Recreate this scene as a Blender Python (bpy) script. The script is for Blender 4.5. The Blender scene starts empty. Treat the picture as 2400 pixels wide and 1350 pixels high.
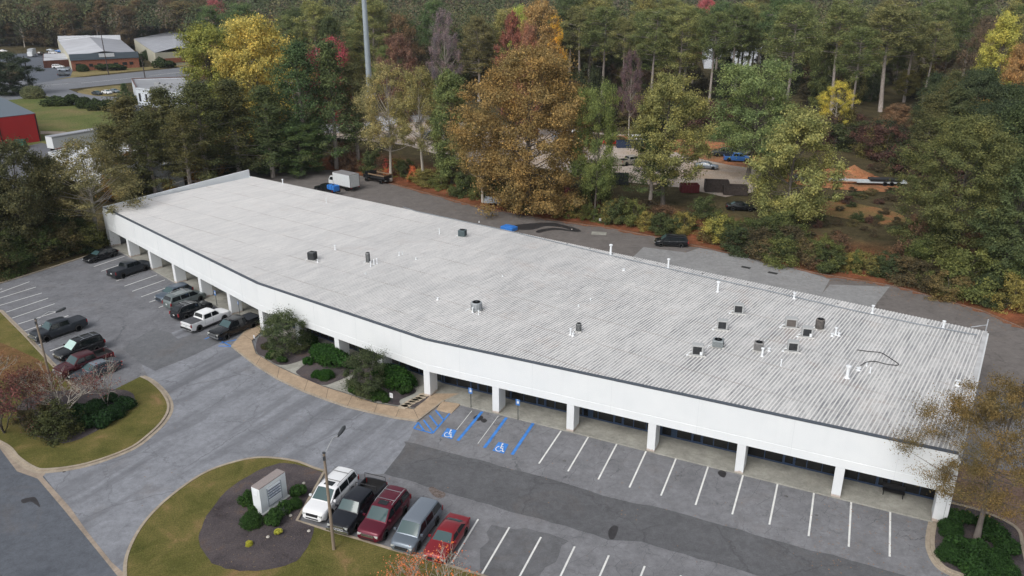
import bpy, math, random
import numpy as np
from mathutils import Vector, Matrix
R = math.radians
random.seed(7); rng = np.random.default_rng(7)
S = bpy.context.scene
C = S.collection
# ------------------------------------------------------------------ camera
CAMH = 38.0; FPX = 1850.0; PIT = R(21.2)
cd = bpy.data.cameras.new('camera'); cam = bpy.data.objects.new('camera', cd); C.objects.link(cam)
cam.location = (0, 0, CAMH); cam.rotation_euler = (R(90-21.2), 0, 0)
cd.sensor_width = 36; cd.lens = 36*FPX/2400; cd.clip_start = 0.5; cd.clip_end = 4000
S.camera = cam
# ------------------------------------------------------------------ light
SUN_EL = R(46); SUN_AZ = R(215)      # direction the light comes from, clockwise from +Y
w = bpy.data.worlds.new('World'); S.world = w; w.use_nodes = True
nt = w.node_tree; bg = nt.nodes['Background']
sky = nt.nodes.new('ShaderNodeTexSky'); sky.sky_type = 'NISHITA'; sky.sun_disc = False
sky.sun_elevation = SUN_EL; sky.sun_rotation = SUN_AZ
sky.air_density = 1.0; sky.dust_density = 3.0; sky.ozone_density = 1.0
hs = nt.nodes.new('ShaderNodeHueSaturation'); hs.inputs['Saturation'].default_value = 0.28
nt.links.new(sky.outputs[0], hs.inputs['Color']); nt.links.new(hs.outputs[0], bg.inputs[0])
bg.inputs[1].default_value = 0.13
sd = bpy.data.lights.new('sun', 'SUN'); sun = bpy.data.objects.new('sun', sd); C.objects.link(sun)
sd.energy = 1.2; sd.angle = R(30); sd.color = (1.0, 0.97, 0.93)
dv = Vector((math.sin(SUN_AZ)*math.cos(SUN_EL), math.cos(SUN_AZ)*math.cos(SUN_EL), math.sin(SUN_EL)))
sun.rotation_euler = dv.to_track_quat('Z', 'Y').to_euler(); sun.location = dv*200
S.view_settings.view_transform = 'Standard'; S.view_settings.look = 'None'
S.view_settings.exposure = 0.25; S.view_settings.gamma = 1.0
S.cycles.max_bounces = 5; S.cycles.diffuse_bounces = 3; S.cycles.transparent_max_bounces = 4

# ------------------------------------------------------------------ measuring: a point of the photo to a point at height z
def P(px, py, z=0.0):
    u = (px-1200)/FPX; v = -(py-675)/FPX
    d = Vector((u, math.cos(PIT)+v*math.sin(PIT), -math.sin(PIT)+v*math.cos(PIT)))
    k = (z-CAMH)/d.z
    return Vector((d.x*k, d.y*k, z))
def P2(px, py, z=0.0): p = P(px, py, z); return (p.x, p.y)
def pts(l, z=0.0): return [P2(a, b, z) for a, b in l]
def top_height(bx, by, ty, zb=0.0):
    g = P(bx, by, zb); lo, hi = 0.0, 60.0
    for _ in range(30):
        m = (lo+hi)/2; X = g.x; Y = g.y; Z = m+zb-CAMH
        dep = Y*math.cos(PIT)-Z*math.sin(PIT); up = Y*math.sin(PIT)+Z*math.cos(PIT)
        if 675-FPX*up/dep > ty: lo = m
        else: hi = m
    return lo
def px_m(px, py, z=0.0):
    g = P(px, py, z); dep = g.y*math.cos(PIT)-(z-CAMH)*math.sin(PIT)
    return FPX/dep

# ------------------------------------------------------------------ materials
MATS = {}
def newmat(name):
    m = bpy.data.materials.new(name); m.use_nodes = True
    return m, m.node_tree, m.node_tree.nodes['Principled BSDF']
def N(nt, t, **kw):
    n = nt.nodes.new(t)
    for k, v in kw.items():
        if k in n.inputs: n.inputs[k].default_value = v
        else: setattr(n, k, v)
    return n
def ramp(nt, src, stops):
    r = nt.nodes.new('ShaderNodeValToRGB'); e = r.color_ramp.elements
    e[0].position = stops[0][0]; e[0].color = (*stops[0][1], 1)
    e[1].position = stops[1][0]; e[1].color = (*stops[1][1], 1)
    for p, c in stops[2:]:
        x = e.new(p); x.color = (*c, 1)
    nt.links.new(src, r.inputs[0]); return r.outputs[0]
def mixc(nt, a, b, f, mode='MIX'):
    m = nt.nodes.new('ShaderNodeMix'); m.data_type = 'RGBA'; m.blend_type = mode
    for s, i in ((a, 6), (b, 7)):
        if isinstance(s, tuple): m.inputs[i].default_value = (*s, 1)
        else: nt.links.new(s, m.inputs[i])
    if isinstance(f, (int, float)): m.inputs[0].default_value = f
    else: nt.links.new(f, m.inputs[0])
    return m.outputs[2]
def noise(nt, vec, scale, detail=4, rough=0.55, dist=0.0, xyz=None):
    if xyz:
        mp = nt.nodes.new('ShaderNodeMapping'); mp.inputs['Scale'].default_value = xyz
        nt.links.new(vec, mp.inputs[0]); vec = mp.outputs[0]
    n = N(nt, 'ShaderNodeTexNoise', Scale=scale, Detail=detail, Roughness=rough, Distortion=dist)
    nt.links.new(vec, n.inputs['Vector']); return n.outputs['Fac']
def coords(nt, kind='Object'):
    return nt.nodes.new('ShaderNodeTexCoord').outputs[kind]
def math_(nt, op, a, b=None, c=None):
    m = nt.nodes.new('ShaderNodeMath'); m.operation = op
    for i, s in enumerate((a, b, c)):
        if s is None: continue
        if isinstance(s, (int, float)): m.inputs[i].default_value = s
        else: nt.links.new(s, m.inputs[i])
    return m.outputs[0]
def bump(nt, b, h, strength=0.3, dist=0.05):
    n = N(nt, 'ShaderNodeBump', Strength=strength, Distance=dist)
    nt.links.new(h, n.inputs['Height']); nt.links.new(n.outputs[0], b.inputs['Normal'])
def M(name, col, rough=0.6, metal=0.0, var=0.12, scale=3.0, spec=0.5, coat=0.0):
    """plain surface with a slight noise variation"""
    if name in MATS: return MATS[name]
    m, nt, b = newmat(name)
    if var > 0:
        f = noise(nt, coords(nt), scale, 5)
        lo = tuple(c*(1-var) for c in col); hi = tuple(min(1, c*(1+var)) for c in col)
        nt.links.new(ramp(nt, f, [(0.3, lo), (0.7, hi)]), b.inputs['Base Color'])
    else: b.inputs['Base Color'].default_value = (*col, 1)
    b.inputs['Roughness'].default_value = rough; b.inputs['Metallic'].default_value = metal
    b.inputs['Specular IOR Level'].default_value = spec
    b.inputs['Coat Weight'].default_value = coat; b.inputs['Coat Roughness'].default_value = 0.08
    MATS[name] = m; return m
def asphalt(name, c, crack=0.5, stain=0.4, tint=(0.16, 0.12, 0.09), streak=None, cs=0.28):
    m, nt, b = newmat(name); co = coords(nt)
    big = noise(nt, co, 0.07, 6, 0.6, 0.6); fine = noise(nt, co, 9.0, 6, 0.75); mid = noise(nt, co, 0.45, 5, 0.65, 0.4)
    k = lambda s: tuple(x*s for x in c)
    base = ramp(nt, big, [(0.32, k(0.80)), (0.68, k(1.16))])
    base = mixc(nt, base, ramp(nt, fine, [(0.25, k(0.50)), (0.75, k(1.55))]), 0.55)
    base = mixc(nt, base, ramp(nt, mid, [(0.3, k(0.60)), (0.62, k(1.14))]), stain)
    base = mixc(nt, base, ramp(nt, noise(nt, co, 1.7, 6, 0.8, 0.4), [(0.3, (.62,)*3), (0.7, (1.4,)*3)]), 0.55, 'MULTIPLY')
    if streak:   # tyre tracks and dragged dirt along one direction
        mp = nt.nodes.new('ShaderNodeMapping'); mp.inputs['Rotation'].default_value = (0, 0, -streak)
        nt.links.new(co, mp.inputs[0])
        st = noise(nt, mp.outputs[0], 1.0, 5, 0.6, 0.3, xyz=(0.045, 0.42, 0.3))
        base = mixc(nt, base, k(0.52), math_(nt, 'MULTIPLY', math_(nt, 'GREATER_THAN', 2.0, 1.0), ramp(nt, st, [(0.46, (0, 0, 0)), (0.68, (0.9, 0.85, 0.8))])))
    # rusty dirt
    dirt = noise(nt, co, 0.16, 5, 0.7, 1.0)
    base = mixc(nt, base, tint, ramp(nt, dirt, [(0.56, (0, 0, 0)), (0.8, (0.30, 0.30, 0.30))]))
    # cracks
    dn = noise(nt, co, 1.1, 4, 0.6)
    vm = nt.nodes.new('ShaderNodeVectorMath'); vm.operation = 'MULTIPLY_ADD'
    nt.links.new(dn, vm.inputs[0]); vm.inputs[1].default_value = (1.6, 1.6, 0); nt.links.new(co, vm.inputs[2])
    vo = N(nt, 'ShaderNodeTexVoronoi', feature='DISTANCE_TO_EDGE', Scale=cs); nt.links.new(vm.outputs[0], vo.inputs['Vector'])
    ln = ramp(nt, vo.outputs['Distance'], [(0.0, (1, 1, 1)), (0.012, (0, 0, 0))])
    msk = ramp(nt, noise(nt, co, 0.12, 3), [(0.36, (0, 0, 0)), (0.5, (crack,)*3)])
    base = mixc(nt, base, k(0.5), mixc(nt, (0, 0, 0), ln, msk))
    bl = noise(nt, co, 0.30, 4, 0.7, 0.8)      # soft dark drips under parked cars
    base = mixc(nt, base, k(0.45), ramp(nt, bl, [(0.60, (0, 0, 0)), (0.78, (stain*1.3,)*3)]))
    nt.links.new(base, b.inputs['Base Color']); b.inputs['Roughness'].default_value = 0.9
    b.inputs['Specular IOR Level'].default_value = 0.3
    bump(nt, b, fine, 0.4, 0.02)
    MATS[name] = m; return m
def ground_mat(name, cols, scale=0.5, fs=6.0, bumps=0.6):
    m, nt, b = newmat(name); co = coords(nt)
    a = noise(nt, co, scale, 6, 0.65, 0.5); f = noise(nt, co, fs, 5, 0.8)
    n = len(cols)
    base = ramp(nt, a, [(0.28+0.44*i/(n-1), c) for i, c in enumerate(cols)])
    base = mixc(nt, base, ramp(nt, f, [(0.3, (0.35,)*3), (0.7, (1.7,)*3)]), 0.75, 'MULTIPLY')
    sp = noise(nt, co, 5.5, 2, 0.9); base = mixc(nt, base, (0.33, 0.24, 0.13), ramp(nt, sp, [(0.66, (0, 0, 0)), (0.72, (.8,)*3)]))       # fallen leaves
    nt.links.new(base, b.inputs['Base Color']); b.inputs['Roughness'].default_value = 0.95
    b.inputs['Specular IOR Level'].default_value = 0.1
    bump(nt, b, f, bumps, 0.1); MATS[name] = m; return m
def leaf_mat(name, hue=0.0, transl=0.3):
    """leaves: the tree's own colour (object colour), varied leaf by leaf and clump by clump"""
    m, nt, b = newmat(name)
    oi = nt.nodes.new('ShaderNodeObjectInfo'); ge = nt.nodes.new('ShaderNodeNewGeometry'); co = coords(nt)
    v1 = ramp(nt, ge.outputs['Random Per Island'], [(0.0, (0.52, 0.56, 0.56)), (0.6, (1.0, 1.0, 1.0)), (1.0, (1.5, 1.45, 1.3))])
    cl = noise(nt, co, 0.42, 3, 0.6)
    v2 = ramp(nt, cl, [(0.3, (0.66, 0.74, 0.80)), (0.5, (1.0, 1.0, 1.0)), (0.7, (1.28, 1.16, 1.02))])
    c = mixc(nt, oi.outputs['Color'], v1, 1.0, 'MULTIPLY'); c = mixc(nt, c, v2, 1.0, 'MULTIPLY')
    nt.links.new(c, b.inputs['Base Color']); b.inputs['Roughness'].default_value = 0.7
    b.inputs['Specular IOR Level'].default_value = 0.15
    tr = nt.nodes.new('ShaderNodeBsdfTranslucent'); nt.links.new(c, tr.inputs[0])
    mx = nt.nodes.new('ShaderNodeMixShader'); mx.inputs[0].default_value = transl
    nt.links.new(b.outputs[0], mx.inputs[1]); nt.links.new(tr.outputs[0], mx.inputs[2])
    nt.links.new(mx.outputs[0], nt.nodes['Material Output'].inputs[0])
    MATS[name] = m; return m
def bark_mat(name, lo, hi, sc=3.0):
    m, nt, b = newmat(name); f = noise(nt, coords(nt), sc, 5, 0.7, 0.5, xyz=(3, 3, 0.5))
    nt.links.new(ramp(nt, f, [(0.3, lo), (0.7, hi)]), b.inputs['Base Color']); b.inputs['Roughness'].default_value = 0.9
    bump(nt, b, f, 0.5, 0.03); MATS[name] = m; return m
def glass_mat(name, col, rough=0.06):
    m, nt, b = newmat(name)
    b.inputs['Base Color'].default_value = (*col, 1); b.inputs['Roughness'].default_value = rough
    b.inputs['Specular IOR Level'].default_value = 0.7; MATS[name] = m; return m

LEAF = leaf_mat('leaf'); BARK = bark_mat('bark', (0.07, 0.058, 0.048), (0.16, 0.14, 0.12))
PBARK = bark_mat('pine_bark', (0.20, 0.165, 0.145), (0.44, 0.39, 0.35)); DBARK = bark_mat('grey_bark', (0.10, 0.085, 0.075), (0.2, 0.175, 0.155)); PALEBARK = bark_mat('pale_bark', (0.30, 0.27, 0.23), (0.5, 0.46, 0.4))
WHITE = M('white_paint', (0.80, 0.83, 0.85), 0.5, var=0.03, scale=0.4)

# ------------------------------------------------------------------ mesh helpers
class MB:
    def __init__(s): s.v = []; s.f = []; s.m = []
    def add(s, vs, fs, mi=0):
        o = len(s.v); s.v += [tuple(v) for v in vs]
        for f in fs: s.f.append(tuple(i+o for i in f)); s.m.append(mi)
    def box(s, c, d, rz=0.0, mi=0, mat=None):
        x, y, z = d[0]/2, d[1]/2, d[2]/2
        vs = [Vector((a*x, b*y, e*z)) for e in (-1, 1) for a, b in ((-1, -1), (1, -1), (1, 1), (-1, 1))]
        if mat is not None: vs = [mat @ v for v in vs]
        elif rz: q = Matrix.Rotation(rz, 3, 'Z'); vs = [q @ v for v in vs]
        vs = [v+Vector(c) for v in vs]
        s.add(vs, [(0, 3, 2, 1), (4, 5, 6, 7), (0, 1, 5, 4), (1, 2, 6, 5), (2, 3, 7, 6), (3, 0, 4, 7)], mi)
    def prism(s, poly, z0, z1, mi=0, bottom=True):
        poly = list(poly); a = sum(poly[i][0]*poly[(i+1) % len(poly)][1]-poly[(i+1) % len(poly)][0]*poly[i][1] for i in range(len(poly)))
        if a < 0: poly.reverse()
        n = len(poly); zt = z1 if isinstance(z1, (list, tuple)) else [z1]*n
        if a < 0 and isinstance(z1, (list, tuple)): zt = list(reversed(zt))
        vs = [(x, y, z0) for x, y in poly]+[(poly[i][0], poly[i][1], zt[i]) for i in range(n)]
        fs = [tuple(range(n, 2*n))]
        if bottom: fs.append(tuple(range(n-1, -1, -1)))
        fs += [(i, (i+1) % n, n+(i+1) % n, n+i) for i in range(n)]
        s.add(vs, fs, mi)
    def tube(s, path, rad, seg=8, mi=0, cap=True):
        path = [Vector(p) for p in path]; n = len(path)
        rad = rad if isinstance(rad, (list, tuple)) else [rad]*n
        vs = []
        for i, p in enumerate(path):
            t = (path[min(i+1, n-1)]-path[max(i-1, 0)]).normalized()
            a = Vector((0, 0, 1)) if abs(t.z) < 0.9 else Vector((1, 0, 0))
            u = t.cross(a).normalized(); w_ = t.cross(u).normalized()
            for k in range(seg):
                th = 2*math.pi*k/seg; vs.append(p+u*math.cos(th)*rad[i]+w_*math.sin(th)*rad[i])
        fs = []
        for i in range(n-1):
            for k in range(seg):
                a, b = i*seg+k, i*seg+(k+1) % seg; fs.append((a, b, b+seg, a+seg))
        if cap: fs.append(tuple(range(seg))); fs.append(tuple(range((n-1)*seg, n*seg))[::-1])
        s.add(vs, fs, mi)
    def cyl(s, c, r, h, seg=16, mi=0, r2=None):
        s.tube([c, (c[0], c[1], c[2]+h)], [r, r if r2 is None else r2], seg, mi)
    def disc(s, c, r, seg=20, mi=0):
        s.add([(c[0]+r*math.cos(2*math.pi*k/seg), c[1]+r*math.sin(2*math.pi*k/seg), c[2]) for k in range(seg)], [tuple(range(seg))], mi)
    def lathe(s, prof, seg=20, axis='Z', c=(0, 0, 0), mi=0):
        vs = []
        for r, h in prof:
            for k in range(seg):
                th = 2*math.pi*k/seg; a, b = r*math.cos(th), r*math.sin(th)
                vs.append((c[0]+a, c[1]+b, c[2]+h) if axis == 'Z' else (c[0]+a, c[1]+h, c[2]+b))
        fs = []
        for i in range(len(prof)-1):
            for k in range(seg):
                a, b = i*seg+k, i*seg+(k+1) % seg; fs.append((a, b, b+seg, a+seg))
        fs.append(tuple(range(seg))); fs.append(tuple(range((len(prof)-1)*seg, len(prof)*seg))[::-1])
        s.add(vs, fs, mi)
    def quad(s, a, b, c, d, mi=0): s.add([a, b, c, d], [(0, 1, 2, 3)], mi)
    def mesh(s, name, mats, smooth=False):
        me = bpy.data.meshes.new(name); me.from_pydata(s.v, [], s.f)
        for m in (mats if isinstance(mats, (list, tuple)) else [mats]): me.materials.append(m)
        if max(s.m, default=0) > 0: me.polygons.foreach_set('material_index', s.m)
        if smooth: me.polygons.foreach_set('use_smooth', [True]*len(s.f))
        me.update(); return me
    def build(s, name, mats, parent=None, smooth=False, loc=None, sharp=None):
        me = s.mesh(name, mats, smooth)
        if smooth and sharp: me.set_sharp_from_angle(angle=R(sharp))
        return link(name, me, parent, loc)
def link(name, me, parent=None, loc=None):
    o = bpy.data.objects.new(name, me); C.objects.link(o)
    if parent is not None: o.parent = parent
    if loc is not None: o.location = loc
    return o
def tag(o, label=None, cat=None, group=None, kind=None):
    if label: o['label'] = label
    if cat: o['category'] = cat
    if group: o['group'] = group
    if kind: o['kind'] = kind
    return o
def thing(name, label, cat, loc=(0, 0, 0), rz=0.0, group=None):
    o = bpy.data.objects.new(name, None); C.objects.link(o); o.location = loc; o.rotation_euler = (0, 0, rz)
    o.empty_display_size = 0.3
    return tag(o, label, cat, group)
def copy_tree(o, parent=None):
    c = o.copy(); C.objects.link(c); c.parent = parent
    for ch in list(o.children): copy_tree(ch, c)
    return c
def structure(name, mb, mats, **k): o = mb.build(name, mats, **k); o['kind'] = 'structure'; return o
def sheet(name, poly, z, m, label=None, tri=True):
    """flat polygon sheet"""
    import mathutils.geometry as mg
    vs = [Vector((x, y, z)) for x, y in poly]
    t = mg.tessellate_polygon([vs])
    b = MB(); fs = []
    for f in t:
        a = vs[f[0]]; c_ = (vs[f[1]]-a).cross(vs[f[2]]-a)
        fs.append(tuple(f) if c_.z > 0 else tuple(reversed(f)))
    b.add(vs, fs); o = structure(name, b, m)
    return o
_rj = random.Random(21)
def rough(poly, amp=0.09, step=0.9):
    """break up a polygon's straight edges"""
    out = []
    for i in range(len(poly)):
        a, b = Vector(poly[i]), Vector(poly[(i+1) % len(poly)]); k = max(1, min(60, int((b-a).length/step)))
        for j in range(k): p = a.lerp(b, j/k); out.append((p.x+_rj.uniform(-amp, amp), p.y+_rj.uniform(-amp, amp)))
    return out
def smooth_line(pl, n=6, closed=False):
    """Catmull-Rom through 2-D points"""
    out = []; m = len(pl)
    for i in range(m if closed else m-1):
        g = lambda k: pl[k % m] if closed else pl[max(0, min(m-1, k))]
        p0, p1, p2, p3 = g(i-1), g(i), g(i+1), g(i+2)
        for j in range(n):
            t = j/n
            out.append(tuple(0.5*((2*p1[k])+(-p0[k]+p2[k])*t+(2*p0[k]-5*p1[k]+4*p2[k]-p3[k])*t*t+(-p0[k]+3*p1[k]-3*p2[k]+p3[k])*t**3) for k in (0, 1)))
    if not closed: out.append(tuple(pl[-1]))
    return out
def offset(pl, d):
    out = []
    for i, p in enumerate(pl):
        a = Vector(pl[max(0, i-1)]); b = Vector(pl[min(len(pl)-1, i+1)]); t = (b-a)
        if t.length < 1e-6: t = Vector((1, 0))
        t.normalize(); out.append((p[0]-t.y*d, p[1]+t.x*d))
    return out
def ribbon(mb, pl, w0, w1, z0, z1, mi=0):
    a, b = offset(pl, w0), offset(pl, w1); n = len(pl)
    vs = [(x, y, z0) for x, y in a]+[(x, y, z1) for x, y in a]+[(x, y, z1) for x, y in b]+[(x, y, z0) for x, y in b]
    fs = []
    for i in range(n-1):
        for k in range(3): fs.append((k*n+i, k*n+i+1, (k+1)*n+i+1, (k+1)*n+i))
    fs += [(0, n, 2*n, 3*n), (n-1, 4*n-1, 3*n-1, 2*n-1)]
    mb.add(vs, fs, mi)
def kerb(name, pl, w_=0.18, gutter=0.3, h=0.13, m=None, sm=True):
    pl = smooth_line(pl, 6) if sm else pl
    b = MB(); ribbon(b, pl, -w_/2, w_/2, -0.05, h)
    if gutter: ribbon(b, pl, w_/2, w_/2+abs(gutter), -0.05, 0.026) if gutter > 0 else ribbon(b, pl, -w_/2-abs(gutter), -w_/2, -0.05, 0.026)
    return structure(name, b, m or MATS['concrete'])
# ------------------------------------------------------------------ ground materials
ASPH_L = asphalt('asphalt_pale', (0.239, 0.249, 0.274), crack=0.7, stain=0.45, streak=R(62), cs=0.16)
ASPH_M = asphalt('asphalt_mid', (0.172, 0.176, 0.190), crack=0.8, stain=0.5, cs=0.30)
ASPH_R = asphalt('asphalt_cracked', (0.193, 0.195, 0.207), crack=1.0, stain=0.5, cs=0.55)
ASPH_P = asphalt('asphalt_patch', (0.111, 0.113, 0.120), crack=0.5, stain=0.35, cs=0.12)
ASPH_S = asphalt('asphalt_street', (0.109, 0.120, 0.140), crack=0.3, stain=0.3, cs=0.12)
ASPH_D = asphalt('asphalt_dark', (0.083, 0.085, 0.094), crack=0.2, stain=0.5, cs=0.2)
ASPH_B = asphalt('asphalt_back', (0.164, 0.149, 0.140), crack=0.5, stain=0.5, cs=0.15)
CONC_B = asphalt('concrete_drive', (0.275, 0.275, 0.275), crack=0.25, stain=0.35, cs=0.15)
CONC = asphalt('concrete', (0.366, 0.311, 0.244), crack=0.15, stain=0.5, tint=(0.2, 0.12, 0.07), cs=0.5)
CONC_W = asphalt('concrete_walk', (0.329, 0.323, 0.287), crack=0.2, stain=0.6, tint=(0.17, 0.14, 0.10), cs=0.4)
CONC_T = asphalt('concrete_tan', (0.403, 0.305, 0.213), crack=0.2, stain=0.35, tint=(0.3, 0.18, 0.1), cs=0.35)
GRASS = ground_mat('grass', [(0.070, 0.078, 0.020), (0.115, 0.112, 0.032), (0.165, 0.142, 0.048), (0.27, 0.175, 0.085)], 0.30, 9.0, 0.8)
GRASS_F = ground_mat('grass_far', [(0.075, 0.105, 0.028), (0.12, 0.14, 0.045), (0.21, 0.165, 0.08)], 0.05, 2.0)
GRASS_D = ground_mat('grass_dry', [(0.13, 0.12, 0.05), (0.22, 0.18, 0.08), (0.28, 0.22, 0.11)], 0.08, 2.0)
MULCH = ground_mat('mulch', [(0.056, 0.046, 0.049), (0.088, 0.076, 0.080), (0.115, 0.098, 0.100), (0.155, 0.105, 0.08)], 0.35, 14.0, 0.9)
REDDIRT = ground_mat('red_dirt', [(0.30, 0.125, 0.06), (0.40, 0.17, 0.08), (0.24, 0.13, 0.07), (0.13, 0.10, 0.05)], 0.15, 3.0)
GRAVEL = ground_mat('gravel', [(0.34, 0.28, 0.23), (0.44, 0.38, 0.33), (0.38, 0.27, 0.18)], 0.08, 5.0)
WPAINT = M('road_paint_white', (0.72, 0.72, 0.70), 0.7, var=0.12, scale=1.5)
BPAINT = M('road_paint_blue', (0.045, 0.21, 0.60), 0.7, var=0.2, scale=2.0)

# ------------------------------------------------------------------ terrain
BAXIS = math.atan2(70.2-136.8, 46.2+46.4)        # direction of the back of the building
ux, uy = math.cos(BAXIS), math.sin(BAXIS); vx, vy = -uy, ux
CURB_B = pts([(700, 392), (790, 398), (870, 418), (1010, 455), (1100, 480), (1200, 500), (1320, 520), (1425, 534), (1540, 556), (1640, 578), (1800, 612), (1900, 638), (2000, 655), (2100, 671), (2200, 700), (2300, 728), (2400, 770), (2480, 850), (2520, 1000)])
cbu = np.array([p[0]*ux+p[1]*uy for p in CURB_B[:-2]]); cbv = np.array([p[0]*vx+p[1]*vy for p in CURB_B[:-2]])
def sstep(a, b, x): t = np.clip((x-a)/(b-a), 0, 1); return t*t*(3-2*t)
def terrain(x, y):
    x = np.asarray(x, float); y = np.asarray(y, float)
    u = x*ux+y*uy; v = x*vx+y*vy
    e = v-np.interp(u, cbu, cbv)                         # distance behind the back kerb
    h = 2.2*sstep(1.5, 12, e)*sstep(cbu[0]-30, cbu[0]+10, u)
    d = np.hypot(x, y)
    h = h+sstep(530, 900, d)*30
    return h-0.06
def TZ(x, y): return float(terrain(x, y))
YZ = 2.14
gx = np.concatenate([np.arange(-900, -200, 14), np.arange(-200, 200, 2.5), np.arange(200, 901, 14)])
gy = np.concatenate([np.arange(-60, 20, 8), np.arange(20, 330, 2.5), np.arange(330, 1500, 14)])
X, Y = np.meshgrid(gx, gy); Zt = terrain(X, Y)
nx, ny = len(gx), len(gy)
vs = np.stack([X, Y, Zt], -1).reshape(-1, 3)
ii = (np.arange(ny-1)[:, None]*nx+np.arange(nx-1)[None, :]).reshape(-1)
fs = np.stack([ii, ii+1, ii+nx+1, ii+nx], -1)
me = bpy.data.meshes.new('ground'); me.from_pydata(vs.tolist(), [], fs.tolist())
me.polygons.foreach_set('use_smooth', [True]*len(fs))
# what the ground is made of, place by place
u = X*ux+Y*uy; v = X*vx+Y*vy; e = v-np.interp(u, cbu, cbv)
col = np.zeros(X.shape+(3,)); col[:] = (0.075, 0.062, 0.034)
bank = (sstep(-1, 1, e)*(1-sstep(5, 13, e))*(u > cbu[0]))[..., None]
col = col*(1-bank)+np.array((0.20, 0.075, 0.040))*bank
at = me.color_attributes.new('soil', 'FLOAT_COLOR', 'POINT')
at.data.foreach_set('color', np.concatenate([col.reshape(-1, 3), np.ones((nx*ny, 1))], 1).reshape(-1).astype(np.float32))
m, ntg, b = newmat('soil'); co = coords(ntg)
vc = ntg.nodes.new('ShaderNodeVertexColor'); vc.layer_name = 'soil'
f1 = ramp(ntg, noise(ntg, co, 0.25, 6, 0.7, 0.6), [(0.3, (0.5, 0.55, 0.5)), (0.5, (1, 1, 1)), (0.7, (1.5, 1.5, 1.3))])
f2 = ramp(ntg, noise(ntg, co, 3.0, 5, 0.8), [(0.3, (0.5,)*3), (0.7, (1.6,)*3)])
c_ = mixc(ntg, mixc(ntg, vc.outputs[0], f1, 1.0, 'MULTIPLY'), f2, 0.8, 'MULTIPLY')
ntg.links.new(c_, b.inputs['Base Color']); b.inputs['Roughness'].default_value = 1; b.inputs['Specular IOR Level'].default_value = 0.05
me.materials.append(m); o = link('ground', me); o['kind'] = 'structure'

# ------------------------------------------------------------------ pavements (each sheet 4 mm above the one below)
lot = pts([(-700, 800), (-150, 690), (0, 665), (120, 628), (240, 588), (262, 560), (560, 400), (700, 395), (790, 400), (870, 418), (1010, 455), (1100, 480), (1200, 500), (1320, 520), (1425, 534), (1540, 556), (1640, 578), (1800, 612), (1900, 638), (2000, 655), (2100, 671), (2200, 700), (2300, 728), (2400, 770)])
lot += [(90, 60), (70, 30), (30, 20), (-60, 15), (-110, 40)]
sheet('parking_lot', lot, 0.0, ASPH_R)
sheet('back_drive', pts([(700, 396), (790, 401), (870, 419), (1010, 456), (1100, 481), (1200, 501), (1320, 521), (1425, 535), (1540, 557), (1640, 579), (1800, 613), (1900, 639), (2000, 656), (2100, 672), (2200, 701), (2300, 729), (2400, 771)])+[(86, 66), (62, 50), (52, 66), (-45, 136), (-62, 150)], 0.004, ASPH_B)
sheet('pale_drive_panel', pts([(1478, 608), (1508, 579), (1608, 592), (1640, 581), (1800, 614), (1900, 640), (1945, 655), (1920, 700)])+[(30, 84), (13, 93)], 0.008, CONC_B)
sheet('pale_drive_panel', pts([(1945, 667), (2085, 672), (2040, 730), (1900, 720)]), 0.012, CONC_B)
sheet('left_lot', pts([(-500, 900), (-300, 720), (0, 666), (120, 630), (238, 592), (252, 583), (302, 610), (412, 668), (543, 745), (575, 777), (545, 816), (516, 803), (363, 869), (332, 854), (330, 881), (260, 920), (185, 925)]), 0.004, ASPH_M)
sheet('entry_drive', pts([(332, 854), (363, 869), (428, 844), (516, 803), (545, 816), (600, 858), (713, 919), (877, 971), (978, 988), (952, 1043), (902, 1111), (780, 1110), (690, 1086), (620, 1078), (560, 1086), (480, 1113), (400, 1168), (340, 1228), (306, 1290), (300, 1350), (290, 1352), (160, 1190), (92, 1102), (200, 1088), (300, 1053), (350, 1018), (385, 983), (395, 955), (383, 925), (352, 893)]), 0.008, ASPH_L)
sheet('street', pts([(0, 1030), (15, 1048), (45, 1085), (92, 1102), (160, 1190), (290, 1352)])+[(-16, 30), (-60, 30), (-140, 60), (-60, 70)], 0.012, ASPH_S)
sheet('street_joint', pts([(0, 1033), (45, 1087), (110, 1106), (100, 1118), (165, 1190), (200, 1240), (262, 1318), (300, 1352), (280, 1356), (150, 1195), (88, 1122), (40, 1105), (0, 1052)]), 0.016, asphalt('sand', (0.33, 0.27, 0.215), crack=0.2, stain=0.6, cs=0.3))
# patches of newer asphalt
sheet('asphalt_patch', rough(smooth_line(pts([(952, 1043), (970, 1039), (1200, 1099), (1338, 1137), (1452, 1171), (1565, 1196), (1704, 1234), (1800, 1262), (1951, 1302), (2077, 1337), (2300, 1400)]), 3)+pts([(2200, 1470), (1900, 1390), (1767, 1347), (1679, 1320), (1565, 1290), (1502, 1269), (1422, 1264), (1326, 1234), (1200, 1199), (902, 1111)])), 0.012, ASPH_P)
sheet('asphalt_patch', rough(pts([(285, 816), (332, 854), (363, 869), (428, 844), (516, 803), (500, 790), (451, 784), (416, 795), (400, 781), (360, 770)])), 0.012, asphalt('asphalt_patch_grey', (0.140, 0.145, 0.155), crack=0.1, stain=0.25, cs=0.1))
sheet('asphalt_patch', rough(pts([(1155, 1228), (1260, 1246), (1330, 1265), (1270, 1352), (1125, 1352), (1132, 1290)]), .25, .8), 0.006, asphalt('asphalt_patch_worn', (0.135, 0.137, 0.145), crack=0.6, stain=0.4, cs=0.4))
for x_, y_, r_ in ((1440, 1248, .8), (1385, 1255, .3), (1012+50, 1012, .0)):
    pass
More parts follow.
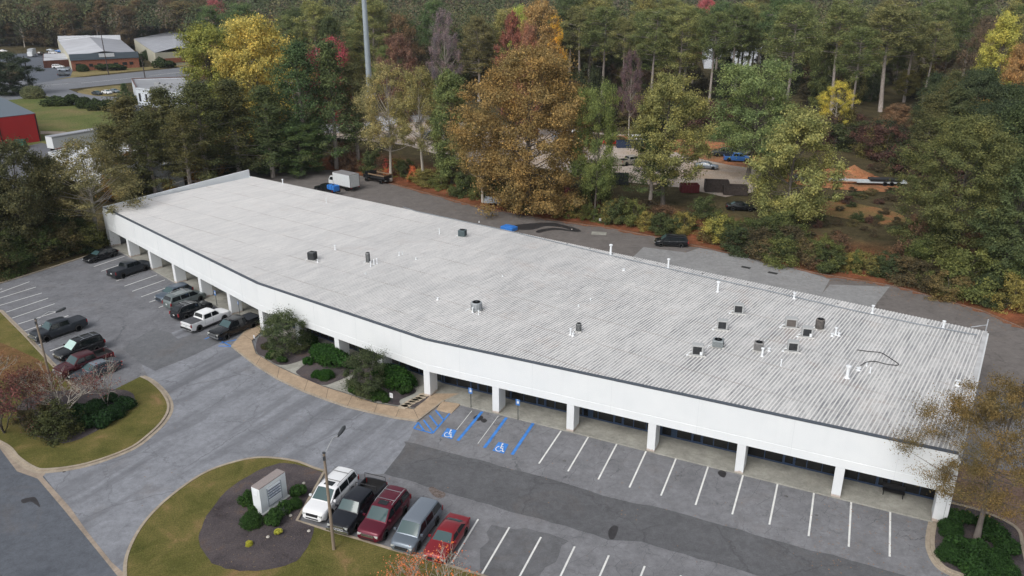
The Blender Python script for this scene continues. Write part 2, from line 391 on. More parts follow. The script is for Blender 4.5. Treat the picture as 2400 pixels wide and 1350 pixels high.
# oil stains and the wet trail on the back drive
OIL = M('oil_stain', (0.032, 0.030, 0.032), 0.6, var=0.3, scale=2.0)
def stain(pl, z=0.017):
    pl = smooth_line(pl, 4, True); sheet('oil_stain', pl, z, OIL)
stain(pts([(1428, 1262), (1426, 1245), (1437, 1232), (1449, 1236), (1445, 1252), (1438, 1264)]))
stain(pts([(1682, 1108), (1690, 1102), (1702, 1108), (1698, 1119), (1688, 1116)]), 0.009)
stain(pts([(1110, 978), (1122, 972), (1133, 978), (1124, 986), (1113, 985)]), 0.009)
stain(pts([(1126, 985), (1135, 981), (1142, 986), (1134, 991)]), 0.009)
stain(pts([(50, 1172), (70, 1166), (84, 1167), (94, 1188), (84, 1183), (72, 1176), (55, 1180)]), 0.02)
stain(pts([(1195, 530), (1240, 524), (1290, 522), (1340, 532), (1362, 541), (1350, 543), (1320, 534), (1280, 530), (1250, 538), (1215, 538)]), 0.02)
stain(pts([(1260, 540), (1300, 534), (1345, 541), (1352, 544), (1300, 539), (1262, 546)]), 0.02)
stain(pts([(147, 1105), (152, 1103), (154, 1106), (148, 1108)]), 0.02)

# ------------------------------------------------------------------ lawns, beds, kerbs
isl1 = pts([(-500, 620), (0, 730), (55, 785), (115, 850), (185, 922), (262, 918), (330, 884), (355, 897), (383, 925), (395, 955), (383, 985), (350, 1019), (300, 1054), (200, 1089), (110, 1102), (78, 1096), (45, 1074), (15, 1044), (-60, 1010), (-400, 900)])
i1 = isl1[:7]+smooth_line(isl1[7:18], 4)+isl1[18:]
sheet('lawn_island', i1, 0.10, GRASS)
kerb('kerb', [isl1[0], isl1[1], isl1[2], isl1[3], isl1[4]], sm=False)
kerb('kerb', isl1[6:19], 0.22, 0.35)
sheet('dry_patch', smooth_line(pts([(-30, 800), (60, 830), (110, 860), (120, 890), (60, 900), (-30, 880)]), 4, True), 0.105, ground_mat('bare_soil', [(0.24, 0.12, 0.06), (0.15, 0.09, 0.04), (0.10, 0.075, 0.03)], 0.4, 5.0))
sheet('mulch_bed', rough(smooth_line(pts([(60, 1010), (150, 1040), (230, 1010), (300, 965), (318, 935), (290, 915), (200, 915), (90, 925), (40, 960)]), 4, True), .12, .6), 0.11, MULCH)
isl2 = pts([(761, 1106), (735, 1098), (690, 1082), (620, 1074), (560, 1082), (480, 1110), (400, 1165), (340, 1225), (303, 1290), (294, 1345), (305, 1420), (360, 1500)])
bot2 = pts([(900, 1500), (1300, 1500), (1250, 1395), (1128, 1350), (1000, 1313), (925, 1292), (845, 1267), (764, 1244), (696, 1222)])
i2 = smooth_line(isl2, 4)+bot2
sheet('lawn_island', i2, 0.10, GRASS)
kerb('kerb', isl2, 0.22, -0.05)
kerb('kerb', bot2[2:][::1]+[isl2[0]], 0.2, 0, sm=False)
sheet('mulch_bed', rough(smooth_line(pts([(757, 1109), (690, 1090), (640, 1092), (565, 1128), (505, 1182), (472, 1240), (468, 1275), (490, 1315), (530, 1335), (600, 1341), (670, 1328), (712, 1300), (738, 1240)]), 4)+pts([(738, 1238), (702, 1222)]), .07, .5), 0.11, MULCH)
# right end island
isl3 = pts([(2202, 1195), (2192, 1225), (2185, 1262), (2188, 1295), (2210, 1330), (2260, 1352), (2330, 1375)])
sheet('mulch_bed', smooth_line(isl3, 4)+pts([(2420, 1400), (2395, 1300), (2385, 1245), (2340, 1215), (2250, 1180), (2215, 1178)]), 0.10, MULCH)
kerb('kerb', isl3, 0.3, -0.3)
kerb('kerb', pts([(2225, 1180), (2300, 1200), (2380, 1238), (2398, 1290), (2420, 1400)]), 0.25, 0)
sheet('side_path', pts([(2240, 1090), (2420, 1110), (2420, 1420), (2400, 1300), (2390, 1243), (2345, 1212), (2250, 1178), (2228, 1172)]), 0.02, ground_mat('leafy_path', [(0.16, 0.10, 0.075), (0.22, 0.15, 0.12), (0.27, 0.20, 0.16)], 0.3, 6.0))
# entrance sidewalk and beds
so = pts([(543, 813), (600, 858), (650, 889), (713, 919), (764, 938), (814, 955), (877, 970), (927, 981), (978, 988), (1038, 942), (1075, 925), (1008, 925), (970, 962), (932, 956), (877, 947), (817, 927), (759, 909), (693, 881), (648, 860), (600, 831), (590, 800), (618, 775), (618, 757), (590, 768), (575, 777)])
sheet('sidewalk', so, 0.135, CONC_T)
kb = MB(); ribbon(kb, so[0:9], -0.07, 0.07, -0.05, 0.14); structure('kerb', kb, CONC)
kb = MB(); ribbon(kb, [so[24], so[0]], -0.07, 0.07, -0.05, 0.14); structure('kerb', kb, CONC)
kb = MB(); ribbon(kb, so[8:11], -0.07, 0.07, -0.05, 0.14); structure('kerb', kb, CONC)
rm = MB(); a, b_, c__, d_ = (P(1036, 943), P(1079, 949), P(1057, 970), P(1022, 961))
rm.add([(a.x, a.y, 0.13), (b_.x, b_.y, 0.13), (c__.x, c__.y, 0.02), (d_.x, d_.y, 0.02), (a.x, a.y, -0.02), (b_.x, b_.y, -0.02), (c__.x, c__.y, -0.02), (d_.x, d_.y, -0.02)], [(0, 3, 2, 1), (0, 4, 7, 3), (1, 2, 6, 5), (3, 7, 6, 2)])
structure('ramp', rm, CONC_T)
sheet('entry_path', pts([(600, 829), (648, 858), (693, 879), (759, 907), (817, 925), (877, 945), (932, 954), (970, 960), (1008, 925), (1000, 912), (893, 850), (790, 800), (697, 755), (622, 755)]), 0.12, CONC_W)
for pl in ([(602, 828), (603, 800), (622, 790), (722, 795), (733, 822), (728, 838), (683, 855), (650, 857), (625, 842)],
           [(695, 877), (700, 868), (714, 858), (731, 853), (800, 822), (826, 850), (830, 872), (814, 885), (783, 899), (757, 905), (722, 893)],
           [(818, 901), (819, 922), (852, 935), (932, 953), (938, 940), (975, 922), (962, 906), (925, 868), (850, 862), (830, 880)],
           [(958, 950), (972, 958), (1006, 932), (996, 927)]):
    sheet('mulch_bed', smooth_line(pts(pl), 4, True), 0.145, MULCH)

# ------------------------------------------------------------------ markings
def stripe(a, b, w_=0.14, z=0.02, m=None, name='parking_line'):
    a, b = Vector(a), Vector(b); t = (b-a).normalized(); n = Vector((-t.y, t.x))*w_/2
    mb = MB(); mb.add([(*(a-n), z), (*(b-n), z), (*(b+n), z), (*(a+n), z)], [(0, 1, 2, 3)]); return structure(name, mb, m or WPAINT)
LT = [(1315, 1010), (1379, 1024), (1446, 1040), (1515, 1056), (1585, 1073.5), (1660.5, 1091), (1741.5, 1113.5), (1823, 1131), (1908, 1152), (1995, 1175.5), (2086.5, 1197)]
LB = [(1263, 1087), (1331, 1105), (1402, 1124), (1475, 1143), (1549, 1162), (1630, 1184), (1716, 1206), (1803, 1230), (1895, 1257), (1989, 1282), (2085, 1305)]
for a, b_ in zip(LT, LB): stripe(P2(*a), P2(*b_))
for a, b_ in (((1121, 1217), (1058, 1320)), ((1194, 1236), (1130, 1345)), ((1268, 1259), (1205, 1375)), ((1347, 1281), (1290, 1400)), ((1427, 1302), (1375, 1420)), ((1511, 1327), (1465, 1445)), ((1596, 1349), (1560, 1465))): stripe(P2(*a), P2(*b_))
# left lot, building side and island side
for a, b_ in (((220, 625), (292, 601)), ((237, 636), (277, 622)), ((272, 659), (348, 632.5)), ((291.5, 671), (368, 644.5)), ((310, 683), (387, 656)), ((331, 696), (403, 670)), ((350, 708.5), (420, 684)), ((372, 721), (440, 697))): stripe(P2(*a), P2(*b_))
for a, b_ in (((-60, 698), (5, 677)), ((-20, 693), (69, 660.5)), ((-10, 702), (84, 673)), ((0, 716), (98, 687)), ((14, 732), (113, 699)), ((28, 746), (128, 712)), ((42, 760), (146, 727)), ((58, 776), (160, 740)), ((90, 809), (196, 771)), ((117, 823), (215, 788)), ((150, 846), (250, 812)), ((200, 870), (275, 843))): stripe(P2(*a), P2(*b_))
for a, b_ in (((1130, 965), (1073, 1033)), ((1187, 979), (1135, 1050)), ((1250, 992), (1200, 1066))): stripe(P2(*a), P2(*b_), 0.28, 0.02, BPAINT, 'blue_line')
bl = lambda *q: stripe(P2(q[0], q[1]), P2(q[2], q[3]), 0.17, 0.02, BPAINT, 'blue_line')
bl(970, 1004, 1014, 1016); bl(1014, 1016, 1054, 969); bl(970, 1004, 981, 990)
bl(981, 992, 994, 1010); bl(993, 985, 1014, 1013); bl(1007, 974, 1027, 1000); bl(1021, 962, 1040, 985)
bl(515, 805, 570, 793); bl(512, 811, 545, 813); bl(545, 813, 520, 800); bl(480, 795, 540, 770); bl(545, 780, 600, 765)
for a, b_ in (((1070, 1008), (1106, 963)), ((1120, 1040), (1168, 975))): stripe(P2(*a), P2(*b_), 0.05)
def access_symbol(cs):
    """wheelchair sign painted on a blue pad; cs: corners top-left, top-right, bottom-right, bottom-left"""
    q = [Vector((*P2(*c), 0)) for c in cs]
    f = lambda a, b: (q[3]*(1-a)+q[2]*a)*(1-b)+(q[0]*(1-a)+q[1]*a)*b
    z1, z2 = 0.024, 0.030
    mb = MB(); mb.add([f(0, 0)+Vector((0, 0, z1)), f(1, 0)+Vector((0, 0, z1)), f(1, 1)+Vector((0, 0, z1)), f(0, 1)+Vector((0, 0, z1))], [(0, 1, 2, 3)])
    structure('access_pad', mb, BPAINT)
    mb = MB()
    def stroke(pl, w_=0.075):
        for i in range(len(pl)-1):
            a, b = Vector(pl[i]), Vector(pl[i+1]); t = (b-a).normalized(); n = Vector((-t.y, t.x))*w_/2; a = a-t*w_*.3; b = b+t*w_*.3
            zz = z2+0.0004*len(mb.f)
            mb.add([f(*p)+Vector((0, 0, zz)) for p in (a-n, b-n, b+n, a+n)], [(0, 1, 2, 3)])
    mb.add([f(0.47+0.085*math.cos(t), 0.86+0.085*math.sin(t))+Vector((0, 0, z2)) for t in [2*math.pi*k/14 for k in range(14)]], [tuple(range(14))])
    stroke([(0.47, 0.74), (0.50, 0.44), (0.70, 0.44), (0.80, 0.17), (0.90, 0.20)], 0.085)
    stroke([(0.48, 0.60), (0.70, 0.60)], 0.06)
    stroke([(0.42+0.27*math.cos(t), 0.33+0.25*math.sin(t)) for t in np.linspace(2.0, 5.9, 14)], 0.065)
    structure('access_symbol', mb, WPAINT)
access_symbol([(1048, 1003.5), (1070.5, 1009), (1059.5, 1030), (1034, 1023)])
access_symbol([(1168.5, 1036), (1192, 1041.5), (1181, 1064), (1154, 1056.5)])

# sidewalk joints, flagstones, drains
JN = M('joint_dark', (0.10, 0.075, 0.055), 0.9, var=0)
jo = [(600, 858), (650, 889), (713, 919), (764, 938), (814, 955), (877, 970), (927, 981)]; ji = [(612, 838), (655, 864), (722, 893), (770, 911), (826, 929), (885, 948), (938, 956)]
for a, b_ in zip(jo, ji): stripe(P2(*a), P2(*b_), 0.04, 0.139, JN, 'sidewalk_joint')
stripe(P2(970, 962), P2(981, 985), 0.04, 0.139, JN, 'sidewalk_joint'); stripe(P2(572, 787), P2(592, 801), 0.04, 0.139, JN, 'sidewalk_joint')
FLAG = M('flagstone', (0.42, 0.35, 0.26), 0.85, var=0.2, scale=2)
fl = ['nearest the kerb', 'second from the kerb', 'third from the kerb', 'fourth from the kerb', 'third from the column', 'second from the column', 'nearest the column']
for i in range(7):
    p = P(945+8.2*i, 954-4.6*i, .15); mb = MB(); n_ = 6
    mb.prism([((.55+.08*math.sin(i+k*2.1))*math.cos(k*1.047+i*.3), (.42+.06*math.cos(i*2+k))*math.sin(k*1.047+i*.3)) for k in range(n_)], 0, .045)
    o = mb.build('flagstone', FLAG, loc=(p.x, p.y, .148)); tag(o, 'pale flagstone in the stepping path beside the corner column, '+fl[i], 'paving stone', 'flagstones beside the corner column')
for q in ((1748, 627), (1811, 640)):
    p = P(*q); mb = MB(); mb.box((0, 0, 0), (1.3, .7, .02), R(-36)); structure('drain_grate', mb, M('drain', (.03, .03, .03), .7), loc=(p.x, p.y, .025))
p = P(1404, 547); mb = MB(); mb.box((0, 0, 0), (2.4, 1.6, .04), R(-10)); structure('concrete_slab', mb, CONC_W, loc=(p.x, p.y, .02))
sheet('pale_patch', pts([(401, 780), (425, 772), (452, 783), (417, 794)]), 0.016, ASPH_L)
kerb('kerb', pts([(-200, 760), (0, 665), (120, 628), (238, 590)]), 0.22, 0, m=CONC, sm=False)
kerb('kerb', CURB_B[2:-2], 0.16, 0, h=.07, m=MATS['leafy_path'], sm=False)

rs = random.Random(11)
def drip(x, y, r_, z):
    n_ = 9; sheet('oil_stain', [(x+r_*rs.uniform(.6, 1.2)*math.cos(k*.698), y+r_*rs.uniform(.5, 1.1)*math.sin(k*.698)) for k in range(n_)], z, DRIP)
m_, ntd, b = newmat('oil_drip'); cdp = coords(ntd); ntd.links.new(ramp(ntd, noise(ntd, cdp, 6, 4, .7), [(.35, (.075, .07, .07)), (.65, (.14, .138, .14))]), b.inputs['Base Color']); b.inputs['Roughness'].default_value = .7; DRIP = m_
for a, b_ in zip(LT[:-1], LT[1:]):
    for j in range(rs.choice([0, 1, 1, 2])):
        f = rs.uniform(.3, .7); px_, py_ = a[0]+(b_[0]-a[0])*f, a[1]+(b_[1]-a[1])*f; d_ = rs.uniform(8, 70); p = P(px_-d_*.55, py_+d_); drip(p.x, p.y, rs.uniform(.06, .24), .019)
for k in range(26): p = P(rs.uniform(330, 2000), rs.uniform(1000, 1330)); 
for k in range(16): p = P(rs.uniform(60, 480), rs.uniform(640, 800)); drip(p.x, p.y, rs.uniform(.05, .22), .019)

m_, ntd, b = newmat('broken_asphalt'); cdp = coords(ntd); ntd.links.new(ramp(ntd, noise(ntd, cdp, 5, 6, .8, .5), [(.35, (.06, .045, .04)), (.5, (.16, .125, .11)), (.65, (.22, .20, .19))]), b.inputs['Base Color']); b.inputs['Roughness'].default_value = 1; bump(ntd, b, noise(ntd, cdp, 5, 5, .8), .8, .1)
sheet('broken_asphalt', smooth_line(pts([(1004, 1146), (1014, 1141), (1030, 1150), (1044, 1156), (1040, 1166), (1026, 1167), (1014, 1160)]), 3, True), .014, m_)

# leaf litter blown against the back kerb, thinning out over the drive
LIT = ground_mat('leaf_litter', [(0.17, 0.075, 0.045), (0.24, 0.11, 0.065), (0.13, 0.09, 0.06)], 1.0, 8.0)
lo_ = smooth_line(CURB_B[2:-2], 10); ins = offset(lo_, -1.0)
inn_ = [(a[0]+(b[0]-a[0])*f, a[1]+(b[1]-a[1])*f) for a, b in zip(lo_, ins) for f in [rs.uniform(.12, 1.0)*(1.2 if i_ % 7 < 3 else .55) for i_ in [rs.randrange(7)]]]
o = sheet('leaf_litter', lo_+inn_[::-1], .028, LIT)
mb = MB()
for k in range(900):
    i_ = rs.randrange(len(lo_)-1); a = lo_[i_]; d_ = abs(rs.gauss(0, 1.6)); n_ = Vector((ins[i_][0]-a[0], ins[i_][1]-a[1])); x, y = a[0]+n_.x*d_+rs.uniform(-.6, .6), a[1]+n_.y*d_; r_ = rs.uniform(.04, .13); t = rs.uniform(0, 3)
    mb.add([(x+r_*math.cos(t+q), y+r_*math.sin(t+q), .032) for q in (0, 1.6, 3.1, 4.7)], [(0, 1, 2, 3)])
for k in range(500):
    p = P(rs.uniform(1900, 2250), rs.uniform(1150, 1345)) if k % 2 else P(rs.uniform(330, 2100), rs.uniform(900, 1330)); x, y, r_, t = p.x, p.y, rs.uniform(.02, .06), rs.uniform(0, 3)
    mb.add([(x+r_*math.cos(t+q), y+r_*math.sin(t+q), .036) for q in (0, 1.6, 3.1, 4.7)], [(0, 1, 2, 3)])
o = mb.build('fallen_leaves', M('dry_leaf', (.26, .15, .08), .9, var=.3, scale=.8)); tag(o, 'brown leaves scattered along the kerbs and over the asphalt', 'leaves', None, 'stuff')
# ------------------------------------------------------------------ the long white building
ZF, ZR, ZS = 6.25, 5.75, 2.85           # fascia top, roof back edge, soffit
FL = P2(240, 485, ZF); FR = P2(2247, 1063, ZF); B1 = P2(601, 663, ZF); B2 = P2(995.5, 795, ZF)
BL = P2(583, 412, ZR); BR = P2(2312, 777, ZR)
bx = thing('commercial_building', 'long low white building with a ribbed metal roof, across the middle of the photo', 'building', (B2[0], B2[1], 0))
O = Vector((B2[0], B2[1], 0))
L = lambda p, z=0.0: (p[0]-O.x, p[1]-O.y, z)
def bb(mb, name, mats, **k): return mb.build(name, mats, bx, **k)
front = [FL, B1, B2, FR]
DARKTRIM = M('coping_dark', (0.075, 0.09, 0.11), 0.5, var=0.05)
# fascia: a hollow band, with panel joints as shallow grooves
m, ntf, b = newmat('fascia_white'); co = coords(ntf)
f = noise(ntf, co, 0.5, 5, 0.6); f2 = noise(ntf, co, 1.0, 4, 0.6, 0, xyz=(1.5, 1.5, 0.12))
cc = ramp(ntf, f, [(0.3, (0.77, 0.80, 0.815)), (0.7, (0.81, 0.835, 0.845))])
cc = mixc(ntf, cc, (0.60, 0.63, 0.64), ramp(ntf, f2, [(0.50, (0, 0, 0)), (0.8, (0.13,)*3)]))
ntf.links.new(cc, b.inputs['Base Color']); b.inputs['Roughness'].default_value = 0.6; MATS['fascia'] = m
fo = offset(front, 0.0); fi = offset(front, 0.30); fi[0] = (FL[0]+0.30*0.9, FL[1]+0.05)
mb = MB()
n = 4
rows = [(0.0, ZS), (0.0, ZS+0.72), (0.02, ZS+0.74), (0.02, ZS+0.78), (0.0, ZS+0.80), (0.0, ZF-0.12)]
vs = []
for d, z in rows: vs += [L(p, z) for p in offset(front, d)]
inn = offset(front, 0.30)
vs += [L(p, ZF-0.12) for p in inn]; vs += [L(p, ZS) for p in inn]
k = len(rows)+2
fs = []
for r_ in range(k):
    r2 = (r_+1) % k
    for i in range(n-1): fs.append((r_*n+i, r_*n+i+1, r2*n+i+1, r2*n+i))
fs += [tuple(r_*n for r_ in range(k))[::-1], tuple(r_*n+n-1 for r_ in range(k))]
mb.add(vs, fs); bb(mb, 'fascia', MATS['fascia'])
mb = MB(); ribbon(mb, [L(p)[:2] for p in front], -0.035, 0.32, ZF-0.10, ZF-0.015); bb(mb, 'coping', DARKTRIM)
# vertical joints of the fascia panels
def along(a, b, t): return (a[0]+(b[0]-a[0])*t, a[1]+(b[1]-a[1])*t)
BAYS = [(FL, B1, 6), (B1, B2, 4), (B2, FR, 6)]
GREYJ = M('joint_grey', (0.62, 0.65, 0.67), 0.7, var=0)
mb = MB()
for a, b_, nb in BAYS:
    ang = math.atan2(b_[1]-a[1], b_[0]-a[0])
    for i in range(nb):
        p = along(a, b_, (i+0.5)/nb); mb = MB(); mb.box(L(p, (ZS+ZF-0.12)/2), (0.018, 0.02, ZF-ZS-0.2), ang); bb(mb, 'panel_joint', GREYJ)
# columns: each a slab standing across the walkway edge
cols = [along(a, b_, i/nb) for a, b_, nb in BAYS for i in range(nb)]
angs = [math.atan2(b_[1]-a[1], b_[0]-a[0]) for a, b_, nb in BAYS for i in range(nb)]
cols.append(FR); angs.append(angs[-1])
m, ntc, b = newmat('column_white'); co = coords(ntc); sz = ntc.nodes.new('ShaderNodeSeparateXYZ'); ntc.links.new(co, sz.inputs[0])
gz = math_(ntc, 'ADD', sz.outputs[2], math_(ntc, 'MULTIPLY', noise(ntc, co, 3.0, 4, .7), -.5))     # red clay splashed on the foot
ntc.links.new(mixc(ntc, mixc(ntc, (0.80, 0.83, 0.85), (0.70, 0.72, 0.73), noise(ntc, co, .9, 4)), (0.42, 0.30, 0.22), ramp(ntc, gz, [(0.0, (.75,)*3), (0.12, (0, 0, 0))])), b.inputs['Base Color']); b.inputs['Roughness'].default_value = .6; COLM = m
for i, (p, a) in enumerate(zip(cols, angs)):
    mb = MB(); c, s = math.cos(a), math.sin(a)
    off = 0.36 if i == 0 else (-0.36 if i == len(cols)-1 else 0)
    q = (p[0]+c*off-s*0.73, p[1]+s*off+c*0.73)
    mb.box(L(q, ZS/2-0.003), (0.70, 1.40, ZS-0.01), a)
    o = bb(mb, 'column', COLM)
    bv = o.modifiers.new('bevel', 'BEVEL'); bv.width = 0.02; bv.segments = 1
# walkway floor, soffit, side and back walls
WALKD = 2.95
inner = offset(front, WALKD)
wk = [L(p)[:2] for p in front]+[L(p)[:2] for p in inner][::-1]
sheet_ = MB(); sheet_.prism(wk, -0.02, 0.13); o = sheet_.build('covered_walkway', CONC_W, None); o.location = (O.x, O.y, 0); o['kind'] = 'structure'
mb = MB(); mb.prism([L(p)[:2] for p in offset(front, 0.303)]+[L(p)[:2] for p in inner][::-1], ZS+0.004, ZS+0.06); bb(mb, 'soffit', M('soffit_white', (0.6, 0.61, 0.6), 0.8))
def wallseg(mb, a, b_, th, z0, z1, mi=0):
    a, b_ = Vector(a[:2]), Vector(b_[:2]); t = (b_-a).normalized(); nn = Vector((-t.y, t.x))*th
    mb.prism([tuple(a), tuple(b_), tuple(b_+nn), tuple(a+nn)], z0, z1, mi)
SIDEW = M('side_wall_white', (0.72, 0.74, 0.75), 0.7, var=0.06, scale=0.8)
mb = MB(); wallseg(mb, L(BR), L(FR), 0.25, 0, 5.6); bb(mb, 'side_wall', SIDEW)
mb = MB(); wallseg(mb, L(BL), L(FL), -0.25, 0, 5.6); bb(mb, 'side_wall', SIDEW)
mb = MB(); wallseg(mb, L(BR), L(BL), 0.25, 0, 5.45); bb(mb, 'back_wall', SIDEW)
# left parapet: its top stays level while the roof falls away behind it
pa = Vector(L(FL)[:2]); pb = Vector(L(BL)[:2]); t = (pb-pa).normalized(); nn = Vector((t.y, -t.x))*0.28
mb = MB(); mb.prism([tuple(pa), tuple(pb), tuple(pb+nn), tuple(pa+nn)], 4.5, [ZF+0.03, ZF+0.62, ZF+0.62, ZF+0.03]); bb(mb, 'parapet', WHITE)
mb = MB()
mb.add([(*(pa-nn*.3), ZF+0.04), (*(pb-nn*.3), ZF+0.63), (*(pb+nn*.12), ZF+0.65), (*(pa+nn*.12), ZF+0.06), (*(pa-nn*.3), ZF-0.1), (*(pb-nn*.3), ZF+0.5)], [(0, 3, 2, 1), (0, 1, 5, 4)])
bb(mb, 'parapet_cap', M('cap_brown', (0.10, 0.075, 0.065), 0.6))
# storefront bays
DGLASS = glass_mat('storefront_glass', (0.010, 0.011, 0.013), 0.05)
DARKPANEL = M('storefront_panel', (0.016, 0.013, 0.013), 0.5, var=0.3)
BLUEFR = M('frame_blue', (0.035, 0.062, 0.12), 0.4, var=0.05)
bayno = 0
def storefront(a, b_, k):
    """one glazed bay between two columns, with its own frame and one door"""
    a, b_ = Vector(a), Vector(b_); ln = (b_-a).length; ang = math.atan2((b_-a).y, (b_-a).x)
    w_ = bpy.data.objects.new('storefront_window', None)
    mb = MB(); mb.box((ln/2, 0.10, (ZS+0.13)/2), (ln-0.01, 0.06, ZS-0.13-0.004)); me = mb.mesh('storefront_window', DGLASS)
    w_ = link('storefront_window', me, bx, L(a)); w_.rotation_euler = (0, 0, ang)
    mb = MB()
    xs = [0.05, 1.4, 2.75, 3.7, 4.65, 5.9] if k % 2 else [0.05, 1.5, 3.0, 3.95, 4.9, 6.1]
    xs = [x for x in xs if x < ln-0.3]+[ln-0.05]
    for x in xs: mb.box((x, 0.045, (ZS+0.13)/2), (0.07, 0.05, ZS-0.14))
    for z in (0.19, 2.25, ZS-0.05):
        for x0, x1 in zip(xs[:-1], xs[1:]):
            mb.box(((x0+x1)/2, 0.045, z), (x1-x0-0.075, 0.045, 0.06 if z != 0.19 else 0.12))
    f = mb.build('frame', BLUEFR, w_)
    x0, x1 = xs[2]+0.05, xs[3]-0.05
    mb = MB()
    for x in (x0, x1): mb.box((x+(0.05 if x == x0 else -0.05), 0.01, 1.2), (0.10, 0.025, 2.1))
    mb.box(((x0+x1)/2, 0.01, 0.24), (x1-x0-0.2, 0.025, 0.18)); mb.box(((x0+x1)/2, 0.01, 2.19), (x1-x0-0.2, 0.025, 0.1))
    mb.box((x0+0.16, -0.03, 1.15), (0.03, 0.05, 0.35))
    mb.build('door', BLUEFR, w_)
    if k in (1, 3, 6, 9, 12, 13):
        mb = MB(); mb.box((0.75+ (0.4 if k % 2 else 0), 0.055, (ZS+0.13)/2), (0.5, 0.02, ZS-0.3)); mb.build('side_panel', M('blue_panel', (0.03, 0.055, 0.10), 0.4), w_)
    if k in (12, 14, 9, 5):
        mb = MB(); mb.box((ln*.28, 0.055, 1.75), (0.55, 0.02, 0.75)); mb.build('poster', M('poster', (.22, .20, .27), .5, var=.3, scale=6), w_)
    mb = MB(); mb.box((ln*.5, .4, 2.35), (ln-.4, .02, .3)) if 0 else None
    return w_
k = 0
for (a, b_, nb) in [(inner[0], inner[1], 6), (inner[1], inner[2], 4), (inner[2], inner[3], 6)]:
    for i in range(nb): storefront(along(a, b_, i/nb), along(a, b_, (i+1)/nb), k); k += 1
# dark room behind the glass is not needed: tinted panes; small fittings
mb = MB(); p = along(B1, B2, 1/4); q = Vector((p[0]+0.36, p[1]+0.9, 1.7)); mb.box(L(q, 1.7), (0.1, 0.45, 0.35), angs[7]); bb(mb, 'mailbox', M('black_metal', (0.02, 0.02, 0.02), 0.4, var=0))
for px, py in ((425, 599), (466, 621)):
    p = P(px, py, 4.3); mb = MB(); mb.box((p.x-O.x, p.y-O.y, p.z), (0.22, 0.12, 0.1), R(-44)); mb.tube([(p.x-O.x, p.y-O.y, p.z-.03), (p.x-O.x-.13, p.y-O.y-.13, p.z-.14)], 0.05, 8); bb(mb, 'flood_light', WHITE)

# ---- roof: ribbed sheets running from front to back
m, ntr, b = newmat('roof_metal'); co = coords(ntr)
sx = ntr.nodes.new('ShaderNodeSeparateXYZ'); ntr.links.new(co, sx.inputs[0])
RP = 0.3048
ph = math_(ntr, 'FRACT', math_(ntr, 'DIVIDE', sx.outputs[0], RP))
tri = math_(ntr, 'ABSOLUTE', math_(ntr, 'SUBTRACT', ph, 0.5))        # 0 in the pan, 0.5 on the rib
pan = ramp(ntr, tri, [(0.26, (1, 1, 1)), (0.40, (0, 0, 0))])
base = ramp(ntr, noise(ntr, co, 0.08, 5, 0.6), [(0.3, (0.715, 0.71, 0.70)), (0.7, (0.80, 0.79, 0.775))])
streak = noise(ntr, co, 1.0, 6, 0.75, 0.2, xyz=(3.3, 0.35, 1)); blot = noise(ntr, co, 1.0, 5, 0.8, 0.2, xyz=(0.35, 0.10, 1)); speck = noise(ntr, co, 3.0, 5, 0.85, 0.2, xyz=(1.2, 1, 1))
xr = ramp(ntr, math_(ntr, 'DIVIDE', sx.outputs[0], 118.0), [(0.0, (0.42,)*3), (0.3, (0.72,)*3), (0.65, (1.0,)*3), (1.0, (0.95,)*3)])
g1 = ramp(ntr, streak, [(0.32, (0.35,)*3), (0.6, (1.0,)*3)])
g2 = ramp(ntr, blot, [(0.36, (0.45,)*3), (0.62, (1.0,)*3)])
dirt = mixc(ntr, mixc(ntr, mixc(ntr, pan, g1, 1.0, 'MULTIPLY'), g2, 1.0, 'MULTIPLY'), xr, 1.0, 'MULTIPLY')
base = mixc(ntr, base, (0.185, 0.195, 0.21), dirt)
base = mixc(ntr, base, (0.16, 0.16, 0.165), mixc(ntr, mixc(ntr, pan, ramp(ntr, speck, [(0.52, (0,)*3), (0.64, (0.7,)*3)]), 1.0, 'MULTIPLY'), xr, 1.0, 'MULTIPLY'))
# lapped seams across the ribs, rust-brown in places
for i, yy in enumerate((-4.2, -9.5, -14.8, -20.1, -25.4, -30.7)):
    dd = math_(ntr, 'ABSOLUTE', math_(ntr, 'ADD', sx.outputs[1], -yy))
    dd = math_(ntr, 'ADD', dd, math_(ntr, 'MULTIPLY', noise(ntr, co, 2.5, 3, .7), .10)); band = ramp(ntr, dd, [(0.05, (.8,)*3), (0.17, (0,)*3)])
    nz = ramp(ntr, noise(ntr, co, 0.25, 3, 0.6), [(0.40, (0.2,)*3), (0.58, (0.95,)*3)])
    base = mixc(ntr, base, (0.36, 0.32, 0.30), mixc(ntr, band, nz, 1.0, 'MULTIPLY'))
rust = ramp(ntr, noise(ntr, co, 0.13, 6, 0.75, 0.5), [(0.56, (0,)*3), (0.70, (0.55,)*3)])
base = mixc(ntr, base, (0.36, 0.27, 0.23), mixc(ntr, pan, rust, 1.0, 'MULTIPLY'))
base = mixc(ntr, base, ramp(ntr, noise(ntr, co, 0.5, 6, 0.75, 0.3, xyz=(2.2, .35, 1)), [(0.3, (.90, .90, .90)), (0.6, (1.03, 1.02, 1.01))]), 1.0, 'MULTIPLY')
ntr.links.new(base, b.inputs['Base Color']); b.inputs['Roughness'].default_value = 0.55; b.inputs['Specular IOR Level'].default_value = 0.4
MATS['roof'] = m
# local frame of the roof: x along the back edge from the left corner, y towards the back (0 at the back edge)
def toroof(p):
    d = Vector((p[0]-BL[0], p[1]-BL[1])); return Vector((d.x*rx[0]+d.y*rx[1], -d.x*rx[1]+d.y*rx[0]))
rl = math.hypot(BR[0]-BL[0], BR[1]-BL[1]); rx = ((BR[0]-BL[0])/rl, (BR[1]-BL[1])/rl); RANG = math.atan2(rx[1], rx[0])
fr = [toroof(p) for p in offset(front, 0.33)]
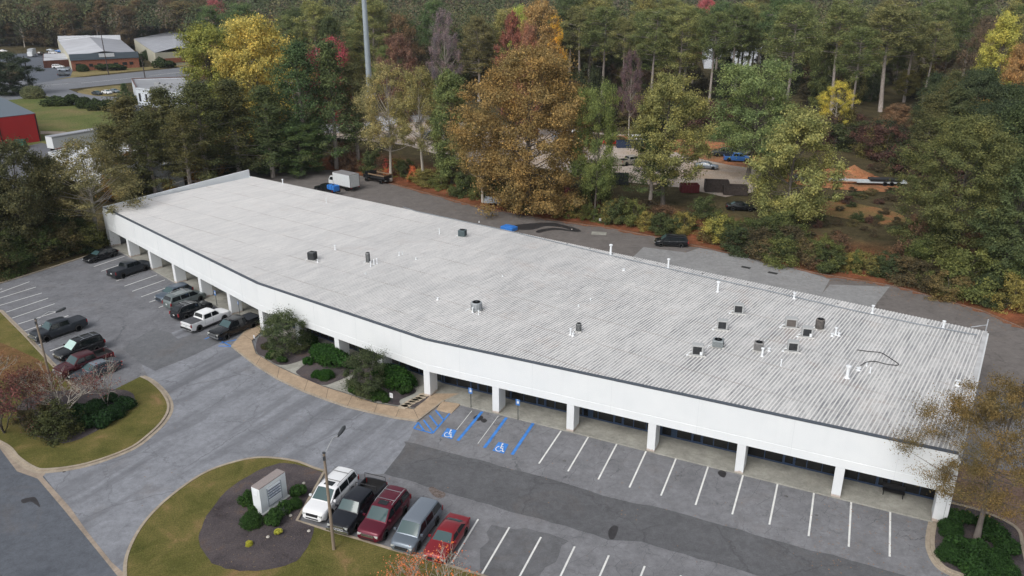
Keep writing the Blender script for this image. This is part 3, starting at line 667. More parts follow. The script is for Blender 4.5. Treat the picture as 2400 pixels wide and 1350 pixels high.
# shear so that ribs run parallel to the end walls: use y along the left wall direction
lw = toroof(FL); shx = lw.x/lw.y
def yfront(x):
    for i in range(3):
        if fr[i].x <= x <= fr[i+1].x or (i == 2): 
            t = (x-fr[i].x)/(fr[i+1].x-fr[i].x); return fr[i].y+(fr[i+1].y-fr[i].y)*t
    return fr[0].y
def rz_at(x, y):
    """roof height in the roof frame: falls from the front edge to the back"""
    yf = yfront(min(max(x, fr[0].x), fr[3].x)); t = min(max(y/yf, -0.02), 1.0)
    return ZR+(ZF-0.12-ZR)*t-0.04
prof = [(0.0, 0.036), (0.035, 0.036), (0.07, 0.0), (0.235, 0.0), (0.27, 0.036)]
xs = []
x = fr[0].x-0.6
nr = int((max(rl, fr[3].x)+1.2)/RP)
mb = MB(); rows_ = []
x0r = -RP*3
i = 0
x = math.floor((fr[0].x)/RP)*RP
XMAX = max(rl, fr[3].x)
def ymin_at(x):    # back limit
    if x < 0: return lw.y*(x/lw.x) if lw.x < 0 else 0.12
    if x > rl: return fr[3].y*(x-rl)/(fr[3].x-rl) if fr[3].x > rl else 0.12
    return 0.12
def ymax_at(x):
    if x < fr[0].x: return None
    if x > fr[3].x: return (fr[3].y)*(rl-x)/(rl-fr[3].x) if fr[3].x < rl else None
    if lw.x > 0 and x < lw.x: return lw.y*x/lw.x
    return yfront(x)
pr_ = []
x = max(0.0, 0.0)
k0 = int(math.floor(min(fr[0].x, 0)/RP)); k1 = int(math.ceil(XMAX/RP))
for k in range(k0, k1+1):
    for dx, dz in prof:
        xx = k*RP+dx-0.5*0.035-0.0
        lo = ymin_at(xx); hi = ymax_at(xx)
        if hi is None or lo is None or hi >= lo-0.05: continue
        pr_.append((xx, lo, hi, dz))
NS = 7
for xx, lo, hi, dz in pr_:
    for j in range(NS):
        y = lo+(hi-lo)*j/(NS-1); mb.v.append((xx, y, rz_at(xx, y)+dz+(0.0 if j else -0.0)))
for i in range(len(pr_)-1):
    for j in range(NS-1): mb.f.append((i*NS+j, i*NS+j+1, (i+1)*NS+j+1, (i+1)*NS+j)); mb.m.append(0)
print('roof strips', len(pr_), 'roof frame', [tuple(round(c, 1) for c in p) for p in fr], 'rl', round(rl, 1), 'lw', lw)
roof = mb.build('roof', MATS['roof'], bx, loc=(BL[0]-O.x, BL[1]-O.y, 0)); roof.rotation_euler = (0, 0, RANG)
# flat ceiling mass below so that the roof has thickness
mb = MB(); mb.prism([L(p)[:2] for p in offset(front, 0.31)]+[L(BR)[:2], L(BL)[:2]], 5.2, 5.5); bb(mb, 'roof_deck', SIDEW)
# gutter along the back edge and a right-end flashing
mb = MB(); ribbon(mb, [L(BL)[:2], L(BR)[:2]], 0.0, 0.14, ZR-0.22, ZR-0.06); bb(mb, 'gutter', WHITE)
pa = Vector(L(FR)[:2]); pb = Vector(L(BR)[:2]); t = (pb-pa).normalized(); nn = Vector((-t.y, t.x))
mb = MB(); mb.prism([tuple(pa-nn*.1+t*.4), tuple(pb-nn*.1), tuple(pb+nn*.25), tuple(pa+nn*.25+t*.4)], 5.2, [ZF-.06, ZR+.03, ZR+.03, ZF-.06]); bb(mb, 'end_flashing', M('flashing', (0.52, 0.52, 0.52), 0.5, var=0.2, scale=1.0))

def roofpt(px, py):
    """point of the roof surface seen at this place of the photo"""
    z = 6.0
    for _ in range(6):
        p = P(px, py, z); q = toroof(p); z = rz_at(q.x, min(q.y, -0.1))
    return Vector((p.x, p.y, z))
GALV = M('galvanised', (0.30, 0.31, 0.31), 0.45, 0.6, var=0.25, scale=4)
GREYP = M('unit_grey', (0.34, 0.35, 0.35), 0.5, var=0.08); DGREY = M('unit_dark', (0.045, 0.05, 0.055), 0.5, var=0.2)
UGREEN = M('unit_green', (0.085, 0.125, 0.135), 0.5, var=0.1); BLACK = M('black', (0.012, 0.012, 0.013), 0.5, var=0)
UBEIGE = M('unit_beige', (0.42, 0.43, 0.43), 0.55, var=0.06); WOODW = M('sleeper_white', (0.62, 0.62, 0.6), 0.7)
TAUPE = M('unit_taupe', (0.13, 0.115, 0.105), 0.6, var=0.15)
# vent pipes with caps (parts of the building)
def vent(px, py, h, r, cap=True, flare=True):
    p = roofpt(px, py); mb = MB(); c = (p.x-O.x, p.y-O.y, p.z-0.02)
    mb.lathe([(r*2.2, 0), (r*1.5, 0.05), (r*1.05, 0.14), (r, 0.2), (r, h*0.86)] + ([(r*1.7, h*0.86), (r*1.7, h*0.96), (r*0.4, h)] if cap else [(r, h)]), 12, 'Z', c)
    return bb(mb, 'vent_pipe', WHITE, smooth=True, sharp=40)
for q in ((663, 432, 0.95, .09), (765, 476, 0.85, .06), (786, 586, 0.7, .09), (1030, 549, 0.85, .06), (1431, 598, 1.5, .13), (1566, 628, 1.25, .11), (1682, 684, 1.3, .12), (1861, 700, 0.75, .11), (2044, 734, 0.95, .10), (2210, 769, 0.85, .10),
          (869, 625, 0.7, .06), (877, 620, 0.7, .06), (884, 618, 0.75, .07), (936, 599, 0.5, .07), (943, 597, .4, .05), (745, 615, 0.45, .06), (975, 608, .25, .07), (1108, 733, .6, .07), (1122, 738, .55, .05), (1026, 703, 0.3, .08), (1337, 785, 0.75, .08), (1343, 788, .35, .08),
          (1786, 835, 0.9, .10), (1830, 858, 0.7, .05), (1958, 785, 0.85, .10), (1950, 788, .35, .1), (1966, 787, .35, .1), (1985, 886, 1.25, .14), (2012, 868, .3, .12), (2031, 858, .35, .05), (2039, 874, .6, .05), (2243, 904, .55, .13), (857, 643, .2, .06), (1462, 634, .25, .1), (1384, 703, .2, .06), (1356, 718, .2, .06), (1123, 521, .2, .05), (1178, 648, .2, .05), (1802, 823, .35, .1)):
    vent(*q)
# conduit line near the back edge, gas pipe, hanging cable
def roofline(pl, r, m, name, lift=0.12):
    mb = MB(); pp = []
    for i in range(len(pl)-1):
        a, b_ = roofpt(*pl[i]), roofpt(*pl[i+1])
        for j in range(8): pp.append(a.lerp(b_, j/8))
    pp.append(roofpt(*pl[-1]))
    mb.tube([(p.x-O.x, p.y-O.y, p.z+lift) for p in pp], r, 6); return bb(mb, name, m, smooth=True)
roofline([(945, 487), (975, 497), (1200, 545), (1500, 617), (1800, 684), (2000, 730), (2150, 762), (2290, 788)], 0.05, M('conduit', (0.24, 0.27, 0.30), 0.4), 'conduit', 0.14)
for tt in np.linspace(0, 1, 26):
    p = roofpt(960+1320*tt, 490+292*tt); mb = MB(); mb.box((p.x-O.x, p.y-O.y, p.z+0.04), (0.1, 0.25, 0.09), RANG); bb(mb, 'conduit_block', M('block_dark', (0.2, 0.2, 0.2), 0.8))
pass
p = roofpt(2305, 768); mb = MB(); mb.tube([(p.x-O.x+.3, p.y-O.y, 3.0), (p.x-O.x+.3, p.y-O.y, p.z+0.9)], 0.06, 8); mb.tube([(p.x-O.x+.3, p.y-O.y, p.z+0.3), (p.x-O.x-.5, p.y-O.y-.3, p.z+0.35), (p.x-O.x-1.4, p.y-O.y-.2, p.z+.15)], 0.04, 6); bb(mb, 'pipe_mast', M('mast_grey', (0.45, 0.47, 0.5), 0.4))
# black cable lying loose on the roof
mb = MB(); pl = smooth_line([(2008, 822), (2040, 826), (2065, 829), (2090, 844), (2106, 857), (2080, 856), (2050, 849), (2030, 851), (2016, 859)], 5)
mb.tube([roofpt(*q)+Vector((0, 0, 0.09)) for q in pl], 0.035, 6); o = mb.build('black_cable', BLACK, smooth=True)
tag(o, 'loose black cable lying in a loop on the right end of the ribbed roof', 'cable')

# ---- rooftop machines (each a thing standing on the roof)
def fins(mb, c, d, n, rz, mi=0): 
    for i in range(n): mb.box((c[0], c[1], c[2]-d[2]/2+d[2]*(i+.5)/n), (d[0], d[1], d[2]/n*0.45), rz, mi)
def split_unit(px, py, label, w_=1.0, h=0.95, grille=BLACK, body=UBEIGE, group='boxy units with a coil opening on the roof', patch=False):
    """rectangular outdoor unit on two sleepers, coil opening towards the front of the building"""
    p = roofpt(px, py); t = thing('condenser_unit', label, 'air conditioner', (p.x, p.y, p.z+.03), R(-13), group)
    mb = MB(); d = 0.75
    mb.box((0, 0, 0.12+h/2), (w_, d, h)); o = mb.build('casing', body, t); bv = o.modifiers.new('b', 'BEVEL'); bv.width = .03
    mb = MB(); mb.box((-0.04, -d/2-0.004, 0.12+h*0.5), (w_*0.74, 0.02, h*0.74)); mb.build('coil_opening', grille, t)
    mb = MB(); fins(mb, (-0.04, -d/2-0.016, 0.12+h*.5), (w_*.72, 0.012, h*.72), 7, 0); mb.box((-.04, -d/2-.016, .12+h*.5), (.02, .014, h*.72)); mb.build('grille', DGREY if grille is BLACK else TAUPE, t)
    for s in (-1, 1):
        mb = MB(); mb.box((0, s*d*0.42, 0.05), (w_*1.5, 0.10, 0.10)); mb.build('sleeper', WOODW, t)
    if patch: mb = MB(); mb.box((w_*.30, -d/2-.03, .12+h*.25), (.22, .03, .34)); mb.build('service_panel', WHITE, t)
    mb = MB(); mb.tube([(-w_*.5, 0, .3), (-w_*.75, -.1, .2), (-w_*.85, -.15, -.04)], 0.04, 6); mb.lathe([(.13, 0), (.13, .06), (.05, .12)], 10, 'Z', (-w_*.85, -.15, -.05)); mb.build('line_set', WHITE, t)
    return t
for q in ((1730, 735, 'beige boxed rooftop unit, farthest back of those with a black coil opening', 1.0, .95, BLACK, UBEIGE),
          (1692, 773, 'beige boxed rooftop unit with black opening behind the small grey squat unit', 1.0, .95, BLACK, UBEIGE),
          (1634, 833, 'beige boxed rooftop unit nearest the white fascia, with a small white panel', 1.05, 1.0, BLACK, UBEIGE, True),
          (1853, 768, 'boxed rooftop unit with a plain brown screened face', 1.15, .95, TAUPE, UBEIGE),
          (1890, 790, 'boxed rooftop unit with white panel beside its black opening, next to the brown screened one', 1.0, .95, BLACK, UBEIGE, True),
          (1857, 824, 'boxed rooftop unit with black opening in front of the brown screened one', 1.0, .95, BLACK, UBEIGE)):
    split_unit(q[0], q[1], q[2], q[3], q[4], q[5], q[6], patch=len(q) > 7)
def round_unit(px, py, label, r=0.42, h=0.8, body=GREYP, sq=False, name='condenser_unit', legs=False):
    p = roofpt(px, py); t = thing(name, label, 'air conditioner', (p.x, p.y, p.z+.03), R(-20))
    mb = MB()
    if sq: mb.box((0, 0, .12+h/2), (r*2, r*2, h))
    else: mb.lathe([(r*.98, .12), (r, .16), (r, h), (r*.93, h+.1)], 24, 'Z')
    o = mb.build('casing', body, t, smooth=not sq, sharp=40)
    if sq: bv = o.modifiers.new('b', 'BEVEL'); bv.width = .07; bv.segments = 3
    zt = h+.12 if sq else h+.1
    mb = MB(); mb.lathe([(r*.74, 0), (r*.74, .025), (r*.66, .025), (r*.66, .01)], 24, 'Z', (0, 0, zt+.002)); mb.build('fan_ring', DGREY if body is not DGREY else GREYP, t)
    mb = MB(); mb.disc((0, 0, zt+.012), r*.64); mb.disc((0, 0, zt+.03), r*.25); mb.build('fan_guard', DGREY, t)
    mb = MB(); n = 20
    for k in range(n):
        a = 2*math.pi*k/n
        if sq:
            for s in (-1, 1):
                if k < 10: mb.box((-r*.8+1.6*r*k/9, s*(r+.006), .12+h*.5), (.02, .012, h*.8)); mb.box((s*(r+.006), -r*.8+1.6*r*k/9, .12+h*.5), (.012, .02, h*.8))
        else: mb.box(((r+.006)*math.cos(a), (r+.006)*math.sin(a), .1+h*.5), (.012, .03, h*.78), a)
    mb.build('louvres', DGREY if body is not DGREY else BLACK, t)
    for s in (-1, 1):
        mb = MB(); mb.box((0, s*r*.6, .05), (r*2.5, .1, .1)); mb.build('sleeper', WOODW, t)
    mb = MB(); mb.tube([(-r, -r*.5, .25), (-r*1.5, -r*.7, .15), (-r*1.8, -r, -.03)], .035, 6); mb.build('line_set', WHITE, t)
    return t
round_unit(733, 610, 'dark grey cube-shaped condenser on the left half of the white roof', .45, .95, DGREY, True)
round_unit(1084, 555, 'grey green cube-shaped condenser nearest the back edge of the roof', .48, .85, UGREEN, True)
round_unit(863, 617, 'tall narrow galvanised exhaust fan beside three thin white pipes', .26, 1.25, GALV, name='exhaust_fan')
round_unit(1117, 728, 'round pale condenser with dark louvres alone in the middle of the roof', .58, .85, M('unit_pale', (.42, .45, .47), .4, .3), False)
round_unit(1356, 778, 'small slim pale condenser alone beside a short white pipe', .26, .8, GALV)
round_unit(1682, 813, 'small squat grey condenser between the boxed units at mid roof', .5, .62, M('unit_bluegrey', (.27, .30, .31), .5), True)
round_unit(1777, 822, 'taupe square condenser next to a thick white capped pipe', .42, .75, M('unit_mid', (.22, .215, .21), .5), True)
round_unit(1920, 772, 'dark brown cylindrical condenser at the back of the unit cluster', .42, 1.0, TAUPE, False)
# ------------------------------------------------------------------ vehicles
CGLASS = glass_mat('car_glass', (0.010, 0.014, 0.016), 0.05)
WSHIELD = glass_mat('windscreen', (0.045, 0.085, 0.090), 0.07)
TYRE = M('tyre', (0.018, 0.018, 0.018), 0.8, var=0); RIM = M('rim', (0.50, 0.51, 0.52), 0.4, 0.25, var=0); RIMD = M('rim_dark', (0.06, 0.06, 0.06), 0.4, 0.6, var=0)
LAMP = M('head_lamp', (0.55, 0.57, 0.55), 0.15, var=0, coat=1); TAIL = M('tail_lamp', (0.30, 0.012, 0.015), 0.2, var=0, coat=1)
CHROME = M('chrome', (0.55, 0.56, 0.57), 0.18, 0.9, var=0); TRIM = M('car_trim', (0.02, 0.02, 0.021), 0.6, var=0)
def paint(name, c, metal=0.25, rough=0.35): return M('paint_'+name, c, rough, metal, var=0.03, scale=0.5, coat=0.35, spec=0.35)
def lerpl(pl, x):
    return float(np.interp(-x, [-p[0] for p in pl], [p[1] for p in pl]))
SPEC = {
 'suv':    dict(L=5.15, W=1.98, H=1.92, belt=1.22, r=.385, ax=(1.55, -1.45), wb=1.32, rf=.42, rr=-2.25, gb=-2.50, top=[(2.575, .60), (2.53, .88), (2.40, 1.00), (2.1, 1.07), (1.3, 1.15), (-2.5, 1.20), (-2.575, 1.05)], pil=[1.16, .06, -.04, -1.12, -1.20, -2.32]),
 'cross':  dict(L=4.65, W=1.88, H=1.66, belt=1.05, r=.355, ax=(1.38, -1.32), wb=1.15, rf=.42, rr=-1.75, gb=-2.20, top=[(2.325, .55), (2.28, .76), (2.15, .88), (1.9, .94), (1.15, 1.03), (-2.2, 1.06), (-2.325, .9)], pil=[1.0, 0.0, -.1, -1.02, -1.12, -2.0]),
 'van':    dict(L=5.10, W=1.97, H=1.75, belt=1.05, r=.345, ax=(1.60, -1.43), wb=1.62, rf=.78, rr=-2.15, gb=-2.45, top=[(2.55, .52), (2.50, .72), (2.36, .84), (2.1, .92), (1.6, 1.02), (-2.45, 1.08), (-2.55, .95)], pil=[1.42, .22, .12, -.98, -1.08, -2.32]),
 'sedan':  dict(L=4.80, W=1.82, H=1.44, belt=.96, r=.33, ax=(1.45, -1.35), wb=1.05, rf=.30, rr=-.95, gb=-1.65, top=[(2.4, .50), (2.34, .66), (2.2, .76), (1.9, .83), (1.05, .93), (-1.6, .99), (-2.25, .97), (-2.4, .80)], pil=[.92, -.12, -.20, -1.42]),
 'pickup': dict(L=5.85, W=2.00, H=1.90, belt=1.22, r=.41, ax=(1.85, -1.80), wb=1.45, rf=.80, rr=-.92, gb=-1.10, top=[(2.925, .74), (2.89, .98), (2.78, 1.08), (2.4, 1.14), (1.45, 1.21), (-1.15, 1.24), (-2.9, 1.24)], pil=[1.32, .22, .12, -.95], bed=True),
}
_wh = {}
def wheel_mesh(r, dark):
    k = (round(r, 3), dark)
    if k not in _wh:
        t = MB(); t.lathe([(r*.62, -.115), (r*.94, -.115), (r, -.08), (r, .08), (r*.94, .115), (r*.62, .115)], 22, 'Y')
        g = MB(); g.lathe([(r*.60, .10), (r*.66, .118), (r*.60, .095), (r*.2, .07), (.02, .07)], 20, 'Y')
        g.lathe([(.02, -.07), (r*.2, -.07), (r*.60, -.095), (r*.66, -.118), (r*.60, -.10)], 20, 'Y')
        for s in (-1, 1):
            for i in range(5):
                a = 2*math.pi*i/5; q = Matrix.Rotation(a, 3, 'Y'); c = q @ Vector((r*.36, 0, 0)); g.box((c.x, s*.10, c.z), (r*.5, .025, r*.16), mat=q)
        _wh[k] = (t.mesh('tyre', TYRE, True), g.mesh('rim', RIMD if dark else RIM, False))
    return _wh[k]
def car(kind, label, cat, loc, hd, pm, group=None, name=None, W=None, Lg=None, roof_tone=None, rails=None, sunroof=False, dark_rim=False, cover=None, trim='chrome', wscreen=None, small=False, opendoor=False, open_bed_junk=False):
    """loc: centre on the ground, hd: heading in world degrees"""
    q = dict(SPEC[kind]); sc = (Lg or q['L'])/q['L']; sw = (W or q['W'])/q['W']
    t = thing(name or {'pickup': 'pickup_truck', 'sedan': 'parked_car', 'cross': 'parked_car', 'suv': 'parked_suv', 'van': 'minivan'}[kind], label, cat, loc, R(hd), group)
    t.scale = (sc, sw, 1)
    Ln, Wd, H, belt, r = q['L'], q['W'], q['H'], q['belt'], q['r']; hl = Ln/2; hw = Wd/2; cl = 0.26 if kind not in ('suv', 'pickup') else .34
    # lower body
    xs = sorted(set([round(-hl+.0+Ln*i/46, 3) for i in range(47)]+[round(a+s*(r*1.16), 3) for a in q['ax'] for s in (-1, 1)]), reverse=True)
    bed = q.get('bed'); b0, b1 = -1.22, -hl+.10
    if bed: xs = sorted(set(xs+[b0, b0-.001, b1, b1+.001]), reverse=True)
    st = []
    for x in xs:
        zt = lerpl(q['top'], x); e = max(0, (abs(x)-(hl-.55))/.55); h_ = hw*(1-.19*e**2.4); 
        if bed and x < 0: h_ = hw*(1-.03*e*e)
        zb = cl+(.12*e if e > .5 else 0); yi = .80
        for a in q['ax']:
            d = abs(x-a)
            if d < r*1.16+1e-3: zb = max(zb, r+math.sqrt(max(0, (r*1.16)**2-d*d))); yi = .62
        zu = zb if yi < .7 else cl+.02
        sh = zb+.62*(zt-zb) if yi < .7 else max(zb+.04, zt*.58)
        f = [(0, zu), (h_*yi, zu), (h_*.975, zb), (h_, sh), (h_*.985, zt-.10)]
        if bed and b1 <= x <= b0-.0009 and not (x in (b1,)) : 
            fl = .78; f += [(h_*.97, zt), (h_*.885, zt), (h_*.88, fl), (0, fl)]
        else: f += [(h_*.93, zt-.015), (h_*.75, zt+.02), (h_*.4, zt+.04), (0, zt+.045)]
        st.append([(x, y, z) for y, z in f]+[(x, -y, z) for y, z in f[-2:0:-1]])
    mb = MB(); n = len(st[0]); vs = [p for s in st for p in s]; mb.v = vs
    for i in range(len(st)-1):
        for k in range(n):
            mb.f.append((i*n+k, i*n+(k+1) % n, (i+1)*n+(k+1) % n, (i+1)*n+k))
            inb = bed and b1 <= st[i+1][0][0] and st[i][0][0] <= b0 and k in (6, 7, 8, 9)
            low = k in (0, 1, n-1, n-2)
            mb.m.append(1 if (inb or low) else 0)
    mb.f.append(tuple(range(n))[::-1]); mb.m.append(0); mb.f.append(tuple(range((len(st)-1)*n, len(st)*n))); mb.m.append(0)
    o = mb.build('body', [pm, TRIM], t, smooth=True, sharp=46)
    # cabin
    wb, rf, rr, gb = q['wb'], q['rf'], q['rr'], q['gb']; hb = hw*.95; hr = hw*(.74 if kind == 'sedan' else .80); zr = H-.05
    zbf = lerpl(q['top'], wb); zbb = lerpl(q['top'], gb)
    cs = [(wb, zbf+.005, hb-.05, zbf), (rf, zr-.02, hr, belt), (rf-.35, zr, hr, belt), ((rf+rr)/2, zr, hr*1.0, belt), (rr+.3, zr-.02, hr*.98, belt), (rr, zr-.05, hr*.95, belt), (gb, zbb+.01, hb*.92, zbb)]
    mb = MB()
    for x, z, w2, bl in cs:
        zz = min(belt, z)
        f = [(hb*.995, zz-.06), (hb*(.985), zz), (max(w2, .1), z-.055 if z > belt+.1 else z-.005), (w2-.09, z), (w2*.5, z+.03), (0, z+.035)]
        mb.v += [(x, y, k) for y, k in f]+[(x, -y, k) for y, k in f[-2::-1]]
    n = 11
    for i in range(len(cs)-1):
        for k in range(n-1):
            mb.f.append((i*n+k, i*n+k+1, (i+1)*n+k+1, (i+1)*n+k)); mb.m.append(1 if k in (3, 4, 5, 6) and roof_tone else 0)
    mb.build('cabin', [pm, roof_tone or pm], t, smooth=True, sharp=40)
    def yside(x, z):
        if z <= belt: return hb*.985
        return hb*.985+(hr-hb*.985)*(z-belt)/(zr-.055-belt)
    def xfront(z): return wb+(rf-wb)*(z-zbf)/(zr-.02-zbf)
    def xback(z): return gb+(rr-gb)*(z-zbb)/(zr-.05-zbb)
    # windscreen and rear window
    def scr(nm, x0, z0, w0, x1, z1, w1, m_, outx):
        mb = MB(); k = 6
        for tt in (.07, .93):
            for s in np.linspace(-1, 1, k+1):
                ww = w0+(w1-w0)*tt; mb.v.append((x0+(x1-x0)*tt+outx, s*ww, z0+(z1-z0)*tt+.028*(1-s*s)+.022))
        mb.f = [(i, i+1, k+2+i, k+1+i) for i in range(k)]; mb.m = [0]*k
        return mb.build(nm, m_, t, smooth=True)
    scr('windscreen', wb, zbf, hb-.14, rf, zr-.02, hr-.10, wscreen or WSHIELD, .012)
    scr('rear_window', gb, zbb+.02 if kind == 'sedan' else zbb+.1, hb*.92-.16, rr, zr-.05, hr*.95-.12, WSHIELD if kind == 'sedan' else CGLASS, -.014)
    z0, z1 = belt+.03, zr-.115
    pil = q['pil']; pr = [(pil[i], pil[i+1]) for i in range(0, len(pil), 2)]
    for s in (-1, 1):
        for i, (xa, xb) in enumerate(pr):
            xat = min(xa, xfront(z1)-.10) if i == 0 else xa
            xab = min(xa, xfront(z0)-.10) if i == 0 else xa
            last = i == len(pr)-1
            xbt = max(xb, xback(z1)+.12) if last else xb; xbb = max(xb, xback(z0)+.14) if last else xb
            mb = MB(); g = .012
            mb.quad((xab, s*(yside(xab, z0)+g), z0), (xbb, s*(yside(xbb, z0)+g), z0), (xbt, s*(yside(xbt, z1)+g), z1), (xat, s*(yside(xat, z1)+g), z1))
            mb.build('side_window', CGLASS, t)
    # wheels
    ty, rm_ = wheel_mesh(r, dark_rim)
    for a in q['ax']:
        for s in (-1, 1):
            wv = link('wheel', None, t, (a, s*(hw-.105), r)); link('tyre', ty, wv); link('rim', rm_, wv)
    # lamps, grille, bumpers
    zl = q['top'][1][1]-.10
    hwf = hw*.84
    for s in (-1, 1):
        mb = MB(); mb.box((hl-.085, s*(hwf-.16), zl), (.12, .32, .15 if kind in ('suv', 'pickup') else .12), s*R(-12)); mb.build('headlight', LAMP, t)
        mb = MB()
        if kind in ('suv', 'van', 'pickup', 'cross'): mb.box((-hl+.06, s*(hw*.90), belt-.22 if kind != 'pickup' else 1.0), (.12, .16, .38))
        else: mb.box((-hl+.08, s*(hw*.72), .80), (.10, .36, .14), s*R(14))
        mb.build('taillight', TAIL, t)
        mb = MB(); mb.box((wb-.28, s*(hw+.09), belt+.07), (.12, .20, .15)); mb.build('mirror', pm if trim != 'chrome' else pm, t)
    mb = MB(); mb.box((hl-.035, 0, zl-.02), (.09, hw*1.0, .20 if kind in ('suv', 'pickup') else .10)); mb.build('grille', CHROME if trim == 'chrome' else TRIM, t)
    mb = MB(); mb.box((hl-.02, 0, zl-.02), (.075, hw*.86, .035)); mb.box((hl-.02, 0, .48), (.09, hw*1.1, .10)); mb.build('lower_grille', TRIM, t)
    if small: return t
    mb = MB()
    if kind == 'pickup':
        mb.box((hl+.02, 0, .60), (.16, Wd*.90, .20)); o = mb.build('front_bumper', CHROME if trim == 'chrome' else pm, t)
        mb = MB(); mb.box((-hl-.05, 0, .58), (.16, Wd*.92, .18)); mb.build('rear_bumper', CHROME if trim == 'chrome' else TRIM, t)
        mb = MB(); mb.box((-hl+.005, 0, 1.0), (.02, Wd*.80, .03)); mb.build('tailgate_handle', TRIM, t)
    mb = MB(); mb.box((-hl-.012, 0, .72 if kind != 'pickup' else .86), (.012, .32, .16)); mb.build('number_plate', M('plate', (.6, .62, .62), .5, var=0), t)
    for s in (-1, 1):
        mb = MB()
        for xa, xb in pr[:2 if kind != 'sedan' else 1]: mb.box((xb+.12, s*(hw*.985+.012), belt-.12), (.20, .03, .035))
        mb.build('door_handle', CHROME if trim == 'chrome' else pm, t)
        mb = MB()                                    # shut lines and the sill strip
        for xa, xb in pr[:2]:
            mb.box((xb+.0, s*(hw*.992), belt-.32), (.014, .02, .52))
        mb.box((0, s*(hw*.975), cl+.06), (q['ax'][0]-q['ax'][1]-2.5*r, .03, .07)); mb.build('door_seam', TRIM, t)
    if rails:
        for s in (-1, 1):
            mb = MB(); y = s*(hr-.07); mb.tube([(rf-.35, y, H-.03), (rf-.55, y, H+.05), (rr+.35, y, H+.05), (rr+.15, y, H-.03)], .022, 6); mb.build('roof_rail', rails, t)
        for x in (rf-.8, rr+.75):
            mb = MB(); mb.box((x, 0, H+.05), (.06, (hr-.07)*2, .025)); mb.build('cross_bar', rails, t)
    if sunroof:
        mb = MB(); mb.box((rf-.42, 0, H-.005), (.50, hr*.95, .02)); mb.build('sunroof', CGLASS, t)
    if cover:
        mb = MB(); mb.box(((b0+b1)/2, 0, 1.255), (b0-b1-.02, Wd*.93, .04)); o = mb.build('bed_cover', cover, t); bv = o.modifiers.new('b', 'BEVEL'); bv.width = .015
        mb = MB(); [mb.box((b0-(b0-b1)*(k+1)/4, 0, 1.278), (.02, Wd*.9, .008)) for k in range(3)]; mb.build('cover_seam', TRIM, t)
    if open_bed_junk:
        for xx, zz in ((-1.35, 1.75), (b1+.10, 1.75)):
            mb = MB(); mb.tube([(xx, -hw*.92, 1.2), (xx, -hw*.92, zz), (xx, hw*.92, zz), (xx, hw*.92, 1.2)], .03, 6); mb.build('rack', TRIM, t)
    if opendoor:
        d = link('open_door', None, t, (1.22, hw*.97, 0)); d.rotation_euler = (0, 0, R(62))
        mb = MB(); mb.box((-.52, 0, .80), (1.04, .07, .78)); 
        for c_, s_ in (((-.02, 0, 1.5), (.05, .05, .62)), ((-1.0, 0, 1.5), (.05, .05, .62)), ((-.51, 0, 1.80), (1.0, .05, .05))): mb.box(c_, s_)
        mb.build('door_panel', pm, d); mb = MB(); mb.box((-.51, .04, .85), (.85, .02, .55)); mb.build('door_card', TRIM, d)
    return t
def along_hd(p, hd, d): return (p[0]+math.cos(R(hd))*d, p[1]+math.sin(R(hd))*d, 0.0)
def at_front(px, py, hd, Ln, z=.4):   # centre of a car whose front bumper is seen at px,py
    p = P(px, py, z); return along_hd(p, hd, -Ln/2)
def at_rear(px, py, hd, Ln, z=.4):
    p = P(px, py, z); return along_hd(p, hd, Ln/2)
PW = paint('white', (.78, .79, .80), 0, .35); PK = paint('black', (.006, .007, .009), 0, .25); PM_ = paint('maroon', (.125, .012, .028), .35, .35); PRED = paint('red', (.25, .018, .026), .3, .35)
PSIL = paint('silver_blue', (.27, .31, .36), .6, .35); PDG = paint('dark_grey', (.035, .042, .052), .4, .35); PGR = paint('slate', (.055, .068, .08), .4, .35); PBL = paint('grey_blue', (.10, .13, .17), .5, .35); PSV = paint('silver_green', (.20, .235, .235), .5, .35)
PBR = paint('dark_maroon', (.075, .012, .018), .3, .35); PTAN = paint('tan', (.35, .33, .28), .2, .4); PBLUE = paint('blue', (.05, .19, .55), .1, .35)
HD1 = 69.5-180
H = [(705+24, 1218)]
car('suv', 'white full-size SUV at the sign end of the front row, beside the wooden lamp pole', 'car', at_front(731, 1218, HD1, 5.3), HD1, PW, Lg=5.3, rails=M('rail_grey', (.2, .2, .2), .5), sunroof=True, trim='body')
car('pickup', 'black open-bed pickup with thin racks, parked between the white SUV and maroon SUV', 'pickup truck', at_front(791, 1248, HD1, 5.8), HD1, paint('black_dull', (.010, .012, .018), 0, .4), open_bed_junk=True)
car('suv', 'maroon SUV with a silver grille and sunroof in the front row', 'car', at_front(861, 1266, HD1, 5.1), HD1, PM_, Lg=5.1, rails=CHROME, sunroof=True)
car('van', 'silver minivan with shade painted into its sides, between the maroon SUV and red car', 'minivan', at_front(940, 1290, HD1, 5.0), HD1, paint('van_silver_shade', (.15, .18, .215), .4), Lg=5.0, roof_tone=PSIL, rails=None, trim='body')  # shade of the sides put into the body colour; roof keeps its lit silver
car('sedan', 'red coupe at the right end of the front row behind orange leaves', 'car', at_front(1015, 1313, HD1, 4.7), HD1, PRED, Lg=4.7, trim='body')
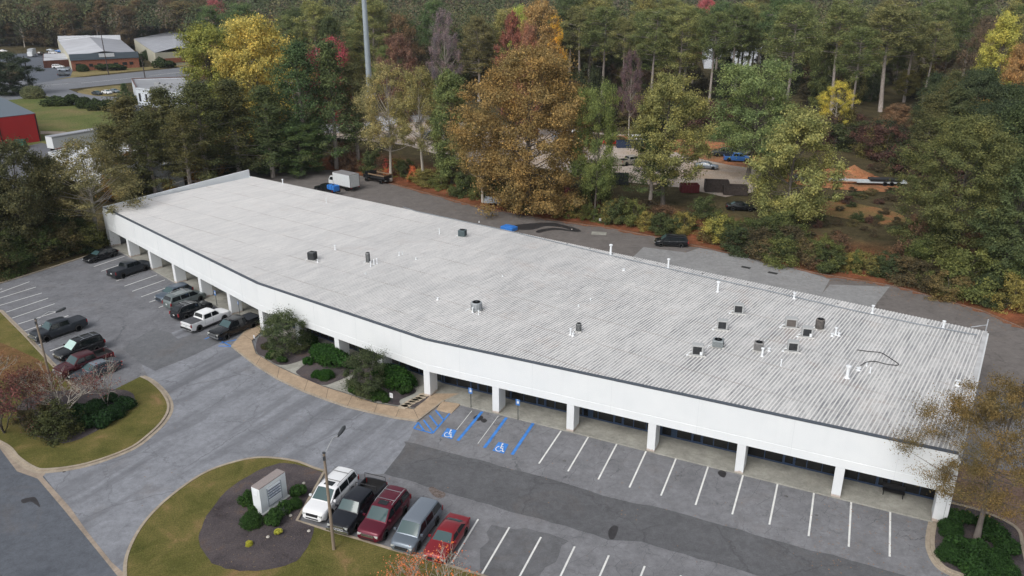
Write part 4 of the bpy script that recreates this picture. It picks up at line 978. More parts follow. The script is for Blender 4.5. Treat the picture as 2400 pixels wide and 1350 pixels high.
# silver bonnet of the minivan
HDL = 60.0
car('sedan', 'black sedan parked nearest the wood at the far left corner of the building', 'car', at_front(200, 612, HDL-180, 4.85), HDL-180, PK)
car('pickup', 'dark grey pickup with closed bed cover, next to the black sedan', 'pickup truck', at_rear(262, 649, HDL, 5.7), HDL, PDG, cover=M('cover_black', (.03, .035, .045), .6), dark_rim=True, trim='body', Lg=5.7)
car('cross', 'grey blue hatchback nosed out beside the silver minivan', 'car', at_front(371, 704, HDL-185, 4.5), HDL-185, PBL, Lg=4.5, trim='body')
car('van', 'silver green minivan with roof rails parked nose to the columns', 'minivan', at_rear(391, 719, HDL-5, 5.1), HDL-5, PSV, rails=CHROME, sunroof=True)
car('cross', 'black crossover with silver roof bars beside the white pickup', 'car', at_rear(409, 744, HDL-5, 4.8), HDL-5, PK, Lg=4.9, rails=CHROME)
car('pickup', 'white pickup with black bed cover', 'pickup truck', at_rear(437, 773, HDL-3, 5.6), HDL-3, PW, Lg=5.6, cover=M('cover_grey', (.07, .072, .08), .7), trim='body')
car('pickup', 'black pickup backed in beside the blue hatched strip, nose out with chrome grille', 'pickup truck', at_front(499, 793, HDL-3-180, 6.1), HDL-183, PK, Lg=6.1, cover=M('cover_black', (.03, .035, .045), .6))
HDK = 55-180
car('pickup', 'slate grey pickup with its door open by the left lamp pole', 'pickup truck', at_front(77, 797, HDK, 5.8), HDK, PDG, cover=M('cover_black', (.03, .035, .045), .6), dark_rim=True, opendoor=True)
car('suv', 'black SUV with a pale green windscreen, between the slate and maroon pickups', 'car', at_front(133, 843, HDK, 5.0), HDK, PK, Lg=4.9, rails=CHROME, wscreen=M('pale_windscreen', (.45, .62, .58), .3, var=.05))  # the windscreen pane itself is coloured pale green
car('pickup', 'maroon pickup with an empty open bed, half hidden by the pink tree', 'pickup truck', at_rear(258, 835, HDK, 5.6), HDK, PBR, Lg=5.6)
car('sedan', 'dark silver sedan hidden behind the bare branches of the left island', 'car', at_front(170, 892, HDK, 4.9), HDK, PGR, Lg=4.9, roof_tone=PSIL, trim='body')
car('van', 'black minivan alone on the drive behind the building', 'minivan', (lambda p: (p.x, p.y, 0.01))(P(1573, 571, .3)), 180-8, PK, Lg=5.1)

# pickup-bed tank trailer, box truck, dump truck behind the far end
def box_truck(loc, hd):
    t = thing('box_truck', 'white box truck with a grey roof parked by the wood behind the building', 'truck', loc, R(hd))
    mb = MB(); mb.box((-.9, 0, 2.02), (5.0, 2.4, 2.45)); o = mb.build('cargo_box', M('truck_white', (.66, .69, .70), .5, var=.05), t)
    mb = MB(); mb.box((-.9, 0, 3.262), (5.04, 2.44, .05)); mb.build('roof', M('truck_roof', (.24, .235, .24), .6), t)
    mb = MB()
    for s in (-1, 1):
        mb.box((-3.41, s*1.19, 2.02), (.05, .08, 2.5)); mb.box((1.6, s*1.19, 2.02), (.05, .06, 2.5))
    mb.box((-.9, -1.205, .84), (5.0, .04, .1)); mb.box((-.9, 1.205, .84), (5.0, .04, .1)); mb.build('edge_trim', DGREY, t)
    mb = MB(); mb.box((-3.425, 0, 1.95), (.03, 2.15, 2.15)); mb.build('rear_door', M('truck_door', (.58, .61, .62), .5, var=.08), t)
    mb = MB(); mb.prism([(1.75, -1.0), (3.2, -1.0), (3.2, 1.0), (1.75, 1.0)], .75, 1.5); 
    mb.add([(1.75, -1, 1.5), (3.2, -1, 1.5), (3.2, 1, 1.5), (1.75, 1, 1.5), (1.75, -.9, 2.35), (2.8, -.9, 2.3), (2.8, .9, 2.3), (1.75, .9, 2.35)], [(4, 5, 6, 7), (0, 1, 5, 4), (1, 2, 6, 5), (2, 3, 7, 6), (3, 0, 4, 7)]); mb.build('cab', MATS['truck_white'], t)
    for s in (-1, 1):
        mb = MB(); mb.quad((1.95, s*1.0, 1.55), (3.0, s*1.0, 1.55), (2.72, s*.935, 2.15), (1.95, s*.935, 2.15)); mb.build('side_window', CGLASS, t)
        mb = MB(); mb.box((3.22, s*.8, 1.05), (.05, .3, .2)); mb.build('headlight', LAMP, t)
        mb = MB(); mb.box((-3.46, s*1.0, .72), (.05, .25, .15)); mb.build('taillight', TAIL, t)
    mb = MB(); mb.quad((3.19, -.9, 1.58), (3.19, .9, 1.58), (2.84, .82, 2.2), (2.84, -.82, 2.2)); mb.build('windscreen', WSHIELD, t)
    mb = MB(); mb.box((-.2, 0, .62), (6.4, .9, .22)); mb.box((-3.55, 0, .55), (.12, 2.2, .16)); mb.build('chassis', TRIM, t)
    ty, rm_ = wheel_mesh(.42, True)
    for a in (2.5, -2.0):
        for s in (-1, 1): wv = link('wheel', None, t, (a, s*.98, .42)); link('tyre', ty, wv); link('rim', rm_, wv)
def dumper(loc, hd):
    t = thing('dump_truck', 'dark flat tipper truck with timber sides behind the white box truck', 'truck', loc, R(hd))
    mb = MB(); mb.box((-.6, 0, 1.15), (4.4, 2.3, .15)); mb.box((-2.75, 0, 1.45), (.1, 2.3, .6)); mb.box((1.55, 0, 1.6), (.1, 2.3, .9)); mb.build('bed', M('bed_black', (.02, .02, .022), .6), t)
    TIM = M('timber', (.22, .15, .09), .8)
    for s in (-1, 1): mb = MB(); mb.box((-.6, s*1.15, 1.75), (4.4, .08, .25)); mb.build('timber_side', TIM, t)
    mb = MB(); mb.box((-2.8, 0, 1.78), (.08, 2.3, .22)); mb.build('timber_tail', TIM, t)
    mb = MB(); mb.prism([(1.8, -.95), (3.3, -.95), (3.3, .95), (1.8, .95)], .7, 1.4); mb.prism([(1.8, -.85), (2.8, -.85), (2.8, .85), (1.8, .85)], 1.4, 2.05); mb.build('cab', PK, t)
    mb = MB(); mb.box((0, 0, .75), (5.6, .9, .5)); mb.build('chassis', TRIM, t)
    for s in (-1, 1): mb = MB(); mb.box((-2.85, s*.8, .75), (.05, .35, .12)); mb.build('taillight', LAMP, t)
    ty, rm_ = wheel_mesh(.42, True)
    for a in (2.4, -1.6):
        for s in (-1, 1): wv = link('wheel', None, t, (a, s*.95, .42)); link('tyre', ty, wv); link('rim', rm_, wv)
def tank_pickup(loc, hd):
    t = car('pickup', 'black pickup behind the roof edge carrying a bright blue water tank', 'pickup truck', loc, hd, PK)
    h = R(hd); g = lambda x: (loc[0]+math.cos(h)*x, loc[1]+math.sin(h)*x, .0)
    tt = thing('water_tank', 'bright blue plastic water tank riding in the black pickup bed', 'tank', (g(-2.0)[0], g(-2.0)[1], .8), h)
    mb = MB(); mb.box((0, 0, .62), (2.1, 1.45, 1.15)); o = mb.build('tank_body', M('tank_blue', (.035, .20, .62), .45, var=.12), tt); bv = o.modifiers.new('b', 'BEVEL'); bv.width = .14; bv.segments = 3
    mb = MB(); [mb.box((x, 0, .62), (.05, 1.50, 1.2)) for x in (-.5, .45)]; mb.build('strap', M('strap', (.015, .04, .12), .7), tt)
    mb = MB(); mb.cyl((-.1, 0, 1.2), .2, .08, 12); mb.build('lid', BLACK, tt)
box_truck((-33.2, 152.3, 0.01), 142)
dumper((-27.2, 157.6, 0.01), 144)
tank_pickup((-35.6, 148.4, 0.01), 140)
p = P(1193, 536, .3)
t = thing('blue_tarp', 'low blue tarpaulin bundle just showing over the back edge of the roof', 'tarpaulin', (p.x, p.y, .02), R(-36)); mb = MB(); mb.box((0, 0, .35), (2.4, 1.6, .7)); mb.box((.2, .1, .75), (1.6, 1.0, .12)); o = mb.build('cover', M('tank_blue', (.035, .20, .62), .45), t); bv = o.modifiers.new('b', 'BEVEL'); bv.width = .1
mb = MB(); mb.box((0, 0, .04), (2.6, 1.8, .08)); mb.build('pallet', M('timber', (.22, .15, .09), .8), t)
def trailer_flat(px, py, ln, wd, hd, label, m_, z=0.0, h=.8):
    p = P(px, py, z); t = thing('trailer', label, 'trailer', (p.x, p.y, z), R(hd))
    mb = MB(); mb.box((0, 0, .55), (ln, wd, .12)); mb.build('deck', m_, t)
    for s in (-1, 1): mb = MB(); mb.box((0, s*wd/2, .55+h/2), (ln, .06, h)); mb.build('side_board', m_, t)
    mb = MB(); mb.box((-ln/2, 0, .55+h/2), (.06, wd, h)); mb.build('end_board', m_, t)
    mb = MB(); mb.tube([(ln/2, 0, .5), (ln/2+1.2, 0, .45)], .05, 6); mb.tube([(ln/2+1.0, 0, .45), (ln/2+1.0, 0, 0)], .03, 6); mb.build('tow_bar', TRIM, t)
    ty, rm_ = wheel_mesh(.33, True)
    for s in (-1, 1): wv = link('wheel', None, t, (0, s*(wd/2+.14), .33)); link('tyre', ty, wv); link('rim', rm_, wv)
    return t
trailer_flat(1160, 480, 3.6, 1.7, -8, 'pale utility trailer at the kerb below the rust brown tree', M('trailer_pale', (.42, .46, .50), .5), 0, .75)

# ------------------------------------------------------------------ signs, poles
def post_sign(px, py, h, label, face, w_=.32, hh=.45, hd=-28, cat='sign', sym=False):
    p = P(px, py, .0); t = thing('parking_sign', label, cat, (p.x, p.y, 0), R(hd))
    mb = MB(); mb.tube([(0, 0, 0), (0, 0, h)], .035, 6); mb.build('post', M('post_dark', (.03, .04, .045), .5), t)
    mb = MB(); mb.box((0, -.05, h-hh/2+.02), (w_, .02, hh)); f = mb.build('sign_plate', face, t)
    if sym: mb = MB(); mb.box((0.02, -.064, h-hh*.45), (w_*.5, .008, hh*.42)); mb.box((0, -.064, h-.02), (w_*.3, .008, .05)); mb.build('emblem', WPAINT, f)
    else: mb = MB(); [mb.box((0, -.064, h-.12-.1*k), (w_*.6, .006, .03)) for k in range(3)]; mb.build('lettering', M('sign_ink', (.12, .13, .2), .6), f)
SB = M('sign_blue', (.06, .2, .52), .45)
post_sign(1104, 956, 2.15, 'left one of the two blue parking signs standing behind the blue marked bays', SB, .42, .6, sym=True)
post_sign(1214, 984, 2.15, 'right one of the two blue parking signs standing behind the blue marked bays', SB, .42, .6, sym=True)
post_sign(509, 718, 2.1, 'blue disabled parking sign in front of the columns, behind the white pickup', SB, .42, .6, -45, sym=True)
post_sign(563, 742, 2.0, 'narrow pale sign on a post against the column behind the black pickup', SB, .22, .4, -45, sym=True)
SW = M('sign_white', (.7, .71, .72), .5)
post_sign(598, 802, .85, 'small white notice on a stake at the left end of the entrance bed', SW, .3, .4, -40)
post_sign(919, 946, 1.15, 'small white notice on a stake in the bed nearest the blue bays', SW, .36, .5, -30)
p = P(1406, 524); post_sign(1406, 524, .9, 'small white notice on the leafy bank behind the building', SW, .36, .45, 0)
def lamp_pole(base, top, arm, label, name='street_lamp'):
    t = thing(name, label, 'lamp pole', (base.x, base.y, 0)); lo = lambda v: Vector(v)-Vector((base.x, base.y, 0))
    WP = bark_mat('pole_wood', (.17, .13, .095), (.33, .27, .21), 2.0) if 'pole_wood' not in MATS else MATS['pole_wood']
    a, b_ = Vector((0, 0, 0)), lo(top); mb = MB(); mb.tube([a, a.lerp(b_, .5), b_], [.12, .105, .085], 10); mb.build('pole', WP, t, smooth=True, sharp=50)
    mb = MB(); mb.cyl((b_.x, b_.y, b_.z), .11, .05, 10); mb.box((b_.x, b_.y-.1, b_.z-.35), (.12, .15, .3)); mb.build('pole_cap', DGREY, t)
    e = lo(arm); mb = MB(); s = b_+Vector((0, 0, -.25)); d = e-s
    mb.tube([s, s+d*.3+Vector((0, 0, .25)), s+d*.65+Vector((0, 0, .38)), e], .035, 6); mb.build('arm', M('arm_grey', (.45, .46, .47), .4, .4, var=0), t, smooth=True)
    dd = d.normalized(); mb = MB(); mb.tube([e-dd*.1, e+dd*.25, e+dd*.75, e+dd*.9], [.07, .13, .15, .06], 10); o = mb.build('lamp_head', DGREY, t, smooth=True)
    mb = MB(); mb.lathe([(.11, 0), (.08, -.08), (.02, -.1)], 10, 'Z', tuple(e+dd*.5+Vector((0, 0, -.1)))); mb.build('lens', M('lens', (.5, .5, .48), .2, var=0), o)
b0_ = P(783, 1290); tp = P(759, 1062, 8.2); lamp_pole(b0_, tp, P(793, 1021, 8.6), 'pale wooden lamp pole in front of the parked row')
b1_ = P(122, 905); tp = P(83, 748, 7.4); lamp_pole(b1_, tp, P(133, 731, 7.6), 'darker wooden lamp pole by the slate pickup with the open door')

# ------------------------------------------------------------------ monument sign
def monument():
    a = P(604, 1217, .0); top = 2.35
    # corner points of the top, from the photo, at the sign's height
    T1, T2, T3 = P(607, 1149, top), P(668, 1107, top), P(593, 1144, top)
    hd = math.atan2(T2.y-T1.y, T2.x-T1.x); ln = (T2-T1).length; th = .85
    t = thing('monument_sign', 'white block tenant sign with blue lines on its panel, standing in the mulch bed', 'sign', (T1.x, T1.y, 0), hd)
    mb = MB(); mb.box((ln/2, th/2, top/2), (ln, th, top)); o = mb.build('block', M('sign_block', (.78, .82, .84), .6, var=.06, scale=1.0), t); bv = o.modifiers.new('b', 'BEVEL'); bv.width = .015
    mb = MB(); mb.box((ln/2, th/2, .09), (ln+.25, th+.25, .18)); mb.build('plinth', M('sign_plinth', (.60, .62, .60), .7, var=.15), t)
    m_, nt_, b = newmat('brick_cap'); co = coords(nt_)
    bk = N(nt_, 'ShaderNodeTexBrick', Scale=4.0); bk.inputs['Color1'].default_value = (.30, .24, .225, 1); bk.inputs['Color2'].default_value = (.22, .18, .17, 1); bk.inputs['Mortar'].default_value = (.35, .32, .3, 1); bk.inputs['Mortar Size'].default_value = .02
    nt_.links.new(co, bk.inputs['Vector']); nt_.links.new(mixc(nt_, bk.outputs[0], (.30, .27, .26), noise(nt_, co, 3, 5, .7)), b.inputs['Base Color']); b.inputs['Roughness'].default_value = .9
    mb = MB(); mb.box((ln/2, th/2, top+.035), (ln-.02, th-.02, .07)); mb.build('cap', m_, t)
    pn = MB(); x0, x1, z0, z1 = ln*.27, ln*.76, .48, 1.98
    pn.box(((x0+x1)/2, -.03, (z0+z1)/2), (x1-x0, .06, z1-z0)); pnl = pn.build('name_panel', M('panel_white', (.84, .88, .92), .4, var=.02), t)
    fr_ = MB()
    for x in (x0-.03, x1+.03): fr_.box((x, -.035, (z0+z1)/2), (.06, .09, z1-z0+.1))
    fr_.box(((x0+x1)/2, -.035, z0-.03), (x1-x0, .09, .05)); fr_.build('panel_frame', M('frame_grey', (.30, .34, .38), .5), pnl)
    bl_ = MB(); INK = M('sign_line_blue', (.03, .05, .12), .5, var=0)
    for k in range(4):
        z = 1.80-.235*k
        bl_.box(((x0+x1)/2, -.064, z), (x1-x0-.06, .008, .075))
    bl_.build('blue_line', INK, pnl)
    tx = MB(); rr = random.Random(3)
    for k in range(3):
        z = 1.68-.235*k; x = x0+.12+rr.random()*.1
        while x < x1-.15:
            w_ = .03+rr.random()*.04; tx.box((x, -.064, z), (w_, .006, .06)); x += w_+.025+(rr.random() < .2)*.08
    tx.build('lettering', M('sign_text', (.22, .28, .42), .6, var=0), pnl)
    hd_ = MB(); x = x0+.1
    for k in range(9): hd_.box((x, -.02, 2.12), (.08, .03, .14)); x += (x1-x0-.1)/9
    hd_.build('address_digits', M('digit_white', (.82, .84, .86), .4, var=0), t)
    sl = MB(); [sl.box(((x0+x1)/2, -.064, z), (x1-x0-.08, .004, .008)) for z in (.88, .72, .58)]; sl.build('blank_slots', M('slot_grey', (.5, .5, .5), .6, var=0), pnl)
    em = MB(); em.box((-.012, .45, 1.95), (.02, .42, .5)); e_ = em.build('side_badge', M('panel_white', (.7, .75, .8), .4), t)
    em = MB(); em.lathe([(.11, -.03), (.11, -.02)], 16, 'Y', (0, 0, 0)); em.build('badge_disc', M('badge_grey', (.25, .3, .36), .5), e_).location = (-.028, .45, 1.98); e_.children[0].rotation_euler = (0, 0, R(90))
monument()

# black bench against the storefront at the right end
p = P(2092, 1162, .13); t = thing('bench', 'dark bench on the covered walkway, against the glass of the rightmost bay', 'bench', (p.x, p.y, .13), angs[-1])
mb = MB(); mb.box((0, 0, .45), (1.6, .45, .05)); mb.build('seat', BLACK, t); mb = MB(); mb.box((0, .22, .72), (1.6, .05, .4)); mb.build('backrest', BLACK, t)
for x in (-.7, .7): mb = MB(); mb.box((x, 0, .215), (.06, .4, .42)); mb.build('leg', BLACK, t)
# dumpster-like tank beyond the right end wall
p = P(2352, 905, 0); t = thing('storage_tank', 'white domed cylinder with a dark front behind the right end wall', 'tank', (BR[0]+1.2, BR[1]-6.4, 0), 0)
mb = MB(); mb.lathe([(.75, 0), (.75, 4.3), (.7, 4.45)], 16, 'Z'); mb.build('barrel', M('tank_navy', (.03, .05, .08), .5), t, smooth=True, sharp=40); mb = MB(); mb.lathe([(.82, 4.3), (.8, 4.75), (.6, 5.0), (.2, 5.12)], 16, 'Z'); mb.build('dome', WHITE, t, smooth=True)

# ------------------------------------------------------------------ cell tower
p = P(868, 234, YZ)
t = thing('mast', 'tall pale grey steel monopole rising out of the trees past the top of the picture', 'mast', (p.x, p.y, 0)); 
MASTM = M('mast_steel', (.36, .42, .46), .45, .2, var=.08, scale=.3)
for i in range(5):
    mb = MB(); z0, z1 = i*11.0, i*11.0+11.2; mb.tube([(0, 0, z0), (0, 0, z1)], [1.0-.085*i-.0, .93-.085*i], 18); mb.build('pole_section', MASTM, t, smooth=True, sharp=50)
mb = MB(); mb.tube([(.9, -.4, 0), (.75, -.3, 30), (.6, -.2, 52)], .07, 6); mb.build('cable_run', M('cable_grey', (.25, .28, .3), .6), t)

# ------------------------------------------------------------------ far buildings
def quadbldg(name, label, corners, h, mats, slope=0, roofm=None, z0=0.0, over=.3, eaves=None):
    """corners: world xy, first edge is the front; mats: wall material per edge"""
    cx = sum(c[0] for c in corners)/len(corners); cy = sum(c[1] for c in corners)/len(corners)
    t = thing(name, label, 'building', (cx, cy, z0)); lc = [(c[0]-cx, c[1]-cy) for c in corners]
    n = len(lc)
    for i in range(n):
        a, b_ = Vector(lc[i]), Vector(lc[(i+1) % n]); d = (b_-a).normalized(); nn = Vector((-d.y, d.x))*.3
        c0 = Vector((0, 0)); nn = nn if (c0-a).dot(nn) > 0 else -nn
        mb = MB(); hh = h if not isinstance(h, (list, tuple)) else None
        za, zb_ = (h, h) if hh else (h[i], h[(i+1) % n])
        a2, b2 = a+d*.3, b_-d*.3
        poly = [tuple(a), tuple(b_), tuple(b_+nn-d*.305), tuple(a+nn+d*.305)]
        mb.prism(poly, -.5, [za, zb_, zb_, za]); mb.build('wall', mats[i % len(mats)], t)
    return t, lc
def hip(lc, h, t, roofm, rise=1.2, inset=0.0):
    """shallow gable roof, ridge parallel to the longer side"""
    pass
def uvz(c, t, z): return (c[0], c[1], z)
BRICK = ground_mat('brick_far', [(.26, .10, .065), (.33, .14, .09)], .5, 3.0, .1); BRICKD = ground_mat('brick_dark', [(.10, .04, .03), (.16, .07, .05)], .5, 3.0, .1)
CREAM = M('cream_metal', (.50, .48, .38), .6, var=.08, scale=.2); ROOFG = M('roof_grey', (.33, .34, .37), .5, var=.12, scale=.15); ROOFP = M('roof_pale', (.50, .51, .54), .5, var=.15, scale=.12); SLATE = M('slate_metal', (.10, .13, .16), .5, var=.08)
def gable(t, q, he, hr_, m1, m2, name='roof'):
    """q: four roof corners (front-left, front-right, back-right, back-left); ridge from mid front to mid back"""
    a, b_, c, d = [Vector(x) for x in q]; mf, mk = (a+b_)/2, (d+c)/2
    for s, (p0, p1, p2, p3), m_ in ((0, (a, mf, mk, d), m1), (1, (mf, b_, c, mk), m2)):
        mb = MB(); z = [he, hr_, hr_, he] if s == 0 else [hr_, he, he, hr_]
        mb.add([(p.x, p.y, z_) for p, z_ in zip((p0, p1, p2, p3), z)]+[(p.x, p.y, z_-.2) for p, z_ in zip((p0, p1, p2, p3), z)], [(0, 1, 2, 3), (7, 6, 5, 4), (0, 4, 5, 1), (1, 5, 6, 2), (2, 6, 7, 3), (3, 7, 4, 0)]); mb.build(name, m_, t)
# brick-fronted warehouse
fl = P2(170, 166); frr = P2(328, 158)
d = Vector((frr[0]-fl[0], frr[1]-fl[1])).normalized(); 
rl_ = P(133, 88, 7); rr_ = P(262, 86, 7)
bk_l = (rl_.x, rl_.y); bk_r = (rr_.x+4, rr_.y)
q = [fl, frr, bk_r, bk_l]
t, lc = quadbldg('brick_warehouse', 'large warehouse with brick front under a dark band and a half pale half grey roof', q, 6.2, [BRICK, ROOFG, CREAM, CREAM])
gable(t, [lc[0], lc[1], lc[2], lc[3]], 6.3, 8.2, ROOFP, ROOFG)
a, b_ = Vector(lc[0]), Vector(lc[1]); dn = (b_-a).normalized(); an_ = math.atan2(dn.y, dn.x)
mb = MB(); c = (a+b_)/2; mb.box((c.x+dn.y*.2, c.y-dn.x*.2, 5.9), ((b_-a).length+.4, .5, 2.8), an_); mb.build('metal_band', SLATE, t)
c = a+(b_-a)*.53; mb = MB(); mb.box((c.x+dn.y*.5, c.y-dn.x*.5, 6.3), (6.5, .1, 1.6), an_); mb.build('sign_board', M('board_white', (.62, .64, .66), .5), t)
for k, (u_, w_) in enumerate(((.10, 2.2), (.28, 1.6), (.40, 1.6), (.65, 1.8), (.78, 2.0), (.88, 1.6))):
    c = a+(b_-a)*u_; mb = MB(); mb.box((c.x+dn.y*.08, c.y-dn.x*.08, 2.1 if k else 1.6), (w_, .1, 1.3 if k else 3.0), an_); mb.build('window' if k else 'door', BLACK, t)
mb = MB(); m0 = P(145, 92, 8.6); m1 = P(272, 86, 8.6)
A, B_ = (Vector(lc[3])*.86+Vector(lc[0])*.14), (Vector(lc[2])*.86+Vector(lc[1])*.14); wallseg(mb, tuple(A), tuple(B_), .4, 6, 8.9); mb.build('fire_wall', M('board_white', (.62, .64, .66), .5), t)
mb = MB(); a_ = P2(104, 160); b__ = P2(165, 156); c__ = P2(160, 140); d__ = P2(104, 142)
q = [a_, b__, c__, d__]; t2, l2 = quadbldg('brick_annexe', 'low dark brick enclosure against the left side of the brick warehouse', q, 3.4, [BRICKD]); mb.prism(l2, 3.2, 3.35); mb.build('roof', ROOFP, t2)
# cream warehouse
q = [P2(368, 157), P2(470, 150), P2(500, 92), P2(318, 118)]
t, lc = quadbldg('cream_warehouse', 'cream metal warehouse with skylight stripes, half hidden by the big yellow tree', q, 6.5, [CREAM])
gable(t, lc, 6.6, 8.6, ROOFG, ROOFG)
mb = MB(); a, b_ = Vector(lc[0]), Vector(lc[1]); dn = (b_-a).normalized(); an_ = math.atan2(dn.y, dn.x); c = (a+b_)/2; mb.box((c.x+dn.y*.15, c.y-dn.x*.15, 2.6), ((b_-a).length, .2, 2.2), an_); mb.build('brick_band', BRICK, t)
mf, mk = (Vector(lc[0])+Vector(lc[1]))/2, (Vector(lc[2])+Vector(lc[3]))/2
for k in range(9):
    u_ = .1+.09*k; p0 = Vector(lc[0]).lerp(Vector(lc[3]), u_); p1 = mf.lerp(mk, u_); g0, g1 = p0.lerp(p1, .15), p0.lerp(p1, .85)
    mb = MB(); zz = lambda f_: 6.6+2.0*f_+.12; dd_ = (Vector(lc[3])-Vector(lc[0])).normalized()*.45
    mb.add([(*(g0-dd_), zz(.15)), (*(g1-dd_), zz(.85)), (*(g1+dd_), zz(.85)), (*(g0+dd_), zz(.15))], [(0, 1, 2, 3)]); mb.build('skylight', ROOFP, t)
# white flat-roofed building across the road
q = [P2(322, 243), P2(430, 262), P2(470, 228), P2(305, 232)]
t, lc = quadbldg('white_office', 'white flat-roofed office with tall slit windows beyond the pines', [P2(325, 246), P2(440, 262), P2(500, 215), P2(314, 222)], 5.6, [M('office_white', (.60, .64, .68), .6), M('office_white', (.6, .64, .68), .6)])
mb = MB(); mb.prism(lc, 5.0, 5.15); mb.build('roof', M('roof_dirty', (.30, .31, .33), .6, var=.2, scale=.1), t)
mb = MB(); wallseg(mb, lc[2], lc[3], .35, 5.5, 5.75); wallseg(mb, lc[3], lc[0], .35, 5.5, 5.75); mb.build('coping', M('coping_brown', (.14, .07, .06), .6), t)
a, b_ = Vector(lc[0]), Vector(lc[1]); dn = (b_-a).normalized(); an_ = math.atan2(dn.y, dn.x)
for k in range(6):
    c = a+(b_-a)*(.06+.14*k); mb = MB(); mb.box((c.x+dn.y*.05, c.y-dn.x*.05, 2.6), (1.0, .12, 2.6), an_); mb.build('window', BLACK, t)
for k in range(3):
    c = Vector(lc[3]).lerp(Vector(lc[1]), .45+.1*k); mb = MB(); mb.box((c.x, c.y+3, 5.6), (1.6, 1.6, .9)); mb.build('roof_unit', GREYP, t)
# red building at the left edge
RED = M('red_metal', (.42, .020, .022), .5, var=.06, scale=.3)
RH = top_height(97, 331, 266)
A_ = Vector(P2(97, 331)); L_ = Vector(P2(-170, 295, RH)); K_ = Vector(P2(-50, 216, RH))
q = [tuple(L_), tuple(A_), tuple(K_), tuple(L_+(K_-A_))]
t, lc = quadbldg('red_building', 'bright red metal building with a dark roof at the left edge of the picture', q, RH, [RED])
gable(t, [lc[1], lc[2], lc[3], lc[0]], RH+.05, RH+1.0, SLATE, SLATE)
mb = MB(); a, b_ = Vector(lc[0]), Vector(lc[1]); dn = (b_-a).normalized(); an_ = math.atan2(dn.y, dn.x)
for u_ in (.62, .99): c = a+(b_-a)*u_; mb = MB(); mb.box((c.x+dn.y*.08, c.y-dn.x*.08, 3.4), (.22, .16, 6.8), an_); mb.build('downpipe', BLACK, t)
c = a+(b_-a)*.45; mb = MB(); mb.box((c.x+dn.y*.9, c.y-dn.x*.9, 3.1), (3.5, 1.8, .15), an_); mb.build('awning', WHITE, t)
# white roofs seen through the pines
def flatb(name, label, cs, h, roofm, z0=0.0, wall=None):
    t, lc = quadbldg(name, label, cs, h, [wall or M('wall_white', (.6, .62, .64), .6)], z0=z0); mb = MB(); mb.prism(lc, h-.5, h-.3); mb.build('roof', roofm, t); return t
flatb('white_warehouse', 'white-roofed warehouse showing in patches between the trunks of the pines at left', [P2(-30, 470), P2(118, 425), P2(440, 430), P2(470, 330)] and [P2(112, 356, 5), P2(320, 396, 5), P2(425, 380, 5), P2(258, 322, 5)], 5.0, M('roof_white', (.62, .64, .66), .5, var=.1, scale=.3))
t = thing('semi_trailer', 'long white trailer parked beside the lawn at left, below the footpath', 'trailer', (*P2(192, 345), 0), math.atan2(P2(240, 333)[1]-P2(135, 352)[1], P2(240, 333)[0]-P2(135, 352)[0]))
mb = MB(); mb.box((0, 0, 2.45), (15.5, 2.6, 2.8)); mb.build('cargo_box', M('truck_white', (.66, .69, .7), .5), t); mb = MB(); mb.box((0, 0, 3.87), (15.6, 2.7, .06)); mb.box((0, -1.32, 3.6), (15.6, .05, .2)); mb.build('roof_rim', ROOFG, t)
ty, rm_ = wheel_mesh(.5, True)
for x in (-5.5, -6.7, 6):
    for s in (-1, 1): wv = link('wheel', None, t, (x, s*1.1, .5)); link('tyre', ty, wv); link('rim', rm_, wv)
flatb('white_hall', 'white-walled hall glimpsed deep in the pine wood at upper right', [P2(1650, 158, 2), P2(1780, 163, 2), P2(1786, 140, 2), P2(1645, 134, 2)], 9.0, ROOFP, 2.0, M('hall_white', (.68, .72, .78), .5))
flatb('brown_shed', 'small tan and white shed at the foot of the grey mast', [P2(818, 282, YZ), P2(858, 285, YZ), P2(872, 262, YZ), P2(825, 255, YZ)], 5.0, ROOFG, YZ, M('shed_tan', (.24, .19, .15), .7))

# far roads and lots
sheet('road', pts([(-200, 262), (60, 220), (200, 205), (420, 182), (620, 150), (620, 128), (410, 160), (200, 181), (60, 186), (-200, 200)]), .03, asphalt('asphalt_far', (.18, .19, .21), crack=0, stain=.3, cs=.1))
sheet('side_drive', pts([(-120, 262), (100, 226), (180, 250), (290, 262), (340, 262), (330, 232), (280, 228), (240, 226), (210, 216), (182, 218), (150, 205), (40, 210), (-100, 232)]), .045, MATS['asphalt_far'])
sheet('verge', smooth_line(pts([(180, 215), (205, 222), (240, 226), (280, 222), (300, 205), (285, 200), (215, 207)]), 3, True), .06, GRASS_D)
sheet('verge', pts([(125, 187), (300, 168), (470, 152), (620, 130), (620, 118), (430, 152), (330, 158), (170, 168), (165, 180)]), .06, GRASS_D)
sheet('far_lot', pts([(-40, 140), (40, 150), (60, 190), (72, 198), (165, 183), (170, 165), (150, 130), (140, 112), (-100, 117), (-100, 127)]), .05, asphalt('asphalt_farlot', (.105, .12, .145), crack=0, stain=.3, cs=.1))
sheet('lawn', pts([(-100, 290), (20, 235), (110, 225), (170, 245), (280, 268), (330, 300), (250, 318), (190, 312), (130, 340), (-100, 400)]), .05, GRASS_F)
sheet('footpath', pts([(95, 308), (150, 309), (210, 316), (245, 324), (240, 329), (200, 322), (150, 315), (95, 315)]), .07, CONC)
sheet('red_yard', pts([(-200, 460), (-100, 380), (98, 335), (130, 345), (150, 360), (110, 385), (60, 440)]), .06, asphalt('asphalt_yard', (.13, .135, .15), crack=0, stain=.4, cs=.1))
